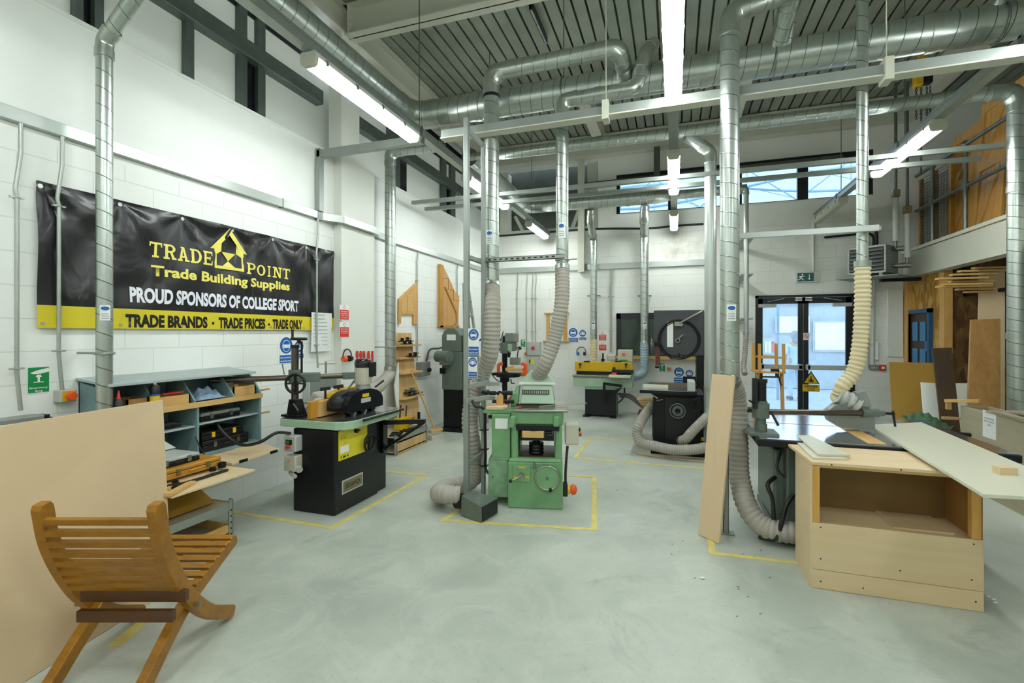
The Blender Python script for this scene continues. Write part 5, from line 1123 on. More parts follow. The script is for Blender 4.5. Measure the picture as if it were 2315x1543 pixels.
t.p('hood_body', h, 'green_grey', .004); t.p('mouth', MB().hexa([c - w * .125 + V((0, 0, .015)) - u * .05, c - w * .125 + V((0, 0, .015)) + u * .008, c + w * .125 + V((0, 0, .015)) + u * .008, c + w * .125 + V((0, 0, .015)) - u * .05, c - w * .125 + V((0, 0, .138)) - u * .05, c - w * .125 + V((0, 0, .138)) + u * .008, c + w * .125 + V((0, 0, .138)) + u * .008, c + w * .125 + V((0, 0, .138)) - u * .05]), 'black')
# ================================================================ green thicknesser (own space: x right, y back)
ga = math.radians(13.5)
t = Thing('thicknesser', 'bright green planer thicknesser in the middle of the floor', 'woodworking machine', (-1.538, 4.446, 0), ga, local=True)
t.p('base', MB().box(0, .532, 0, .62, 0, .45).hexa([(0, 0, .45), (.532, 0, .45), (.532, .62, .45), (0, .62, .45), (.03, .02, .485), (.51, .02, .485), (.51, .6, .485), (.03, .6, .485)]), 'green', .012)
t.p('post', MB().box(.03, .1, .03, .5, .47, .86), 'green', .02); t.p('post', MB().box(.455, .525, .03, .5, .47, .86), 'green', .02)
t.p('post_plate', MB().box(.445, .457, .025, .1, .6, .79), 'steel', .003); t.p('post_plate', MB().box(.1, .11, .1, .4, .55, .8), 'iron')
hd = t.p('head_casting', MB().box(.03, .54, .02, .55, .81, .935).hexa([(.0, -.02, .78), (.06, -.02, .78), (.06, .04, .78), (.0, .04, .78), (.03, -.02, .9), (.09, -.02, .9), (.09, .04, .9), (.03, .04, .9)]).box(.44, .5, -.02, .06, .8, .9), 'green', .015)
t.p('head_underside', MB().box(.08, .5, .0, .1, .755, .815).cyl((.25, -.03, .79), (.25, .03, .79), .025, 14), 'iron', .01)
t.p('upper_table', MB().box(.05, .58, .0, .62, .936, .96), 'steel', .006)
t.p('bed', MB().box(.11, .45, .02, .58, .655, .69), 'iron', .008); t.p('feed_block', MB().box(.14, .35, -.01, .12, .69, .755), 'pine_x', .004); t.p('bed_clamp', MB().box(.36, .43, -.02, .1, .69, .75).cyl((.38, -.03, .72), (.44, -.03, .72), .018, 10), 'iron', .006)
t.p('lift_screw', MB().cyl((.27, .2, .47), (.27, .2, .66), .032, 16), 'iron'); t.p('screw_bellows', MB().tube([(.27, .2, .49), (.27, .2, .6)], .065, 18, ribs=(.03, .012)), 'black')
t.p('dust_tray', MB().box(.1, .46, .08, .55, .484, .492), 'walnut')
# left drive cover
t.p('drive_cover', MB().box(-.2, .0, .06, .6, .08, .45), 'green_worn', .012); t.p('drive_cover', MB().box(-.165, .02, .06, .58, .47, .9), 'green', .01); t.p('drive_cover', MB().hexa([(-.2, .06, .45), (.0, .06, .45), (.0, .6, .45), (-.2, .6, .45), (-.165, .06, .475), (.02, .06, .475), (.02, .58, .475), (-.165, .58, .475)]), 'green_worn')
t.p('data_label', MB().box(-.13, -.005, .054, .06, .76, .86), 'paper')
t.p('left_table', MB().box(-.26, .05, .1, .5, .9, .94), 'green', .01); t.p('table_mount', MB().box(.0, .06, .3, .55, .94, 1.08), 'green', .012)
# hood with the cut-out strip and metal funnel
t.p('cutter_hood', MB().hexa([(.1, .28, .975), (.45, .28, .975), (.46, .6, .975), (.1, .6, .975), (.12, .36, 1.165), (.43, .36, 1.165), (.43, .55, 1.165), (.12, .55, 1.165)]), 'green_pale', .01)
t.p('hood_flap', MB().hexa([(.06, .27, .95), (.46, .27, .95), (.46, .3, .95), (.06, .3, .95), (.06, .27, .975), (.46, .27, .975), (.46, .3, .975), (.06, .3, .975)]), 'iron')
fr = frame((.26, .318, 1.07), (1, 0, 0), (0, .383, .92)); t.p('vent_strip', MB().fbox(fr, -.14, .14, -.002, .045, .002, .006), 'sblack'); b = MB()
for i in range(14): b.fbox(fr, -.128 + i * .019, -.12 + i * .019, .004, .038, .006, .008)
t.p('vent_teeth', b, 'steel')
t.p('hood_rail', MB().box(.085, .46, .34, .37, 1.165, 1.19), 'paper', .004)
t.p('funnel', MB().hexa([(.09, .36, 1.19), (.45, .36, 1.19), (.45, .6, 1.19), (.09, .6, 1.19), (.2, .45, 1.3), (.34, .45, 1.3), (.34, .58, 1.3), (.2, .58, 1.3)]), 'green_pale', .004)
t.p('fence_arm', MB().hexa([(.01, .3, .945), (.07, .3, .945), (.07, .5, .945), (.01, .5, .945), (.05, .36, 1.15), (.09, .36, 1.15), (.09, .5, 1.15), (.05, .5, 1.15)]), 'green', .008)
# controls
pl = t.p('gear_panel', MB().box(.05, .22, -.012, .0, .26, .42), 'green', .012); t.p('gear_labels', MB().box(.1, .17, -.014, -.012, .395, .41).box(.055, .09, -.014, -.012, .3, .32).box(.17, .21, -.014, -.012, .3, .32), 'yellow', sub=pl)
lv = t.p('gear_lever', MB().cyl((.13, -.012, .33), (.13, -.07, .33), .025, 14).cyl((.13, -.06, .33), (.04, -.08, .29), .008, 8), 'steel'); t.p('lever_knob', MB().ball((.035, -.08, .288), .018), 'black', sub=lv)
R_ = MX.Rotation(PI / 2, 4, 'X'); w_ = t.p('handwheel', MB().cyl((.385, -.015, .315), (.385, -.05, .315), .112, 32), 'green', .006); t.p('wheel_rim', MB().ring((.385, -.045, .315), .113, .01, R_, 36, 8), 'steel', sub=w_); t.p('wheel_hub', MB().cyl((.385, -.05, .315), (.385, -.056, .315), .016, 12), 'green_grey', sub=w_); t.p('wheel_handle', MB().cyl((.415, -.05, .21), (.415, -.09, .21), .016, 12), 'black', sub=w_)
t.p('pointer', MB().cyl((.26, -.012, .4), (.26, 0, .4), .02, 12).bar((.26, -.01, .42), (.26, -.01, .46), .02, .01), 'green_grey')
sw = t.p('switch_box', MB().box(.555, .69, .1, .24, .6, .81), 'beige', .015); t.p('switch_button', MB().cyl((.69, .15, .7), (.72, .15, .7), .02, 12), 'red', sub=sw); t.p('switch_knob', MB().cyl((.69, .18, .74), (.71, .18, .74), .02, 12), 'black', sub=sw)
t.p('switch_cable', MB().tube(catmull([(.58, .08, .6), (.57, .06, .5), (.56, .04, .35), (.56, .05, .24)], 6), .013, 8), 'cable')
eb = t.p('foot_stop', MB().box(.535, .58, .02, .12, .12, .24), 'black', .006); t.p('stop_collar', MB().cyl((.58, .06, .18), (.605, .06, .18), .045, 18), 'yellow', sub=eb); t.p('stop_button', MB().lathe([(.03, 0), (.05, .02), (.045, .05), (.02, .065)], M=MX.Translation((.605, .06, .18)) @ MX.Rotation(PI / 2, 4, 'Y'), seg=20), 'orange', sub=eb)
TG = MX.Translation((-1.538, 4.446, 0)) @ MX.Rotation(ga, 4, 'Z')
g = lambda *p: TG @ V(p)
t = Thing('push_block', 'plywood push block with upright handle on the left table of the green machine', 'push block', g(-.12, .25, .94), ga, local=True)
t.p('block_base', MB().box(-.11, .1, -.14, .1, 0, .03).box(-.1, .06, -.16, -.1, .0, .028), 'ply', .004); t.p('block_handle', MB().prism([(-.02, -.02, .03), (.05, -.02, .03), (.05, -.02, .12), (.02, -.02, .15), (-.02, -.02, .1)], (0, .03, 0)), 'pine', .004); t.p('strap', MB().tube(catmull([(-.03, .02, .05), (-.02, .02, .16), (.02, .02, .19), (.04, .02, .1)], 6), .008, 8), 'paper'); t.p('guard_knob', MB().cyl((.08, .03, .02), (.13, .1, .1), .02, 10), 'red')
t = Thing('steel_rule', 'long steel straight edge resting across the green machine', 'straight edge', g(.2, .05, .962)); t.p('blade', MB().bar(g(-.03, -.0, .967), g(.78, .32, .985), .035, .004), 'steel')
t.o.location = t.o.location
t = Thing('hand_plane_blade', 'dark knife setting gauge lying on the top of the green machine', 'gauge', g(.2, .08, .96)); t.p('gauge_bar', MB().bar(g(.12, .05, .98), g(.3, .1, .975), .03, .018), 'walnut', .003); t.p('gauge_foot', MB().box(*sum(([a - .015, a + .015] for a in g(.12, .05, .97)[:2]), []), .962, .985), 'red')
hose('ribbed hose sweeping from the slim drop duct down to the thicknesser hood', [(bx, 4.97, 2.4), at(1270, 680, d=4.98), at(1255, 760, d=5.0), at(1234, 820, d=5.0), at(1212, 856, d=5.15), at(1202, 874, d=5.28), at(1206, 890, d=5.38)], .14, 'hose', .038, 12)
# ================================================================ leaning plank, stand, big hose on the right
z = V((0, 0, 0)); bl, br_ = V((.188, 4.371, .004)), V((.338, 4.223, .004)); tl, tr = V((.30, 4.42, 1.357)), V((.462, 4.325, 1.352)); nb = V((-.012, -.012, 0))
nb = (br_ - bl).cross(tl - bl).normalized() * -.018
if nb.y > 0: nb = -nb
solo('mdf_plank', MB().hexa([bl, br_, br_ - nb, bl - nb, tl, tr, tr - nb, tl - nb]), 'mdf_pink', 'tall pale board leaning on the thick drop duct, in front of the band saw', 'board', bevel=.001)
p = at(1640, 1204, z=0); t = Thing('floor_stand', 'short grey steel channel stand with a foot plate, behind the leaning board', 'stand', p)
t.p('post', MB().box(p.x - .02, p.x + .025, p.y - .02, p.y - .015, 0, 1.26).box(p.x - .02, p.x - .015, p.y - .02, p.y + .02, 0, 1.26).box(p.x + .02, p.x + .025, p.y - .02, p.y + .02, 0, 1.26), 'grey_mid'); t.p('foot_plate', MB().box(p.x - .06, p.x + .07, p.y - .05, p.y + .05, 0, .008), 'grey_mid'); t.p('second_post', MB().box(p.x - .06, p.x - .035, p.y + .2, p.y + .22, 0, .7), 'grey_mid')
hose('thick ribbed hose from the tall drop duct, bending along the floor behind the cabinet', [(cx, cy, 1.3), at(1664, 900, d=4.25), at(1668, 1000, d=4.2), at(1672, 1080, d=4.18), at(1692, 1150, d=4.04), at(1732, 1192, d=3.93), at(1790, 1203, d=3.84), at(1825, 1205, d=3.84)], .16, 'hose', .042, 12)
# ================================================================ table saw
t = Thing('table_saw', 'large grey-green circular saw with a shiny iron table, behind the plywood cabinet', 'woodworking machine', (1.4, 4.95, 0))
t.p('table', MB().box(.62, 2.25, 4.23, 5.62, .81, .868), 'iron', .008); tt = t.p('table_face', MB().box(.64, 2.24, 4.245, 5.61, .866, .872), 'table_iron')
t.p('table_slot', MB().box(.65, 2.23, 5.0, 5.015, .8715, .873), 'black', sub=tt); t.p('wood_insert', MB().box(1.38, 1.5, 4.3, 5.2, .871, .8745), 'pine_y', sub=tt)
t.p('body', MB().box(.86, 1.75, 4.42, 5.45, .05, .82), 'green_grey', .015); t.p('side_cover', MB().box(.78, .87, 4.5, 5.3, .12, .74), 'green_grey', .02); t.p('plinth', MB().box(.8, 1.8, 4.4, 5.5, 0, .06), 'green_grey', .01)
t.p('rail', MB().cyl((.45, 5.3, .8), (2.3, 5.3, .8), .022, 12).box(.48, .64, 5.0, 5.55, .78, .82), 'iron')
px_, py_ = .68, 4.47
t.p('pillar_bracket', MB().prism([(.58, 4.36, .86), (.8, 4.36, .86), (.8, 4.6, .86), (.6, 4.62, .86), (.55, 4.5, .86)], (0, 0, .03)), 'green_grey', .006)
t.p('pillar', MB().cyl((px_, py_, .885), (px_, py_, .95), .048, 20).cyl((px_, py_, .95), (px_, py_, 1.0), .04, 20).cyl((px_, py_, 1.0), (px_, py_, 1.12), .066, 20).cyl((px_, py_, 1.11), (px_, py_, 1.14), .05, 20), 'green_grey'); t.p('pillar_tube', MB().cyl((px_, py_, 1.13), (px_, py_, 1.3), .042, 20), 'iron'); t.p('pillar_top', MB().cyl((px_, py_, 1.29), (px_, py_, 1.32), .05, 18).box(px_ - .07, px_ - .03, py_ - .06, py_ - .02, 1.08, 1.33), 'black')
t.p('crank', MB().cyl((px_, py_, 1.32), (px_, py_, 1.345), .012, 8).cyl((px_, py_, 1.34), (px_ + .12, py_, 1.34), .007, 8).cyl((px_ + .12, py_, 1.335), (px_ + .12, py_, 1.37), .014, 10), 'iron')
t.p('clamp_handle', MB().cyl((px_ + .07, py_ - .02, 1.06), (px_ + .12, py_ - .06, .95), .01, 8), 'iron'); t.p('clamp_handle', MB().cyl((px_ - .05, py_ - .05, 1.12), (px_ - .1, py_ - .1, 1.15), .008, 8), 'iron')
g0, g1 = V((px_ + .05, py_ + .02, 1.045)), V((1.6, 4.82, 1.03))
t.p('overarm', MB().cyl(g0, g1, .024, 16), 'brown_steel'); dd = (g1 - g0).normalized(); t.p('overarm_boss', MB().cyl(g1 - dd * .12, g1 + dd * .02, .036, 16).cyl(g1 + dd * .02, g1 + dd * .07, .022, 12), 'green_grey'); t.p('overarm_lever', MB().cyl(g1 + dd * .07, g1 + dd * .16 + V((0, 0, -.005)), .012, 8).cyl(g1 + dd * .15 + V((0, 0, .02)), g1 + dd * .17 + V((0, 0, -.11)), .009, 8), 'iron')
gp = V((1.42, 4.83, 0)); cr = MB(); pr = [(-.2, 1.03), (-.17, .95), (-.08, .9), (.12, .885), (.17, .885), (.165, 1.0), (.12, 1.09), (.0, 1.12), (-.12, 1.1)]
ux = V((.98, .15, 0)).normalized(); uy = V((-ux.y, ux.x, 0))
t.p('crown_guard', cr.prism([gp + ux * a + V((0, 0, c)) - uy * .045 for a, c in pr], uy * .09, True), 'grey_mid', .012)
def bandage(u, v):
    a = 2 * PI * v; r = .075 + .012 * math.sin(a * 3 + u * 9) + .012 * math.sin(u * 14 + a * 2); c = gp + ux * (-.1 + .12 * u) + V((0, 0, 1.12 + .1 * (1 - abs(2 * u - 1) ** 2)))
    return c + ux * (r * math.cos(a)) * .9 + uy * (r * math.sin(a)) * .8 + V((0, 0, .05 * math.sin(a)))
t.p('taped_spout', MB().tube(catmull([gp + ux * .05 + V((0, 0, 1.08)), gp + ux * -.02 + V((0, 0, 1.13)), gp + ux * -.1 + V((0, 0, 1.17))], 8), lambda u: .07 + .012 * math.sin(u * 19) + .01 * math.sin(u * 41), 14), 'grey', .0)
t.p('guard_bracket', MB().hexa([gp + V((.02, -.05, 1.09)), gp + V((.15, -.04, 1.08)), gp + V((.15, .06, 1.08)), gp + V((.02, .06, 1.09)), gp + V((.03, -.04, 1.2)), gp + V((.1, -.03, 1.22)), gp + V((.1, .05, 1.22)), gp + V((.03, .05, 1.2))]), 'grey_mid', .006)
t.p('loop_cable', MB().tube(catmull([(.82, 4.42, .74), (.78, 4.36, .62), (.83, 4.34, .55)], 8), .012, 8).tube(catmull([(.84, 4.6, .5), (.76, 4.45, .5), (.72, 4.4, .46), (.75, 4.38, .36), (.76, 4.37, .2)], 8), .017, 8).tube(catmull([(.9, 4.36, .42), (.84, 4.32, .34), (.8, 4.3, .2), (.76, 4.3, .07), (.66, 4.4, .03)], 8), .017, 8), 'cable')
hose('cream ribbed hose from the slim drop duct to the saw guard', [(1.5, 4.8, 2.3), at(1950, 680, d=4.08), at(1944, 780, d=4.1), at(1930, 840, d=4.12), at(1905, 872, d=4.14), at(1898, 895, d=4.16), gp + ux * -.1 + V((0, 0, 1.17))], .11, 'hose_cream', .038, 12)
t = Thing('angle_grinder', 'yellow and black power tool resting left of the saw table pillar', 'power tool', (.6, 4.95, .87)); t.p('tool_body', MB().tube(catmull([(.5, 5.25, .84), (.56, 5.1, .95), (.63, 4.95, .98)], 6), .032, 12), 'yellow'); t.p('tool_head', MB().cyl((.5, 5.25, .83), (.5, 5.25, .9), .05, 14), 'black'); t.p('tool_grip', MB().cyl((.6, 5.02, .98), (.7, 4.92, 1.0), .028, 10), 'black')
# ================================================================ plywood cabinet and boards
A0, A1, B0, B1, TZ = .862, 1.786, 3.705, 4.13, .846
t = Thing('plywood_cabinet', 'large open-fronted plywood cabinet at right, on the floor in front of the saw', 'cabinet', (1.32, 3.9, 0))
t.p('side_panel', MB().box(A0, A0 + .012, B0 + .0, B1, 0, TZ - .02), 'ply', .001); t.p('side_panel', MB().box(A1 - .012, A1, B0 + .012, B1, .0, TZ - .02), 'oak')
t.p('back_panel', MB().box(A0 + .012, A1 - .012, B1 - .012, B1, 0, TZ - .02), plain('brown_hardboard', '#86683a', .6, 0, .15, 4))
t.p('front_panel', MB().box(A0 + .012, A1, B0, B0 + .012, .128, .438), 'ply', .001); t.p('plinth_panel', MB().box(A0 + .012, A1, B0, B0 + .012, .002, .125), 'ply', .001)
t.p('shelf', MB().box(A0 + .012, A1 - .012, B0 + .012, B1 - .012, .405, .42), 'ply'); t.p('shelf_board', MB().box(A0 + .5, A1 - .1, B0 + .1, B1 - .02, .42, .432), 'ply')
t.p('upright', MB().box(A0 + .012, A0 + .055, B0 + .0, B0 + .04, .44, TZ - .02), 'door_pine', .002); t.p('upright', MB().box(A1 - .06, A1 - .012, B0 + .002, B0 + .045, .44, TZ - .02), 'door_pine', .002)
t.p('top_board', MB().hexa([(A0 + .005, B0 - .012, TZ - .022), (A1 + .01, B0 - .012, TZ - .022), (A1 + .01, 4.22, TZ - .022), (A0 - .03, 4.22, TZ - .022), (A0 + .005, B0 - .012, TZ), (A1 + .01, B0 - .012, TZ), (A1 + .01, 4.22, TZ), (A0 - .03, 4.22, TZ)]), 'ply', .003)
t.p('front_rail', MB().box(A0 + .012, A1 - .02, B0 + .005, B0 + .03, TZ - .04, TZ - .022), 'pine_x')
for (x, z) in ((A0 + .06, .41), (A0 + .06, .2), (A0 + .3, .045), (A0 + .06, .05), (A1 - .05, .41), (A1 - .06, .19), (A1 - .04, .06), (A0 + .5, .19), (A0 + .12, TZ - .012), (A0 + .5, TZ - .012)): t.p('screw', MB().cyl((x, B0 - .001 - (.012 if z > .8 else 0), z), (x, B0 + .004 - (.012 if z > .8 else 0), z), .005, 8), 'iron')
L0, L1 = V((1.5, 3.12, TZ + .012)), V((1.63, 5.06, .874)); sd = V((.53, .0, 0))
def slab4(p, q, r, s, th): return MB().hexa([p, q, r, s, p + V((0, 0, th)), q + V((0, 0, th)), r + V((0, 0, th)), s + V((0, 0, th))])
solo('melamine_board', slab4(L0, L0 + V((.52, .07, 0)), L1 + V((.5, .3, 0)), L1, .018), 'melamine', 'long pale board lying across saw table and cabinet, pointing at the camera', 'board', bevel=.001)
p = at(2272, 1072, z=TZ + .03); solo('wood_block', MB().fbox(frame((p.x, p.y, TZ + .031), (1, .15, 0), (-.15, 1, 0)), -.045, .045, -.03, .03, 0, .045), 'ply', 'small pale wood block on the front end of the long board', 'block', bevel=.002)
p0, p1, p2, p3 = at(1786, 986, z=TZ + .02), at(1848, 1040, z=TZ + .006), at(1905, 1040, z=TZ + .006), at(1805, 984, z=TZ + .02)
for i, (pts, lab) in enumerate(((((1786, 987), (1838, 1038), (1918, 1040), (1822, 988)), 'lower of two chipboard strips at the left of the cabinet top'), (((1800, 986), (1850, 1030), (1922, 1031), (1832, 987)), 'upper of two chipboard strips at the left of the cabinet top'))):
    zz = TZ + .001 + i * .014; q = [at(a, c, z=zz) for a, c in pts]
    for v in q: v.z = zz
    solo('chipboard_strip', slab4(q[1], q[2], q[3], q[0], .012), 'melamine', lab, 'board')
# ================================================================ storage bin at right with boards on top
BX = 3.08
t = Thing('board_bin', 'large grey board-sided bin at right with a paper notice on it', 'bin', (3.4, 6.0, 0))
t.p('side_board', MB().box(BX, BX + .018, 4.6, 6.83, .0, .88), 'ply_grey', .001); t.p('end_board', MB().box(BX + .018, 3.32, 6.81, 6.83, 0, .88), 'ply_grey'); t.p('side_board', MB().box(3.32, 3.34, 4.6, 6.83, .0, .88), 'ply_grey'); t.p('base', MB().box(BX + .018, 3.32, 4.6, 6.81, .0, .02), 'ply_grey')
s = at(2222, 992, x=BX); e = at(2252, 930, x=BX); n_ = t.p('notice', MB().box(BX - .002, BX, e.y, s.y, at(2222, 985, x=BX).z, at(2222, 925, x=BX).z), 'paper')
M = frame((BX - .0025, s.y, at(2222, 985, x=BX).z), (0, -1, 0), (0, 0, 1)); hh = at(2222, 925, x=BX).z - at(2222, 985, x=BX).z; ww = s.y - e.y
t.p('notice_lettering', MB().text('NO TIMBER LONGER', M, ww * .15, hh * .68, ww * .7, hh * .06).text('BELOW 1 METRE PLEASE', M, ww * .12, hh * .57, ww * .76, hh * .06).text('THANKS', M, ww * .35, hh * .45, ww * .3, hh * .06), 'sblack', sub=n_)
zc = .882
for i, (ya, yb, dx, lab) in enumerate(((5.2, 6.35, -.03, 'lowest loose plywood board stacked on the bin'), (5.0, 6.2, -.05, 'second loose plywood board on the bin, skewed'), (5.1, 6.1, .02, 'third loose plywood board on the bin'), (4.9, 5.95, -.02, 'fourth loose plywood board on the bin'), (4.8, 5.8, .01, 'topmost loose plywood board on the bin'))):
    x0 = BX + dx - .02; z0 = zc + i * .021; solo('loose_board', MB().hexa([(x0, ya, z0), (x0 + .3, ya - .1, z0), (x0 + .3, yb - .1, z0), (x0 + .04, yb, z0), (x0, ya, z0 + .017), (x0 + .3, ya - .1, z0 + .017), (x0 + .3, yb - .1, z0 + .017), (x0 + .04, yb, z0 + .017)]), 'ply_grey', lab, 'board')
solo('crumpled_sheet', MB().grid(lambda u, v: V((BX - .02 + .22 * u, 5.0 + .75 * v, .995 + .03 * math.sin(v * 9 + u * 4) * v + .05 * max(0, v - .8) * (1 - u))), 8, 20), 'paper', 'crumpled white paper lying on the boards of the bin', 'paper')
a = at(2138, 910, x=3.0); q0 = V((3.05, 7.0, .885)); 
t = Thing('timber_bracket', 'L-shaped pale timber bracket sticking out over the back of the bin', 'timber', (3.1, 6.8, .885)); pA, pB = at(2137, 905, d=5.6), at(2215, 906, d=5.3)
t.p('arm', MB().bar(pA, pB, .045, .035), 'pine_x', .002); t.p('leg', MB().bar(pA + V((.03, 0, -.01)), pA + V((.03, 0, -.1)), .045, .04), 'pine', .002)
t = Thing('shelf_batten', 'thin pale timber batten fixed behind the bin', 'timber', at(2150, 945, d=5.8)); t.p('batten', MB().bar(at(2130, 944, d=5.8), at(2178, 946, d=5.75), .04, .03), 'pine_x')
t = Thing('pushing_bar', 'dark green tubular bar pointing at the bin', 'bar', at(2150, 985, d=5.2)); t.p('handle_tube', MB().tube(fillet([at(2128, 1003, d=5.0), at(2150, 981, d=5.0), at(2190, 983, d=5.0)], .05, 5), .02, 10), 'sgreen' if False else 'green_grey'); t.p('grip', MB().cyl(at(2165, 981, d=5.0), at(2192, 983, d=5.0), .024, 12), 'black'); q_ = at(2128, 1003, d=5.0); t.p('bar_stem', MB().cyl((q_.x, q_.y, 0), q_, .018, 10).box(q_.x - .06, q_.x + .06, q_.y - .2, q_.y + .2, 0, .04), 'green_grey')
def grs(u, v): p = at(2040 + 92 * u, 940 + 30 * u, d=6.0 - .6 * u); return p + V((.25 * (v - .2), .3 * (v - .3), .1 * math.sin(PI * v) * math.sin(PI * min(1, u * 1.1 + .02)) + .015 * math.sin(u * 31 + v * 9)))
solo('green_sheet', MB().grid(grs, 30, 10), plain('mottled_green_cover', '#3d6b45', .6, 0, .6, 30), 'mottled green crumpled cover behind the long pale board', 'cover')
# ================================================================ back wall
def wbp(px, py, y=YB): q = at(px, py, y=y); return q.x, q.z
t = Thing('cable_trunking', 'galvanised cable trunking along the back wall', 'trunking', (-2, YB - .03, 3.1)); xe = wbp(1592, 600)[0]
t.p('trunking_box', MB().box(-4.1, xe, YB - .055, YB, 3.1, 3.22), 'galv_bright', .003); t.p('cover_joint', MB().box(-1.9, -1.82, YB - .06, YB, 3.09, 3.23), 'tube')
for i, (px, zt_, pb, r, lab) in enumerate(((1170, 3.1, 790, .012, 'leftmost thin conduit on the back wall, beside the green exit notice'), (1191, 3.1, 800, .012, 'second thin conduit on the back wall, down to the stop button'), (1204, 3.1, 772, .012, 'left one of the twin conduits above the grey switch box'), (1211, 3.1, 772, .012, 'right one of the twin conduits above the grey switch box'), (1382, 3.1, 795, .022, 'thicker conduit beside the red signs on the back wall'))):
    x, z = wbp(px, pb); conduit('wall_conduit', [(x + .02, YB - .03, zt_), (x + .02, YB - .03, zt_ - .2), (x, YB - .03, zt_ - .4), (x, YB - .03, z)], r, lab, [(x, YB - .03, 2.5), (x, YB - .03, 1.75)], wall=(0, 1, 0))
for px, pt, pb, lab in ((1946, 520, 832, 'conduit left of the grey socket, right of the exit doors'), (1962, 520, 832, 'conduit with a switch halfway, right of the exit doors'), (1975, 520, 832, 'conduit down to the red call point, right of the exit doors')):
    x, z = wbp(px, pb); conduit('wall_conduit', [(x, YB - .03, wbp(px, pt)[1]), (x, YB - .03, z)], .012, lab, [(x, YB - .03, 1.5), (x, YB - .03, 2.2)], wall=(0, 1, 0))
x, z = wbp(1838, 428); conduit('wall_conduit', [(x, YB - .015, wbp(1823, 497)[1]), (x, YB - .015, wbp(1823, 614)[1])], .022, 'white conduit above the exit sign', m='white', wall=(0, 1, 0))
for k in range(2): conduit('black_pipe', [(wbp(1862, 500)[0], YB - .05, 3.62 - .09 * k), (wbp(1972 + 8 - 8 * k, 500)[0], YB - .05, 3.66 - .09 * k), (wbp(1980 - 8 * k, 560)[0], YB - .05, 2.9)], .02, ('upper', 'lower')[k] + ' dark pipe bending down to the wall heater', m='iron', wall=(0, 1, 0))
t = Thing('black_cable', 'thick black cable running along the back wall below the high windows', 'cable', (-.5, YB - .03, 3.75)); t.p('cable', MB().tube(catmull([(*wbp(1130, 532)[:1], YB - .04, wbp(1130, 534)[1]), (wbp(1330, 517)[0], YB - .04, wbp(1330, 519)[1]), (wbp(1460, 517)[0], YB - .04, wbp(1460, 517)[1]), (wbp(1530, 512)[0], YB - .04, wbp(1530, 511)[1]), (wbp(1590, 508)[0], YB - .04, wbp(1590, 507)[1])], 8), .022, 8), 'cable')
s, e = wbp(1285, 773), wbp(1324, 740); eye_ear(WB(s[0], s[1], YB), e[0] - s[0], e[1] - s[1], 'blue eye protection sign on the back wall above the yellow machine', 'blue ear protection sign on the back wall left of the drop duct')
s, e = wbp(1523, 866), wbp(1566, 830); eye_ear(WB(s[0], s[1], YB), e[0] - s[0], e[1] - s[1], 'blue eye protection sign on the back wall seen through the band saw', 'blue ear protection sign on the back wall at the band saw throat')
s, e = wbp(1354, 792), wbp(1371, 750); red_pair(WB(s[0], s[1], YB), e[0] - s[0], e[1] - s[1], 'upper red and white sign on the back wall near the yellow machine', 'lower red and white sign on the back wall near the yellow machine')
s, e = wbp(1177, 784), wbp(1188, 767); estop_sign(WB(s[0], s[1]), e[0] - s[0], e[1] - s[1], 'small green emergency stop sign behind the pillar drill')
s, e = wbp(1490, 840), wbp(1504, 821); estop_sign(WB(s[0], s[1]), e[0] - s[0], e[1] - s[1], 'small green emergency stop sign under the band saw')
c = wbp(1191, 799); estop_box((c[0], YB, c[1]), (0, -1, 0), 'emergency stop button on the back wall behind the pillar drill', .9)
c = wbp(1512, 833); estop_box((c[0], YB, c[1]), (0, -1, 0), 'emergency stop button on the back wall seen under the band saw', .9)
c = wbp(1315, 795); defenders((c[0], YB, c[1]), (0, -1, 0), 'blue and black ear defenders hanging on the back wall', 'blue', .1)
def wallbox(name, lab, cat, px0, py0, px1, py1, dep, m, extra=()):
    a, c = wbp(px0, py1), wbp(px1, py0); t = Thing(name, lab, cat, ((a[0] + c[0]) / 2, YB, a[1]))
    b_ = t.p('box', MB().box(a[0], c[0], YB - dep, YB, a[1], c[1]), m, .008); W2, H2 = c[0] - a[0], c[1] - a[1]
    for nm, mm, u0, v0, u1, v1 in extra: t.p(nm, MB().box(a[0] + u0 * W2, a[0] + u1 * W2, YB - dep - .015, YB - dep, a[1] + v0 * H2, a[1] + v1 * H2), mm, .003, sub=b_)
    return t
wallbox('distribution_box', 'grey switch box with a brown rotary switch on the back wall', 'electrical box', 1196, 772, 1224, 802, .16, 'grey', (('rotary_switch', 'red', .35, .4, .6, .65), ('lid_seam', 'grey_mid', .02, -.08, 1, -.02)))
wallbox('distribution_box', 'grey cabinet with a yellow warning label under the switch box', 'electrical box', 1196, 805, 1222, 850, .18, 'grey', (('warning_label', 'sun', .35, .62, .65, .9), ('key_hole', 'black', .22, .68, .3, .85)))
wallbox('socket_outlet', 'grey triple socket right of the exit doors', 'socket', 1965, 824, 1983, 836, .05, 'grey_mid', (('socket_hole', 'swhite', .15, .3, .28, .6), ('socket_hole', 'swhite', .42, .3, .55, .6), ('socket_hole', 'swhite', .7, .3, .83, .6)))
wallbox('call_point', 'red fire alarm call point right of the exit doors', 'alarm point', 1986, 824, 2001, 837, .06, 'red', (('call_glass', 'swhite', .3, .3, .7, .7),))
wallbox('wall_switch', 'small white switch on a conduit right of the exit doors', 'switch', 1977 - 0, 772, 1984, 812, .05, 'swhite')
wallbox('wall_panel', 'tall white panel fixed to the back wall corner, above the brown board', 'panel', 2005, 654, 2040, 806, .04, 'white')
t = Thing('wall_frame', 'small pine picture-frame sample on the back wall, partly behind the hose', 'frame', (-2.6, YB, 1.6)); a, c = wbp(1236, 770), wbp(1282, 709)
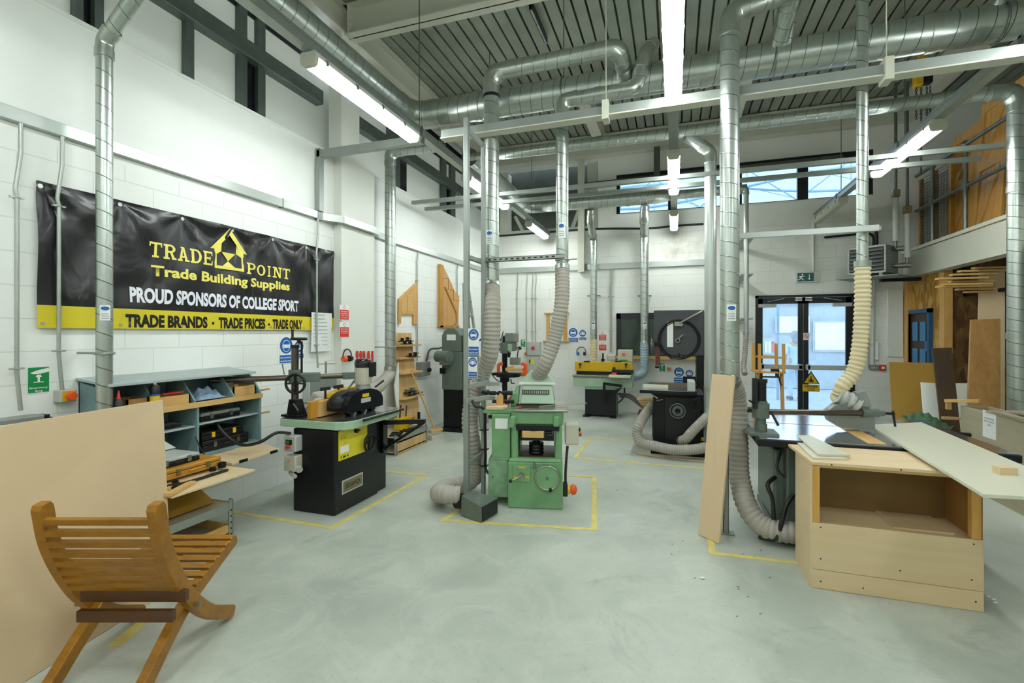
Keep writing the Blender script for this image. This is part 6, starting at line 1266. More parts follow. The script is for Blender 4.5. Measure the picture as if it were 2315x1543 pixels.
for q in ((a[0], a[0] + .08, a[1], c[1]), (c[0] - .08, c[0], a[1], c[1])): t.p('stile', MB().box(q[0], q[1], YB - .04, YB, q[2], q[3]), 'pine', .003)
t.p('rail', MB().box(a[0] - .05, c[0] + .05, YB - .06, YB, c[1], c[1] + .03), 'pine_x', .003); t.p('rail', MB().box(a[0] - .07, c[0] + .07, YB - .09, YB, a[1] - .02, a[1] + .01), 'pine_x', .003); t.p('infill', MB().box(a[0] + .08, c[0] - .08, YB - .015, YB, a[1], c[1]), 'paper')
# exit sign
s, e = wbp(1800, 638), wbp(1849, 615); s2 = Sign(WB(s[0], s[1], YB - .03), e[0] - s[0], e[1] - s[1], 'green running man exit sign with a down arrow over the glazed doors', 'exit sign', 'swhite', .02, 'exit_sign'); w, h = e[0] - s[0], e[1] - s[1]
s2.t.p('sign_case', MB().box(s[0] - .012, e[0] + .012, YB - .028, YB, s[1] - .012, e[1] + .012), 'grey', .004); s2.rect('dgreen', .01, .01, w * .76, h - .02, 1).rect('grey', w * .8, .01, w * .18, h - .02, 1)
s2.disc('swhite', w * .26, h * .78, h * .08, 2)
for pl in (((.1, .52), (.2, .66), (.26, .68), (.3, .6), (.22, .44), (.16, .4)), ((.2, .46), (.26, .42), (.3, .24), (.36, .24), (.37, .2), (.27, .18), (.22, .36), (.16, .42)), ((.17, .44), (.13, .3), (.04, .3), (.04, .25), (.15, .24), (.2, .38)), ((.26, .64), (.32, .54), (.37, .56), (.37, .6), (.33, .6), (.29, .68)), ((.19, .66), (.1, .6), (.09, .5), (.12, .5), (.14, .57), (.2, .6))): s2.shape('swhite', [(a * w, c * h) for a, c in pl], 2)
s2.shape('swhite', [(w * .56, h * .8), (w * .59, h * .8), (w * .59, h * .38), (w * .64, h * .38), (w * .575, h * .2), (w * .51, h * .38), (w * .56, h * .38)], 2); s2.done()
# stickers on the door glass
s, e = at(1814, 884, y=YB - .0), at(1853, 838, y=YB); s3 = Sign(WB(s.x, s.z, YB + .0), e.x - s.x, e.z - s.z, 'yellow DANGER fork lift truck sign on the right door pane', 'sign', 'syellow', .004, 'danger_sign', bw=False); w, h = e.x - s.x, e.z - s.z
def tri(k, cy=.62): return [(w * (.5 - .5 * k), h * (.36 + .02) if k == 1 else h * (.38 + .3 * (1 - k) * .5)), (w * (.5 + .5 * k), h * .38 if k == 1 else h * (.38 + .3 * (1 - k) * .5)), (w * .5, h * (1 if k == 1 else 1 - .62 * (1 - k) * .66))]
s3.shape('sblack', tri(1), 1).shape('syellow', tri(.8), 2).rect('syellow', 0, 0, w, h * .34, 1)
for pl in (((.36, .48), (.64, .48), (.66, .56), (.56, .56), (.52, .68), (.46, .68), (.46, .58), (.4, .58), (.4, .5)), ((.3, .46), (.38, .46), (.38, .7), (.36, .7), (.36, .49), (.3, .49)), ((.44, .42), (.5, .42), (.5, .47), (.44, .47)), ((.56, .42), (.62, .42), (.62, .47), (.56, .47)), ((.47, .69), (.52, .69), (.52, .75), (.47, .75))): s3.shape('sblack', [(a * w, c * h) for a, c in pl], 3)
s3.text('sblack', 'DANGER', w * .1, h * .2, w * .8, h * .1, 3, .03).text('sblack', 'Fork lift', w * .28, h * .12, w * .44, h * .05).text('sblack', 'trucks', w * .3, h * .04, w * .4, h * .05); s3.done()
s, e = at(1816, 768, y=YB), at(1830, 752, y=YB); s4 = Sign(WB(s.x, s.z, YB), e.x - s.x, e.z - s.z, 'small no smoking sticker on the right door pane', 'sign'); w = e.x - s.x; h = e.z - s.z
s4.disc('sred', w / 2, h * .55, w * .42, 1).disc('swhite', w / 2, h * .55, w * .33, 2).rect('sblack', w * .25, h * .52, w * .5, h * .06, 3).shape('sred', [(w * .25, h * .75), (w * .3, h * .82), (w * .76, h * .35), (w * .71, h * .28)], 4); s4.done()
# heater
a, c = wbp(1915, 622), wbp(1976, 558); d0 = YB - .55
h0 = at(1917, 622, y=9.95); ha = math.radians(-38); zl, zh = 0, at(1917, 562, y=9.95).z - h0.z
t = Thing('unit_heater', 'grey wall heater with a louvred grille, up beside the mezzanine', 'heater', h0, ha, local=True); hw_x = .56
t.p('case', MB().box(0, hw_x, 0, .52, 0, zh), 'grey_mid', .006); t.p('grille_frame', MB().box(0, hw_x, -.012, 0, zh - .03, zh).box(0, hw_x, -.012, 0, 0, .03).box(0, .025, -.012, 0, 0, zh).box(hw_x - .025, hw_x, -.012, 0, 0, zh), 'grey'); t.p('grille_back', MB().box(.02, hw_x - .02, -.006, -.001, .02, zh - .02), 'black')
for i in range(6):
    z = .05 + i * (zh - .08) / 6; t.p('louvre', MB().hexa([(.03, -.05, z), (hw_x - .03, -.05, z), (hw_x - .03, -.007, z + .03), (.03, -.007, z + .03), (.03, -.05, z + .006), (hw_x - .03, -.05, z + .006), (hw_x - .03, -.007, z + .036), (.03, -.007, z + .036)]), 'grey_mid')
t.p('mounting_tray', MB().box(-.15, hw_x + .2, -.1, .55, -.07, -.055), 'grey_mid'); t.p('tray_bracket', MB().box(.05, .1, 0, .75, -.055, 0), 'grey_mid'); t.p('tray_bracket', MB().box(hw_x - .1, hw_x - .05, 0, .9, -.055, 0), 'grey_mid')
HM = MX.Translation(h0) @ MX.Rotation(ha, 4, 'Z'); c = HM @ V((hw_x, .25, zh)); d0 = c.y - .15; a = h0
for k, (za, xx) in enumerate(((c.z - .06, at(2022, 500, y=c.y).x), (a.z + .12, at(2048, 500, y=c.y).x))):
    t2 = Thing('heating_pipe', ('upper silver-wrapped heating pipe running up past the mezzanine rail', 'lower silver-wrapped heating pipe running up past the mezzanine rail')[k], 'pipe', (xx, d0 + .1, za))
    t2.p('pipe', MB().tube(fillet([(c.x, d0 + .15, za), (xx, d0 + .1, za), (xx, d0 + .1, 5.9)], .08, 6), .022, 10), 'tube'); t2.p('foil_wrap', MB().tube([(c.x + .03, d0 + .145, za), (c.x + .24, d0 + .115, za)], lambda u: .04 + .006 * math.sin(u * 20), 12), 'steel'); t2.p('pipe_lagging', MB().cyl((xx, d0 + .1, za + .12), (xx, d0 + .1, za + .85), .045, 14), 'grey'); t2.p('valve', MB().box(xx - .05, xx + .05, d0 + .05, d0 + .15, za + .86, za + .98), 'gold', .01)
t = Thing('heater_shelf', 'dark steel channel under the heater, running to the mezzanine beam', 'bracket', (3.6, 10.2, 2.62)); t.p('channel', MB().box(at(1990, 632, y=10.1).x, 4.0, 10.05, 10.15, 2.6, 2.66), 'iron')
# ---- yellow overhand planer
t = Thing('surface_planer', 'yellow-topped green surfacing machine on a black base at the back wall', 'woodworking machine', (-1.45, 10.1, 0))
a = lambda px, py, y=9.85: at(px, py, y=y)
x0, x1 = a(1322, 940).x, a(1392, 940).x; zt = a(1350, 880).z
t.p('base', MB().box(x0, x1, 9.88, 10.3, .03, zt), 'navy', .01)
for x in (x0 + .03, x1 - .05): t.p('foot', MB().box(x - .06, x + .06, 9.8, 9.95, 0, .03), 'iron')
t.p('table_body', MB().box(a(1297, 870).x, a(1430, 870).x, 9.8, 10.3, a(1297, 872).z, a(1297, 850).z).box(a(1322, 880).x, a(1392, 880).x, 9.84, 10.3, zt, a(1297, 870).z), 'green_pale', .012)
t.p('bed', MB().box(a(1296, 855).x, a(1426, 855).x, 9.76, 10.35, a(1297, 850).z, a(1297, 846).z), 'steel', .004)
t.p('pressure_beam', MB().box(a(1296, 845).x, a(1428, 845).x, 10.0, 10.12, a(1296, 838, 10).z, a(1296, 817, 10).z), 'yellow', .006)
t.p('beam_slot', MB().box(a(1296, 845).x + .04, a(1428, 845).x - .04, 9.98, 10.1, a(1296, 845, 10).z, a(1296, 838, 10).z), 'iron')
for px in (1309, 1414): t.p('clamp_knob', MB().cyl((a(px, 828).x, 9.94, a(px, 824).z), (a(px, 828).x, 10, a(px, 824).z), .025, 10).bar((a(px, 828).x, 9.95, a(px, 833).z), (a(px, 828).x, 9.95, a(px, 824).z), .015, .015, (0, 1, 0)), 'black')
for px in (1324, 1396): t.p('lift_handle', MB().box(a(px - 7, 818).x, a(px + 7, 818).x, 9.98, 10.02, a(px, 819).z, a(px, 816).z), 'black')
q = a(1364, 815, 10.05); t.p('gauge_post', MB().cyl((q.x, 10.0, q.z - .02), (q.x, 10.0, q.z + .16), .018, 10).cyl((q.x, 9.96, q.z + .02), (q.x, 10.04, q.z + .02), .035, 12), 'iron'); t.p('motor_lump', MB().box(q.x + .06, q.x + .24, 10.08, 10.28, q.z, q.z + .13), 'grey', .03)
b0, b1 = a(1396, 818, 10.15), a(1430, 790, 10.15); cb = t.p('control_box', MB().box(b0.x, b1.x, 10.15, 10.3, b0.z, b1.z), 'beige', .02); t.p('control_button', MB().cyl(((b0.x + b1.x) / 2 - .03, 10.15, b1.z - .1), ((b0.x + b1.x) / 2 - .03, 10.12, b1.z - .1), .03, 12), 'orange', sub=cb)
t.p('control_lights', MB().box(b0.x + .04, b1.x - .1, 10.14, 10.15, b0.z + .02, b0.z + .05), 'sgreen', sub=cb)
t.p('push_guard', MB().tube(fillet([a(1384, 846, 9.8), a(1388, 828, 9.8), a(1392, 838, 9.75), a(1432, 838, 9.75)], .02, 3), .022, 8).box(a(1386, 842).x, a(1432, 842).x, 9.7, 9.9, a(1386, 841).z, a(1386, 835).z), 'black')
t.p('side_table', MB().box(a(1380, 852).x, a(1428, 852).x, 9.55, 9.85, a(1380, 850).z, a(1380, 845).z), 'melamine', .004); t.p('table_jig', MB().box(a(1384, 845, 9.7).x, a(1394, 845, 9.7).x, 9.65, 9.75, a(1384, 847, 9.7).z, a(1384, 842, 9.7).z), 'orange')
t.p('swing_arm', MB().bar(a(1366, 865, 9.7), a(1366, 914, 9.7), .05, .04, (0, 1, 0)).bar(a(1364, 866, 9.7), a(1406, 872, 9.7), .05, .04, (0, 1, 0)).bar(a(1362, 914, 9.7), a(1404, 876, 9.7), .04, .035, (0, 1, 0)), 'iron')
t.p('rear_cable', MB().tube(catmull([a(1398, 910, 10.1), a(1408, 900, 10.1), a(1412, 885, 10.1), a(1410, 870, 10.1)], 6), .015, 8), 'cable')
hose('clear bluish hose from the back drop duct to the yellow-topped machine', [(at(1457, 600, y=10.5).x, 10.5, 1.52), a(1456, 830, 10.4), a(1450, 844, 10.3), a(1436, 850, 10.2), a(1425, 846, 10.12)], .17, 'bluepipe', .034)
hose('short ribbed hose under the left back drop duct', [(at(1342, 600, y=10.5).x, 10.5, 1.57), (at(1342, 600, y=10.5).x, 10.5, 1.3), (at(1342, 600, y=10.5).x, 10.48, 1.1)], .15, 'hose_cream', .034, clamp=False)
t = Thing('trailing_cable', 'grey-green cables looping from the wall to the dark table saw', 'cable', a(1420, 900, 9.5)); t.p('cable', MB().tube(catmull([a(1400, 890, 9.9), a(1425, 893, 9.5), a(1445, 908, 9.0), a(1460, 920, 8.2), a(1475, 925, 7.8)], 8), .025, 8), 'gcable'); t.p('cable', MB().tube(catmull([a(1402, 896, 9.9), a(1422, 898, 9.5), a(1445, 915, 9.0), a(1458, 925, 8.2), a(1475, 932, 7.8)], 8), .02, 8), 'gcable')
# ---- pillar drill
q = lambda px, py, y=9.3: at(px, py, y=y)
X0 = q(1141, 880).x
t = Thing('pillar_drill', 'old pillar drill with orange table guards, behind the green thicknesser', 'woodworking machine', (X0, 9.3, 0))
t.p('base', MB().box(X0 - .25, X0 + .35, 9.0, 9.6, 0, .07), 'iron', .02); t.p('column', MB().cyl((X0, 9.3, .07), (X0, 9.3, q(1141, 760).z), .055, 20), 'iron')
t.p('head', MB().box(q(1132, 795).x, q(1163, 795).x, 9.1, 9.45, q(1140, 793).z, q(1140, 773).z).cyl((X0 + .07, 9.1, q(1140, 797).z), (X0 + .07, 9.1, q(1140, 775).z), .09, 16), 'green_grey', .015); t.p('motor', MB().box(q(1134, 770).x, q(1150, 770).x, 9.25, 9.5, q(1140, 773).z, q(1140, 757).z), 'grey_mid', .02); t.p('belt_cover', MB().box(q(1148, 770).x, q(1168, 770).x, 9.1, 9.45, q(1140, 773).z, q(1140, 752).z), 'grey_mid', .02); t.p('switch_panel', MB().box(q(1152, 790).x, q(1164, 790).x, 9.06, 9.12, q(1140, 792).z, q(1140, 776).z), 'green_pale', .006)
t.p('feed_lever', MB().cyl(q(1172, 788, 9.0), q(1169, 808, 8.95), .012, 8).cyl(q(1168, 787, 9.0), q(1176, 783, 9.0), .012, 8).ball(q(1176, 787, 9), .03), 'black'); t.p('chuck', MB().cyl((X0 + .16, 9.1, q(1140, 806).z), (X0 + .16, 9.1, q(1140, 795).z), .025, 12, .04), 'iron')
t.p('side_box', MB().box(q(1161, 815).x, q(1181, 815).x, 9.05, 9.2, q(1140, 822).z, q(1140, 806).z), 'grey_mid', .01); t.p('table', MB().cyl((X0 + .16, 9.05, q(1140, 848).z), (X0 + .16, 9.05, q(1140, 840).z), .24, 24).box(q(1128, 842).x, q(1188, 842).x, 8.9, 9.2, q(1140, 845).z, q(1140, 839).z), 'iron', .006)
t.p('table_bracket', MB().cyl((X0, 9.3, q(1140, 862).z), (X0, 9.3, q(1140, 846).z), .1, 18).cyl(q(1155, 856, 9.05), q(1156, 866, 9.05), .012, 8).cyl(q(1156, 866, 9.05), q(1163, 866, 9.0), .01, 8), 'iron')
t.p('timber_jaws', MB().box(q(1146, 838, 8.95).x, q(1184, 838, 8.95).x, 8.85, 8.98, q(1146, 838, 8.95).z, q(1146, 831, 8.95).z).bar(q(1145, 833, 8.9), q(1162, 827, 8.9), .06, .04), 'pine_x', .004)
for px in (1127, 1188):
    sg = 1 if px < 1150 else -1; t.p('table_guard', MB().tube(fillet([q(px + sg * 9, 822, 8.95), q(px, 822, 8.95), q(px, 846, 8.95), q(px + sg * 9, 846, 8.95)], .05, 4), .035, 10), 'orange')
t.p('power_cable', MB().tube(catmull([q(1135, 758), q(1138, 749), q(1130, 772), q(1122, 775)], 6), .01, 6).tube(catmull([q(1106, 822), q(1112, 845), q(1125, 860), q(1136, 864)], 6), .01, 6), 'cable')
# ---- band saw
q = lambda px, py, y=9.0: at(px, py, y=y)
t = Thing('band_saw', 'big dark grey band saw with a round wheel door, behind the dark table saw', 'woodworking machine', (.55, 9.2, 0))
xa, xb = q(1478, 700).x, q(1592, 700).x; zt, zm = q(1500, 701).z, q(1500, 803).z; xc = q(1575, 700).x
t.p('upper_case', MB().box(xa, xb, 9.0, 9.5, zm, zt), plain('charcoal_enamel', '#44474a', .45, .1, .15, 6), .01); t.p('rear_column', MB().box(xc, xb, 9.02, 9.5, 0.1, zm), 'iron', .01); t.p('lower_case', MB().box(xa + .1, xb, 9.0, 9.5, 0, .55), 'iron', .01)
ctr = q(1535, 767); R0 = .34; RM = MX.Rotation(PI / 2, 4, 'X')
dr = t.p('wheel_door', MB().ring((ctr.x, 8.985, ctr.z), R0, .016, RM, 40, 8).ring((ctr.x, 8.985, ctr.z), R0 - .03, .008, RM, 40, 6), 'iron'); t.p('door_knob', MB().ring((ctr.x - .02, 8.96, ctr.z - .02), .035, .012, RM, 16, 6).cyl((ctr.x + .0, 8.97, ctr.z + .02), (ctr.x + .07, 8.95, ctr.z + .09), .014, 8), 'steel', sub=dr)
pp = q(1508, 784), q(1522, 727); t.p('speed_chart', MB().box(pp[0].x, pp[1].x, 8.985, 8.995, pp[0].z, pp[1].z), 'paper'); t.p('chart_header', MB().box(pp[0].x, pp[1].x, 8.983, 8.986, pp[1].z - .03, pp[1].z), 'yellow')
t.p('tension_lever', MB().cyl(q(1536, 730, 8.9), q(1589, 702, 8.9), .018, 10).box(q(1525, 736).x, q(1543, 736).x, 8.92, 9.0, q(1530, 737).z, q(1530, 727).z), 'steel'); t.p('blade_guide', MB().box(q(1482, 822).x, q(1492, 822).x, 8.95, 9.05, q(1485, 825).z, q(1485, 790).z), plain('rust_red_guard', '#6a2f1c', .5, 0, .3, 10), .004)
t.p('guide_screw', MB().cyl(q(1481, 829, 8.95), q(1490, 829, 8.95), .02, 10), 'iron'); t.p('adjuster_knob', MB().lathe([(.03, .1), (.05, .04), (.13, .03), (.13, 0)], q(1532, 811, 8.9), seg=24), 'black')
t.p('tracking_bolts', MB().box(q(1480, 776).x, q(1496, 776).x, 8.95, 9.0, q(1480, 780).z, q(1480, 772).z), 'iron', .006); t.p('feed_wheel', MB().ring(q(1474, 778, 8.9), .09, .015, MX.Rotation(PI / 2, 4, 'Y'), 20, 6).cyl(q(1470, 778, 8.9), q(1478, 778, 8.9), .03, 10), 'green_grey')
t.p('table', MB().box(xa, xc + .05, 8.75, 9.5, .72, .77), 'iron', .006); t.p('table_fence', MB().box(q(1544, 868).x, q(1573, 868).x, 8.9, 9.0, q(1544, 872).z, q(1544, 850).z).ring(q(1562, 872, 8.9), .12, .018, RM, 16, 6, 0, PI), 'iron')
# ---- dark table saw in front of the band saw
q = lambda px, py, y=7.1: at(px, py, y=y)
t = Thing('panel_saw', 'black cast table saw with two grey hoses, in front of the band saw', 'woodworking machine', (.05, 7.4, 0))
xa, xb = q(1476, 990).x, q(1592, 990).x; zt = q(1500, 880).z
t.p('base', MB().box(xa, xb, 7.15, 7.8, .07, zt - .05), 'iron', .012); t.p('plinth', MB().box(xa - .03, xb + .05, 7.1, 7.85, 0, .075), 'iron', .006)
t.p('front_door', MB().box(q(1502, 950).x, q(1585, 950).x, 7.13, 7.16, .2, zt - .1), 'black', .008)
t.p('table', MB().box(q(1446, 880, 6.95).x, q(1576, 880, 6.95).x, 6.95, 8.1, zt - .045, zt), 'iron', .006); t.p('table_face', MB().box(q(1447, 880, 6.95).x, q(1575, 880, 6.95).x, 6.955, 8.09, zt - .001, zt + .004), 'table_iron')
t.p('fence_rail', MB().box(q(1452, 872).x, q(1510, 872).x, 7.3, 7.36, zt + .004, zt + .04), 'melamine'); t.p('fence_rail', MB().box(q(1555, 880, 7).x, q(1572, 880, 7).x, 7.0, 7.4, zt + .004, zt + .13), 'grey', .008)
hc = q(1532, 928, 7.08); hwl = t.p('handwheel', MB().cyl((hc.x, 7.14, hc.z), (hc.x, 7.06, hc.z), .09, 24, .075).ring((hc.x, 7.06, hc.z), .1, .014, RM, 28, 8), plain('dull_alloy', '#6c6f70', .35, .7, .2, 8)); t.p('wheel_hub', MB().cyl((hc.x, 7.06, hc.z), (hc.x, 7.02, hc.z), .035, 16, .02), 'iron', sub=hwl)
hc = q(1571, 916, 7.0); t.p('tilt_wheel', MB().ring((hc.x, 7.0, hc.z), .085, .012, RM, 26, 6).cyl((hc.x, 7.13, hc.z), (hc.x, 7.0, hc.z), .018, 10).bar((hc.x - .08, 7.0, hc.z), (hc.x + .08, 7.0, hc.z), .015, .01), 'iron')
t.p('clamp_lever', MB().cyl(q(1485, 905, 7.1), q(1500, 902, 7.05), .012, 8).cyl(q(1470, 888, 7.0), q(1487, 900, 7.0), .012, 8), 'steel'); t.p('rating_plate', MB().box(q(1577, 992).x, q(1592, 992).x, 7.145, 7.152, q(1577, 997).z, q(1577, 989).z), 'syellow')
hose('long grey ribbed hose looping along the floor in front of the dark table saw', [q(1474, 918, 7.6), q(1462, 932, 7.3), q(1447, 955, 7.0), q(1440, 978, 6.95), q(1450, 1000, 6.9), q(1478, 1007, 6.9), q(1520, 1016, 6.85), q(1560, 1016, 6.85), q(1590, 1012, 6.88), q(1606, 1006, 6.95)], .13, 'hose', .03)
hose('short grey ribbed hose rising from the dark table saw to the drop pipe', [q(1540, 996, 7.05), q(1550, 992, 6.95), q(1566, 974, 6.9), q(1590, 950, 6.9), q(1604, 938, 6.94)], .12, 'hose', .03)
for i in range(4): solo('timber_offcut', MB().bar(q(1440 + i * 4, 902 + i * 5, 8.2), q(1478, 900 + i * 6, 8.2), .06, .03), 'pine_x', ('topmost', 'second', 'third', 'lowest')[i] + ' timber offcut in the pile left of the dark table saw', 'offcut')
z_ = q(1478, 925, 8.2).z; t = Thing('offcut_trestle', 'dark low trestle carrying offcuts left of the dark table saw', 'trestle', q(1465, 940, 8.25)); t.p('trestle_top', MB().box(q(1445, 925, 8.3).x, q(1480, 925, 8.3).x, 8.1, 8.35, z_ - .07, z_ - .03), 'walnut')
for px in (1446, 1478): t.p('trestle_leg', MB().box(q(px, 930, 8.3).x - .02, q(px, 930, 8.3).x + .02, 8.2, 8.24, 0, z_ - .07), 'walnut')
# ---- stacked chairs by the doors
def chair_wood(lab, o, rz, flip, nm='wooden_chair'):
    t = Thing(nm, lab, 'chair', o, rz, local=True); f = (lambda z: .46 + .44 - z) if flip else (lambda z: z)
    def bx(*a):
        m = MB(); m.box(a[0], a[1], a[2], a[3], min(f(a[4]), f(a[5])), max(f(a[4]), f(a[5]))); return m
    t.p('seat', bx(-.2, .2, -.2, .2, .43, .46), 'door_pine', .006)
    for x in (-.19, .15):
        t.p('leg', bx(x, x + .04, -.2, -.16, 0, .44), 'door_pine', .004); t.p('leg', bx(x, x + .04, .16, .2, 0, .44), 'door_pine', .004)
        if not flip: t.p('back_post', MB().bar((x + .02, -.18, .44), (x + .02, -.12, 1.08), .045, .045, (0, 1, 0)), 'door_pine', .004)
    t.p('stretcher', bx(-.17, .17, -.19, -.17, .2, .23), 'door_pine'); t.p('stretcher', bx(-.17, .17, .17, .19, .2, .23), 'door_pine'); return t
q = lambda px, py, y=8.6: at(px, py, y=y)
o = q(1735, 900); chair_wood('varnished wooden chair standing by the glazed doors', (o.x, 8.6, 0), .1, False); chair_wood('varnished wooden chair turned upside down on another by the glazed doors', (o.x, 8.55, .64), .1, True)
t = Thing('bar_clamp', 'black bar clamp hanging from the stacked wooden chairs', 'clamp', q(1758, 850)); t.p('bar', MB().bar(q(1757, 838, 8.38), q(1766, 872, 8.38), .02, .03, (0, 1, 0)), 'black'); t.p('jaw', MB().box(q(1745, 840, 8.3).x, q(1764, 840, 8.3).x, 8.36, 8.42, q(1755, 842, 8.3).z, q(1755, 834, 8.3).z), 'black', .004)
# ---- boards leaning under the mezzanine
def lean(name, lab, pts, y0, y1, th, m):
    # pts: bottom-left, bottom-right, top-right, top-left photo pixels, bottom at y0 on the floor, top against y1
    bl, br_, tr, tl = [at(px, py, y=yy) for (px, py), yy in zip(pts, (y0, y0, y1, y1))]; bl.z = br_.z = .004; n = V((0, th, .0)); return solo(name, MB().hexa([bl, br_, br_ + n, bl + n, tl, tr, tr + n, tl + n]), m, lab, 'board', bevel=.001)
lean('mdf_sheet', 'ochre brown sheet leaning before the blue door', [(2022, 960), (2128, 960), (2112, 820), (2010, 818)], 8.3, 9.0, .018, 'mdf_ochre')
lean('white_sheet', 'white faced board leaning in front of the ochre sheet', [(2097, 1000), (2145, 1000), (2120, 866), (2082, 864)], 7.6, 7.95, .018, 'white')
lean('dark_board', 'dark stained board leaning between the white board and the oak board', [(2140, 1010), (2182, 1010), (2152, 785), (2108, 787)], 7.2, 7.7, .03, 'walnut')
lean('white_sheet', 'white board low behind the dark stained board', [(2140, 960), (2200, 960), (2190, 866), (2140, 866)], 8.2, 8.6, .018, 'white')
lean('oak_board', 'tall oak faced board leaning beside the big right hand duct', [(2182, 960), (2262, 960), (2262, 720), (2196, 722)], 7.3, 8.0, .035, 'oak')
lean('mdf_sheet', 'tall brown sheet standing behind the oak board under the timber rack', [(2206, 900), (2272, 900), (2272, 612), (2214, 615)], 8.2, 8.7, .018, 'mdf')
tr_ = [(2118, 630, 2190), (2130, 643, 2200), (2118, 648, 2200), (2150, 621, 2210), (2168, 613, 2215), (2146, 637, 2205), (2163, 654, 2205), (2182, 660, 2210), (2200, 606, 2262), (2210, 612, 2262)]
for i, (px, py, p2) in enumerate(tr_):
    a_, c_ = at(px, py, y=8.4 + .03 * i), at(p2 + 40, py - 6, y=8.45 + .03 * i); c_.z = a_.z
    solo('rack_timber', MB().bar(a_, c_, .09, .025), 'pine_x', 'pale timber length in the rack under the mezzanine', 'timber', 'timber lengths in the rack under the mezzanine')
t = Thing('timber_rack', 'dark steel timber rack under the mezzanine', 'rack', (4.65, 9.4, 0))
for xx in (4.35, 4.95): t.p('rack_arm', MB().box(xx - .03, xx + .03, 8.3, 9.5, 2.28, 2.33), 'iron'); t.p('rack_post', MB().box(xx - .03, xx + .03, 9.44, 9.5, 2.28, 2.95), 'iron')
s, e = at(2125, 779, y=9.5), at(2153, 744, y=9.5); w, h = e.x - s.x, e.z - s.z
s5 = Sign(WB(s.x, s.z, 9.515), w, h, 'blue keep shut door sign on the dark strand board wall'); s5.disc('blue', w / 2, h * .64, w * .46, 1).shape('swhite', [(w * .5, h * .45), (w * .72, h * .5), (w * .72, h * .82), (w * .5, h * .86)], 2).shape('swhite', [(w * .14, h * .6), (w * .4, h * .55), (w * .46, h * .68), (w * .2, h * .74)], 2).rect('blue', w * .04, h * .02, w * .92, h * .26, 1).text('swhite', 'Doors', w * .3, h * .18, w * .4, h * .07).text('swhite', 'must be kept shut', w * .12, h * .07, w * .76, h * .06); s5.done()
# ================================================================ mezzanine rail, mesh, pine doors
RX = 4.02
def rx(px, py, x=RX): return at(px, py, x=x)
t = Thing('guard_rail', 'grey tubular guard rail along the mezzanine edge', 'rail', (RX, 7, MZ)); ya = 10.3
for z in (4.45, 3.84): t.p('rail_tube', MB().cyl((RX, 2.5, z), (RX, ya, z), .028, 14), 'tube')
for px in (2108, 2183, 2300):
    y = rx(px, 400).y; t.p('post', MB().cyl((RX, y, MZ + .03), (RX, y, 4.5), .028, 14), 'tube'); t.p('rail_fitting', MB().ball((RX, y, 4.45), .05), 'tube'); t.p('rail_fitting', MB().cyl((RX, y, 3.78), (RX, y, 3.9), .045, 14), 'tube')
    t.p('base_flange', MB().cyl((RX, y, MZ + .01), (RX, y, MZ + .03), .06, 14), 'tube')
t = Thing('mesh_panel', 'wire mesh guard panels behind the far end of the mezzanine rail', 'panel', (4.1, 9.2, MZ)); y0, y1 = rx(2135, 400).y, rx(2068, 400).y; b = MB(); n = 22
for i in range(n + 1): y = y0 + (y1 - y0) * i / n; b.bar((4.1, y, MZ + .02), (4.1, y, 4.3), .008, .008)
for i in range(24): z = MZ + .05 + i * .052; b.bar((4.1, y0, z), (4.1, y1, z), .008, .008)
t.p('wire_grid', b, 'mesh')
for y in (y1, (y0 + y1) / 2, y0): t.p('mesh_post', MB().box(4.09, 4.14, y - .03, y + .03, MZ, 4.4), 'teak')
def ledged_door(lab, x, y0, y1, z0, h, tilt):
    t = Thing('pine_door', lab, 'door', (x, (y0 + y1) / 2, z0)); M = frame((x, y1, z0), (0, -1, 0), (tilt, 0, 1)); W = y1 - y0; n = max(4, int(W / .11))
    for i in range(n): t.p('board', MB().fbox(M, W * i / n + .002, W * (i + 1) / n - .002, 0, h, -.02, 0), 'door_pine', .003)
    for u in (0, W - .1): t.p('stile', MB().fbox(M, u, u + .1, 0, h, 0, .022), 'door_pine', .003)
    for v in (.0, h * .48, h - .15): t.p('rail', MB().fbox(M, .1, W - .1, v, v + .15, 0, .02), 'pine', .003)
    for (v0, v1) in ((.15, h * .48), (h * .48 + .15, h - .15)): t.p('brace', MB().hexa([M @ V(p) for p in ((.1, v0, 0), (.22, v0, 0), (W - .1, v1, 0), (W - .22, v1, 0), (.1, v0, .018), (.22, v0, .018), (W - .1, v1, .018), (W - .22, v1, .018))]), 'pine')
ys = [rx(px, 400, 4.25).y for px in (2140, 2200, 2270, 2330)]
ledged_door('ledged and braced pine door standing third along the mezzanine rail, beyond the duct', 4.25, ys[3], ys[2] - .04, MZ, 1.95, .06)
ledged_door('ledged and braced pine door standing nearest the duct behind the mezzanine rail', 4.22, ys[2], ys[1] - .03, MZ, 1.95, .07)
ledged_door('shorter ledged pine door standing left on the mezzanine, behind the mid rail', 4.25, ys[1], ys[0], MZ, 1.75, .06)
solo('door_lining', MB().bar((4.5, 10.3, MZ), (4.5, 10.3, 4.9), .07, .07).bar((4.5, 8.9, MZ), (4.5, 8.9, 4.9), .07, .07).bar((4.5, 10.33, 4.85), (4.5, 8.87, 4.85), .07, .07), 'pine', 'pine door lining standing at the far end of the mezzanine', 'frame')
t = Thing('timber_box', 'small timber box on the mezzanine behind the mesh', 'box', (4.4, 9.7, MZ)); t.p('carcass', MB().box(4.3, 4.7, 9.5, 9.9, MZ, 4.6), 'teak', .01); t.p('box_lid', MB().box(4.28, 4.72, 9.48, 9.92, 4.6, 4.64), 'pine')
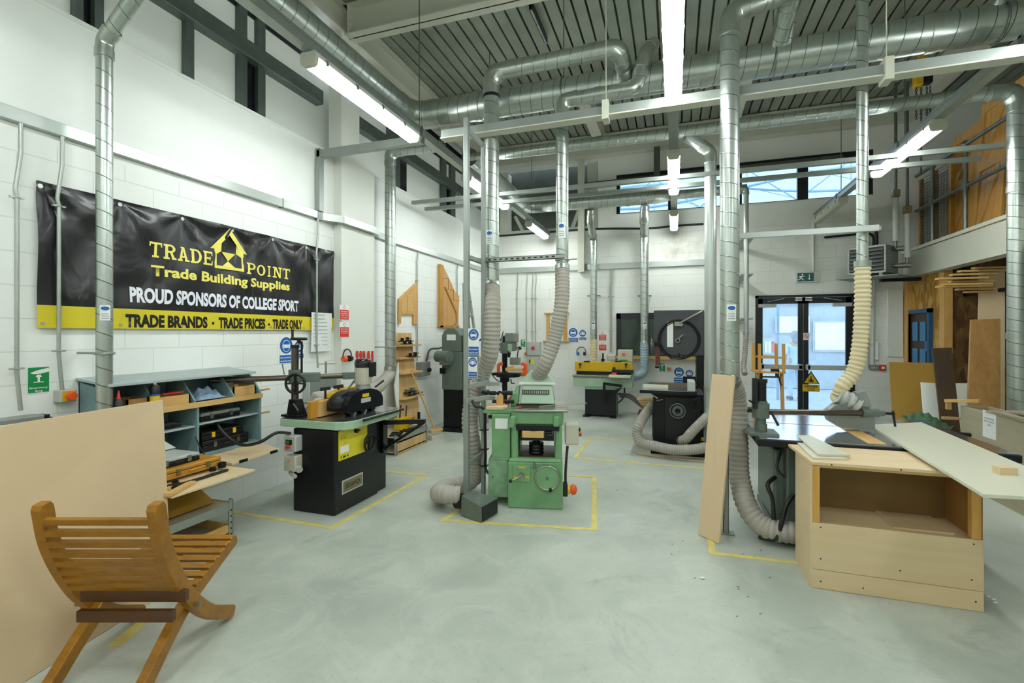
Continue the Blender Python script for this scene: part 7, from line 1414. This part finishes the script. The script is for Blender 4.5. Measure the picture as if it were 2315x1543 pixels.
# ================================================================ outside
t = Thing('notice_board', 'white notice board on the courtyard wall seen through the right door pane', 'board', (5.2, 14, 1.4)); a_, c_ = at(1842, 790, y=16.95), at(1909, 729, y=16.95); t.p('board', MB().box(a_.x, c_.x, 16.9, 16.98, a_.z, c_.z), 'swhite'); t.p('board_frame', MB().box(a_.x - .05, c_.x + .05, 16.93, 16.99, a_.z - .06, c_.z + .05), 'grey')
a_, c_ = at(1720, 800, y=16.9), at(1752, 764, y=16.9)
t = Thing('noticeboard_panel', 'grey board with red and green posters on the courtyard wall, left door pane', 'board', (a_.x, 16.9, a_.z)); t.p('panel', MB().box(a_.x, c_.x, 16.9, 16.98, a_.z, c_.z), 'grey'); W2 = c_.x - a_.x
for i, m in enumerate(('green_pale', 'paper', 'paper', 'red')): t.p('poster', MB().box(a_.x + W2 * (.02 + .25 * i), a_.x + W2 * (.22 + .25 * i), 16.88, 16.9, a_.z + .05, c_.z - .1), m)
a_, c_ = at(1722, 752, y=16.9), at(1780, 722, y=16.9); t = Thing('white_board', 'bright white board high on the courtyard wall, left door pane', 'board', (a_.x, 16.9, a_.z)); t.p('panel', MB().box(a_.x + .4, c_.x + .6, 16.9, 16.97, a_.z, c_.z + .1), 'swhite')
g_ = at(1870, 866, z=0); a_ = at(1856, 866, y=g_.y); c_ = at(1884, 842, y=g_.y); t = Thing('grit_bin', 'pale yellow grit bin standing in the courtyard', 'bin', (g_.x, g_.y + .3, 0))
t.p('bin_body', MB().hexa([(a_.x + .06, g_.y, 0), (c_.x - .06, g_.y, 0), (c_.x - .06, g_.y + .55, 0), (a_.x + .06, g_.y + .55, 0), (a_.x, g_.y - .03, .5), (c_.x, g_.y - .03, .5), (c_.x, g_.y + .6, .5), (a_.x, g_.y + .6, .5)]), plain('pale_yellow_plastic', '#f0e49a', .5), .02); t.p('bin_lid', MB().hexa([(a_.x - .03, g_.y - .06, .5), (c_.x + .03, g_.y - .06, .5), (c_.x + .03, g_.y + .62, .5), (a_.x - .03, g_.y + .62, .5), (a_.x, g_.y - .02, .56), (c_.x, g_.y - .02, .56), (c_.x, g_.y + .6, .68), (a_.x, g_.y + .6, .68)]), plain('pale_yellow_lid', '#f3e8a8', .5), .02)
# a person walking away outside, one skinned body with clothing and hair
def skinned(verts, edges, name, m, parent, root=0):
    me = bpy.data.meshes.new(name); me.from_pydata([v[:3] for v in verts], edges, []); o = bpy.data.objects.new(name, me); COL.objects.link(o); me.materials.append(Q[m])
    md = o.modifiers.new('skin', 'SKIN'); lay = me.skin_vertices[0].data
    for i, v in enumerate(verts): lay[i].radius = (v[3], v[4] if len(v) > 4 else v[3])
    lay[root].use_root = True; md.use_smooth_shade = True; sb = o.modifiers.new('sub', 'SUBSURF'); sb.levels = 1; sb.render_levels = 2; o.parent = parent.o; return o
pp = at(1797, 903, z=0); t = Thing('person', 'person in a pale blue top and jeans walking outside, mostly behind the door stile', 'person', (pp.x, pp.y, 0), .2, local=True)
B = [(0, 0, .95, .13, .1), (0, 0, 1.12, .12, .09), (0, -.01, 1.3, .15, .1), (0, 0, 1.42, .12, .08), (0, .0, 1.5, .05), (0, .02, 1.58, .075, .085), (0, .02, 1.68, .08, .09),
     (-.17, 0, 1.4, .05), (-.22, .02, 1.15, .04), (-.2, .1, .93, .032), (.17, 0, 1.4, .05), (.22, -.03, 1.15, .04), (.2, .05, .93, .032),
     (-.09, 0, .86, .085), (-.1, .08, .48, .058), (-.1, -.02, .08, .038), (-.1, .1, .035, .03), (.09, 0, .86, .085), (.1, -.02, .48, .058), (.1, -.16, .09, .038), (.1, -.05, .035, .03)]
Eg = [(0, 1), (1, 2), (2, 3), (3, 4), (4, 5), (5, 6), (3, 7), (7, 8), (8, 9), (3, 10), (10, 11), (11, 12), (0, 13), (13, 14), (14, 15), (15, 16), (0, 17), (17, 18), (18, 19), (19, 20)]
skinned(B, Eg, 'body', 'skin', t)
off = .014
skinned([(v[0], v[1], v[2], v[3] + off, (v[4] if len(v) > 4 else v[3]) + off) for v in ((0, 0, .84, .15, .11), B[1], B[2], B[3], B[7], B[8], B[10], B[11])], [(0, 1), (1, 2), (2, 3), (3, 4), (4, 5), (3, 6), (6, 7)], 'top', 'shirt', t)
skinned([(v[0], v[1], v[2], v[3] + off, (v[4] if len(v) > 4 else v[3]) + off) for v in (B[0], B[13], B[14], B[15], B[17], B[18], B[19])], [(0, 1), (1, 2), (2, 3), (0, 4), (4, 5), (5, 6)], 'jeans', 'jeans', t)
t.p('hair', MB().ball((0, -.0, 1.66), .105, (.95, 1.05, 1.1)).ball((0, -.05, 1.52), .085, (1, .6, 1.3)), 'hair')
for s_ in (-1, 1): t.p('shoe', MB().box(s_ * .1 - .045, s_ * .1 + .045, -.06 if s_ < 0 else -.2, .18 if s_ < 0 else .02, 0, .08), 'iron', .02)
hnd = MB()
for s_, hx, hy in ((-1, -.2, .1), (1, .2, .05)):
    for i in range(4): hnd.tube([(hx + .0, hy - .03 + i * .02, .9), (hx + s_ * -.01, hy - .025 + i * .02, .84), (hx - s_ * .02, hy - .02 + i * .02, .8 + .008 * abs(i - 1.5))], .009, 6)
    hnd.tube([(hx, hy + .04, .92), (hx - s_ * .02, hy + .065, .87), (hx - s_ * .02, hy + .065, .845)], .01, 6)
t.p('fingers', hnd, 'skin')
# ================================================================ floor markings
def marking(lab, pts, w=.05):
    b = MB()
    for i in range(len(pts) - 1):
        z = .002 + .0006 * i
        a_, c_ = V((*pts[i], 0)), V((*pts[i + 1], 0)); d = (c_ - a_).normalized(); n = V((-d.y, d.x, 0)) * w / 2; e = d * w / 2
        b.hexa([a_ - n - e, c_ - n + e, c_ + n + e, a_ + n - e, a_ - n - e + V((0, 0, z)), c_ - n + e + V((0, 0, z)), c_ + n + e + V((0, 0, z)), a_ + n - e + V((0, 0, z))])
    solo('floor_marking', b, 'tape', lab, 'floor marking')
marking('yellow floor line around the black spindle moulder', [(-4.05, 3.52), (-2.84, 3.505), (-2.82, 5.15), (-3.6, 5.15)])
p4 = at(1182, 1078, z=0); marking('yellow floor line around the green thicknesser', [(-1.9, 4.7), (-2.0, 3.96), (-.66, 4.2), (-.9, 5.73), (-1.2, 5.68)])
marking('yellow floor line around the dark table saw', [(.5, 6.54), (-1.29, 6.53), (-1.29, 7.84), (-.3, 7.8)])
marking('yellow floor line around the saw and plywood cabinet', [(.28, 4.5), (.28, 4.04), (.9, 4.07)])
a_, c_ = at(200, 1450, z=0), at(240, 1437, z=0); marking('short yellow floor line under the leaning brown sheet', [(-2.9, 1.83), (-2.96, 1.98)], .07)
p = at(1588, 1308, z=0); solo('wood_chip', MB().ball((p.x, p.y, .008), .02, (1, .5, .35), 10), 'paper', 'white chip lying alone on the open floor', 'chip')
for i, (px, py) in enumerate(((2235, 1350), (2247, 1356), (2250, 1363))):
    p = at(px, py, z=0); solo('wood_chip', MB().ball((p.x, p.y, .005), .013, (1, .6, .35), 8), 'paper', ('leftmost', 'middle', 'rightmost')[i] + ' white chip of three right of the plywood cabinet', 'chip', 'white chips beside the cabinet')
for i in range(16):
    p = at(random.uniform(1660, 1800), random.uniform(1230, 1420), z=0) if i < 9 else at(random.uniform(1380, 1620), random.uniform(1090, 1400), z=0); a_ = random.uniform(0, 3); d = V((math.cos(a_), math.sin(a_), 0)) * .008
    solo('wood_shaving', MB().bar(p - d + V((0, 0, .003)), p + d + V((0, 0, .004)), .004, .003), 'oak', 'tiny dark wood shaving lying on the grey floor', 'shaving', 'wood shavings on the floor')
solo('thin_board', MB().hexa([(-.5, 6.98, .004), (.45, 6.8, .004), (.45, 6.9, .004), (-.5, 7.06, .004), (-.5, 6.98, .02), (.45, 6.8, .02), (.45, 6.9, .02), (-.5, 7.06, .02)]), 'ply', 'thin pale board lying on the floor before the dark table saw', 'board')
# ================================================================ foreground: leaning sheet and folding chair
b0 = V((-3.16, 2.32, .003)); b1 = b0 + V((.154, -.83, 0)).normalized() * 2.44; t0 = V((-3.41, 2.44, 1.232)); t1 = t0 + V((.2, -.96, 0)).normalized() * 2.44; n = V((-.018, 0, 0))
solo('mdf_sheet', MB().hexa([b0, b0 + n, b1 + n, b1, t0, t0 + n, t1 + n, t1]), 'mdf', 'huge raw brown sheet leaning at the left, behind the folding chair', 'board')
t = Thing('folding_chair', 'slatted oiled wooden folding chair in the left foreground, seen from behind', 'chair', cam_pt(-1.94, 2.55, 0))
def strip(prof, lat0, lat1, w):
    P = catmull([(0, a, c) for a, c in prof], 8); m = MB(); L = []; R = []
    for i, p in enumerate(P):
        tdir = (P[min(i + 1, len(P) - 1)] - P[max(i - 1, 0)]).normalized(); nn = V((0, -tdir.z, tdir.y)); k = w / 2
        L.append(p + nn * k); R.append(p - nn * k)
    def ends(a, c): # rounded tip
        return []
    poly = L + [P[-1] + (P[-1] - P[-2]).normalized() * w * .4] + list(reversed(R)) + [P[0] + (P[0] - P[1]).normalized() * w * .4]
    n_ = len(P)
    rows = []
    for lat in (lat0, lat1): rows.append([m.bm.verts.new(cam_pt(lat, q.y, q.z)) for q in L]), rows.append([m.bm.verts.new(cam_pt(lat, q.y, q.z)) for q in R])
    a, b_, c, d = rows
    for i in range(n_ - 1):
        m.face([a[i], a[i + 1], b_[i + 1], b_[i]]); m.face([c[i + 1], c[i], d[i], d[i + 1]]); m.face([a[i + 1], a[i], c[i], c[i + 1]]); m.face([b_[i], b_[i + 1], d[i + 1], d[i]])
    for k, sg in ((0, -1), (n_ - 1, 1)):
        e = (P[k] - P[k - sg]).normalized() * w * .42; tip = []
        for lat in (lat0, lat1): tip.append([m.bm.verts.new(cam_pt(lat, q.y, q.z)) for q in (P[k] + e * .8 + (L[k] - P[k]) * .62, P[k] + e * .8 + (R[k] - P[k]) * .62)])
        (t0a, t0b), (t1a, t1b) = tip
        m.face([a[k], t0a, t0b, b_[k]]); m.face([c[k], d[k], t1b, t1a]); m.face([a[k], c[k], t1a, t0a]); m.face([b_[k], t0b, t1b, d[k]]); m.face([t0a, t1a, t1b, t0b])
    bmesh.ops.recalc_face_normals(m.bm, faces=m.bm.faces[:]); return m
rail = [(2.29, .875), (2.325, .70), (2.40, .517), (2.505, .343), (2.675, .165), (2.88, .045)]
legp = [(2.99, .405), (2.86, .365), (2.72, .325), (2.575, .27), (2.44, .17), (2.2, -.02)]
legp = [(2.99, .42), (2.8, .355), (2.6, .28), (2.44, .175), (2.3, .06), (2.24, .02)]
for c_ in (-1.685, -2.225): t.p('back_rail', strip(rail, c_ - .024, c_ + .024, .074), 'teak', .006)
for c_ in (-1.735, -2.175): t.p('seat_leg', strip(legp, c_ - .025, c_ + .025, .068), 'teak', .006)
def on(prof, s):
    P = catmull([(0, a, c) for a, c in prof], 10); L = [0]
    for a, c in zip(P, P[1:]): L.append(L[-1] + (c - a).length)
    s *= L[-1]; k = max(i for i in range(len(P) - 1) if L[i] <= s); f = (s - L[k]) / (L[k + 1] - L[k]); q = P[k].lerp(P[k + 1], f); return q, (P[k + 1] - P[k]).normalized()
for i in range(8):
    q, d = on(rail, .055 + i * .054); nn = V((0, d.z, -d.y)) * .022
    q = q + nn; A_ = cam_pt(-2.235, q.y, q.z); C_ = cam_pt(-1.675, q.y, q.z); up = cam_pt(0, d.y, d.z) - cam_pt(0, 0, 0)
    t.p('back_slat', MB().bar(A_, C_, .032, .026, up.cross(CR)), 'teak', .003)
for i in range(8):
    q, d = on(legp, .02 + i * .066); nn = V((0, -d.z, d.y)); nn = nn if nn.z > 0 else -nn; q = q + nn * .037
    up = cam_pt(0, nn.y, nn.z) - cam_pt(0, 0, 0); t.p('seat_slat', MB().bar(cam_pt(-2.2, q.y, q.z), cam_pt(-1.71, q.y, q.z), .036, .018, up), 'teak', .003)
for k, (d_, z_, e_) in enumerate(((2.43, .385, 0.03), (2.375, .315, .0))):
    t.p('cross_bar', MB().bar(cam_pt(-2.13 - e_, d_, z_), cam_pt(-1.66 + e_, d_, z_), .03, .056), 'teak_dark', .004)
for c_ in (-1.66, -2.25): t.p('pivot_bolt', MB().cyl(cam_pt(c_ - .03, 2.53, .285), cam_pt(c_ + .03, 2.53, .285), .012, 10), 'gold')
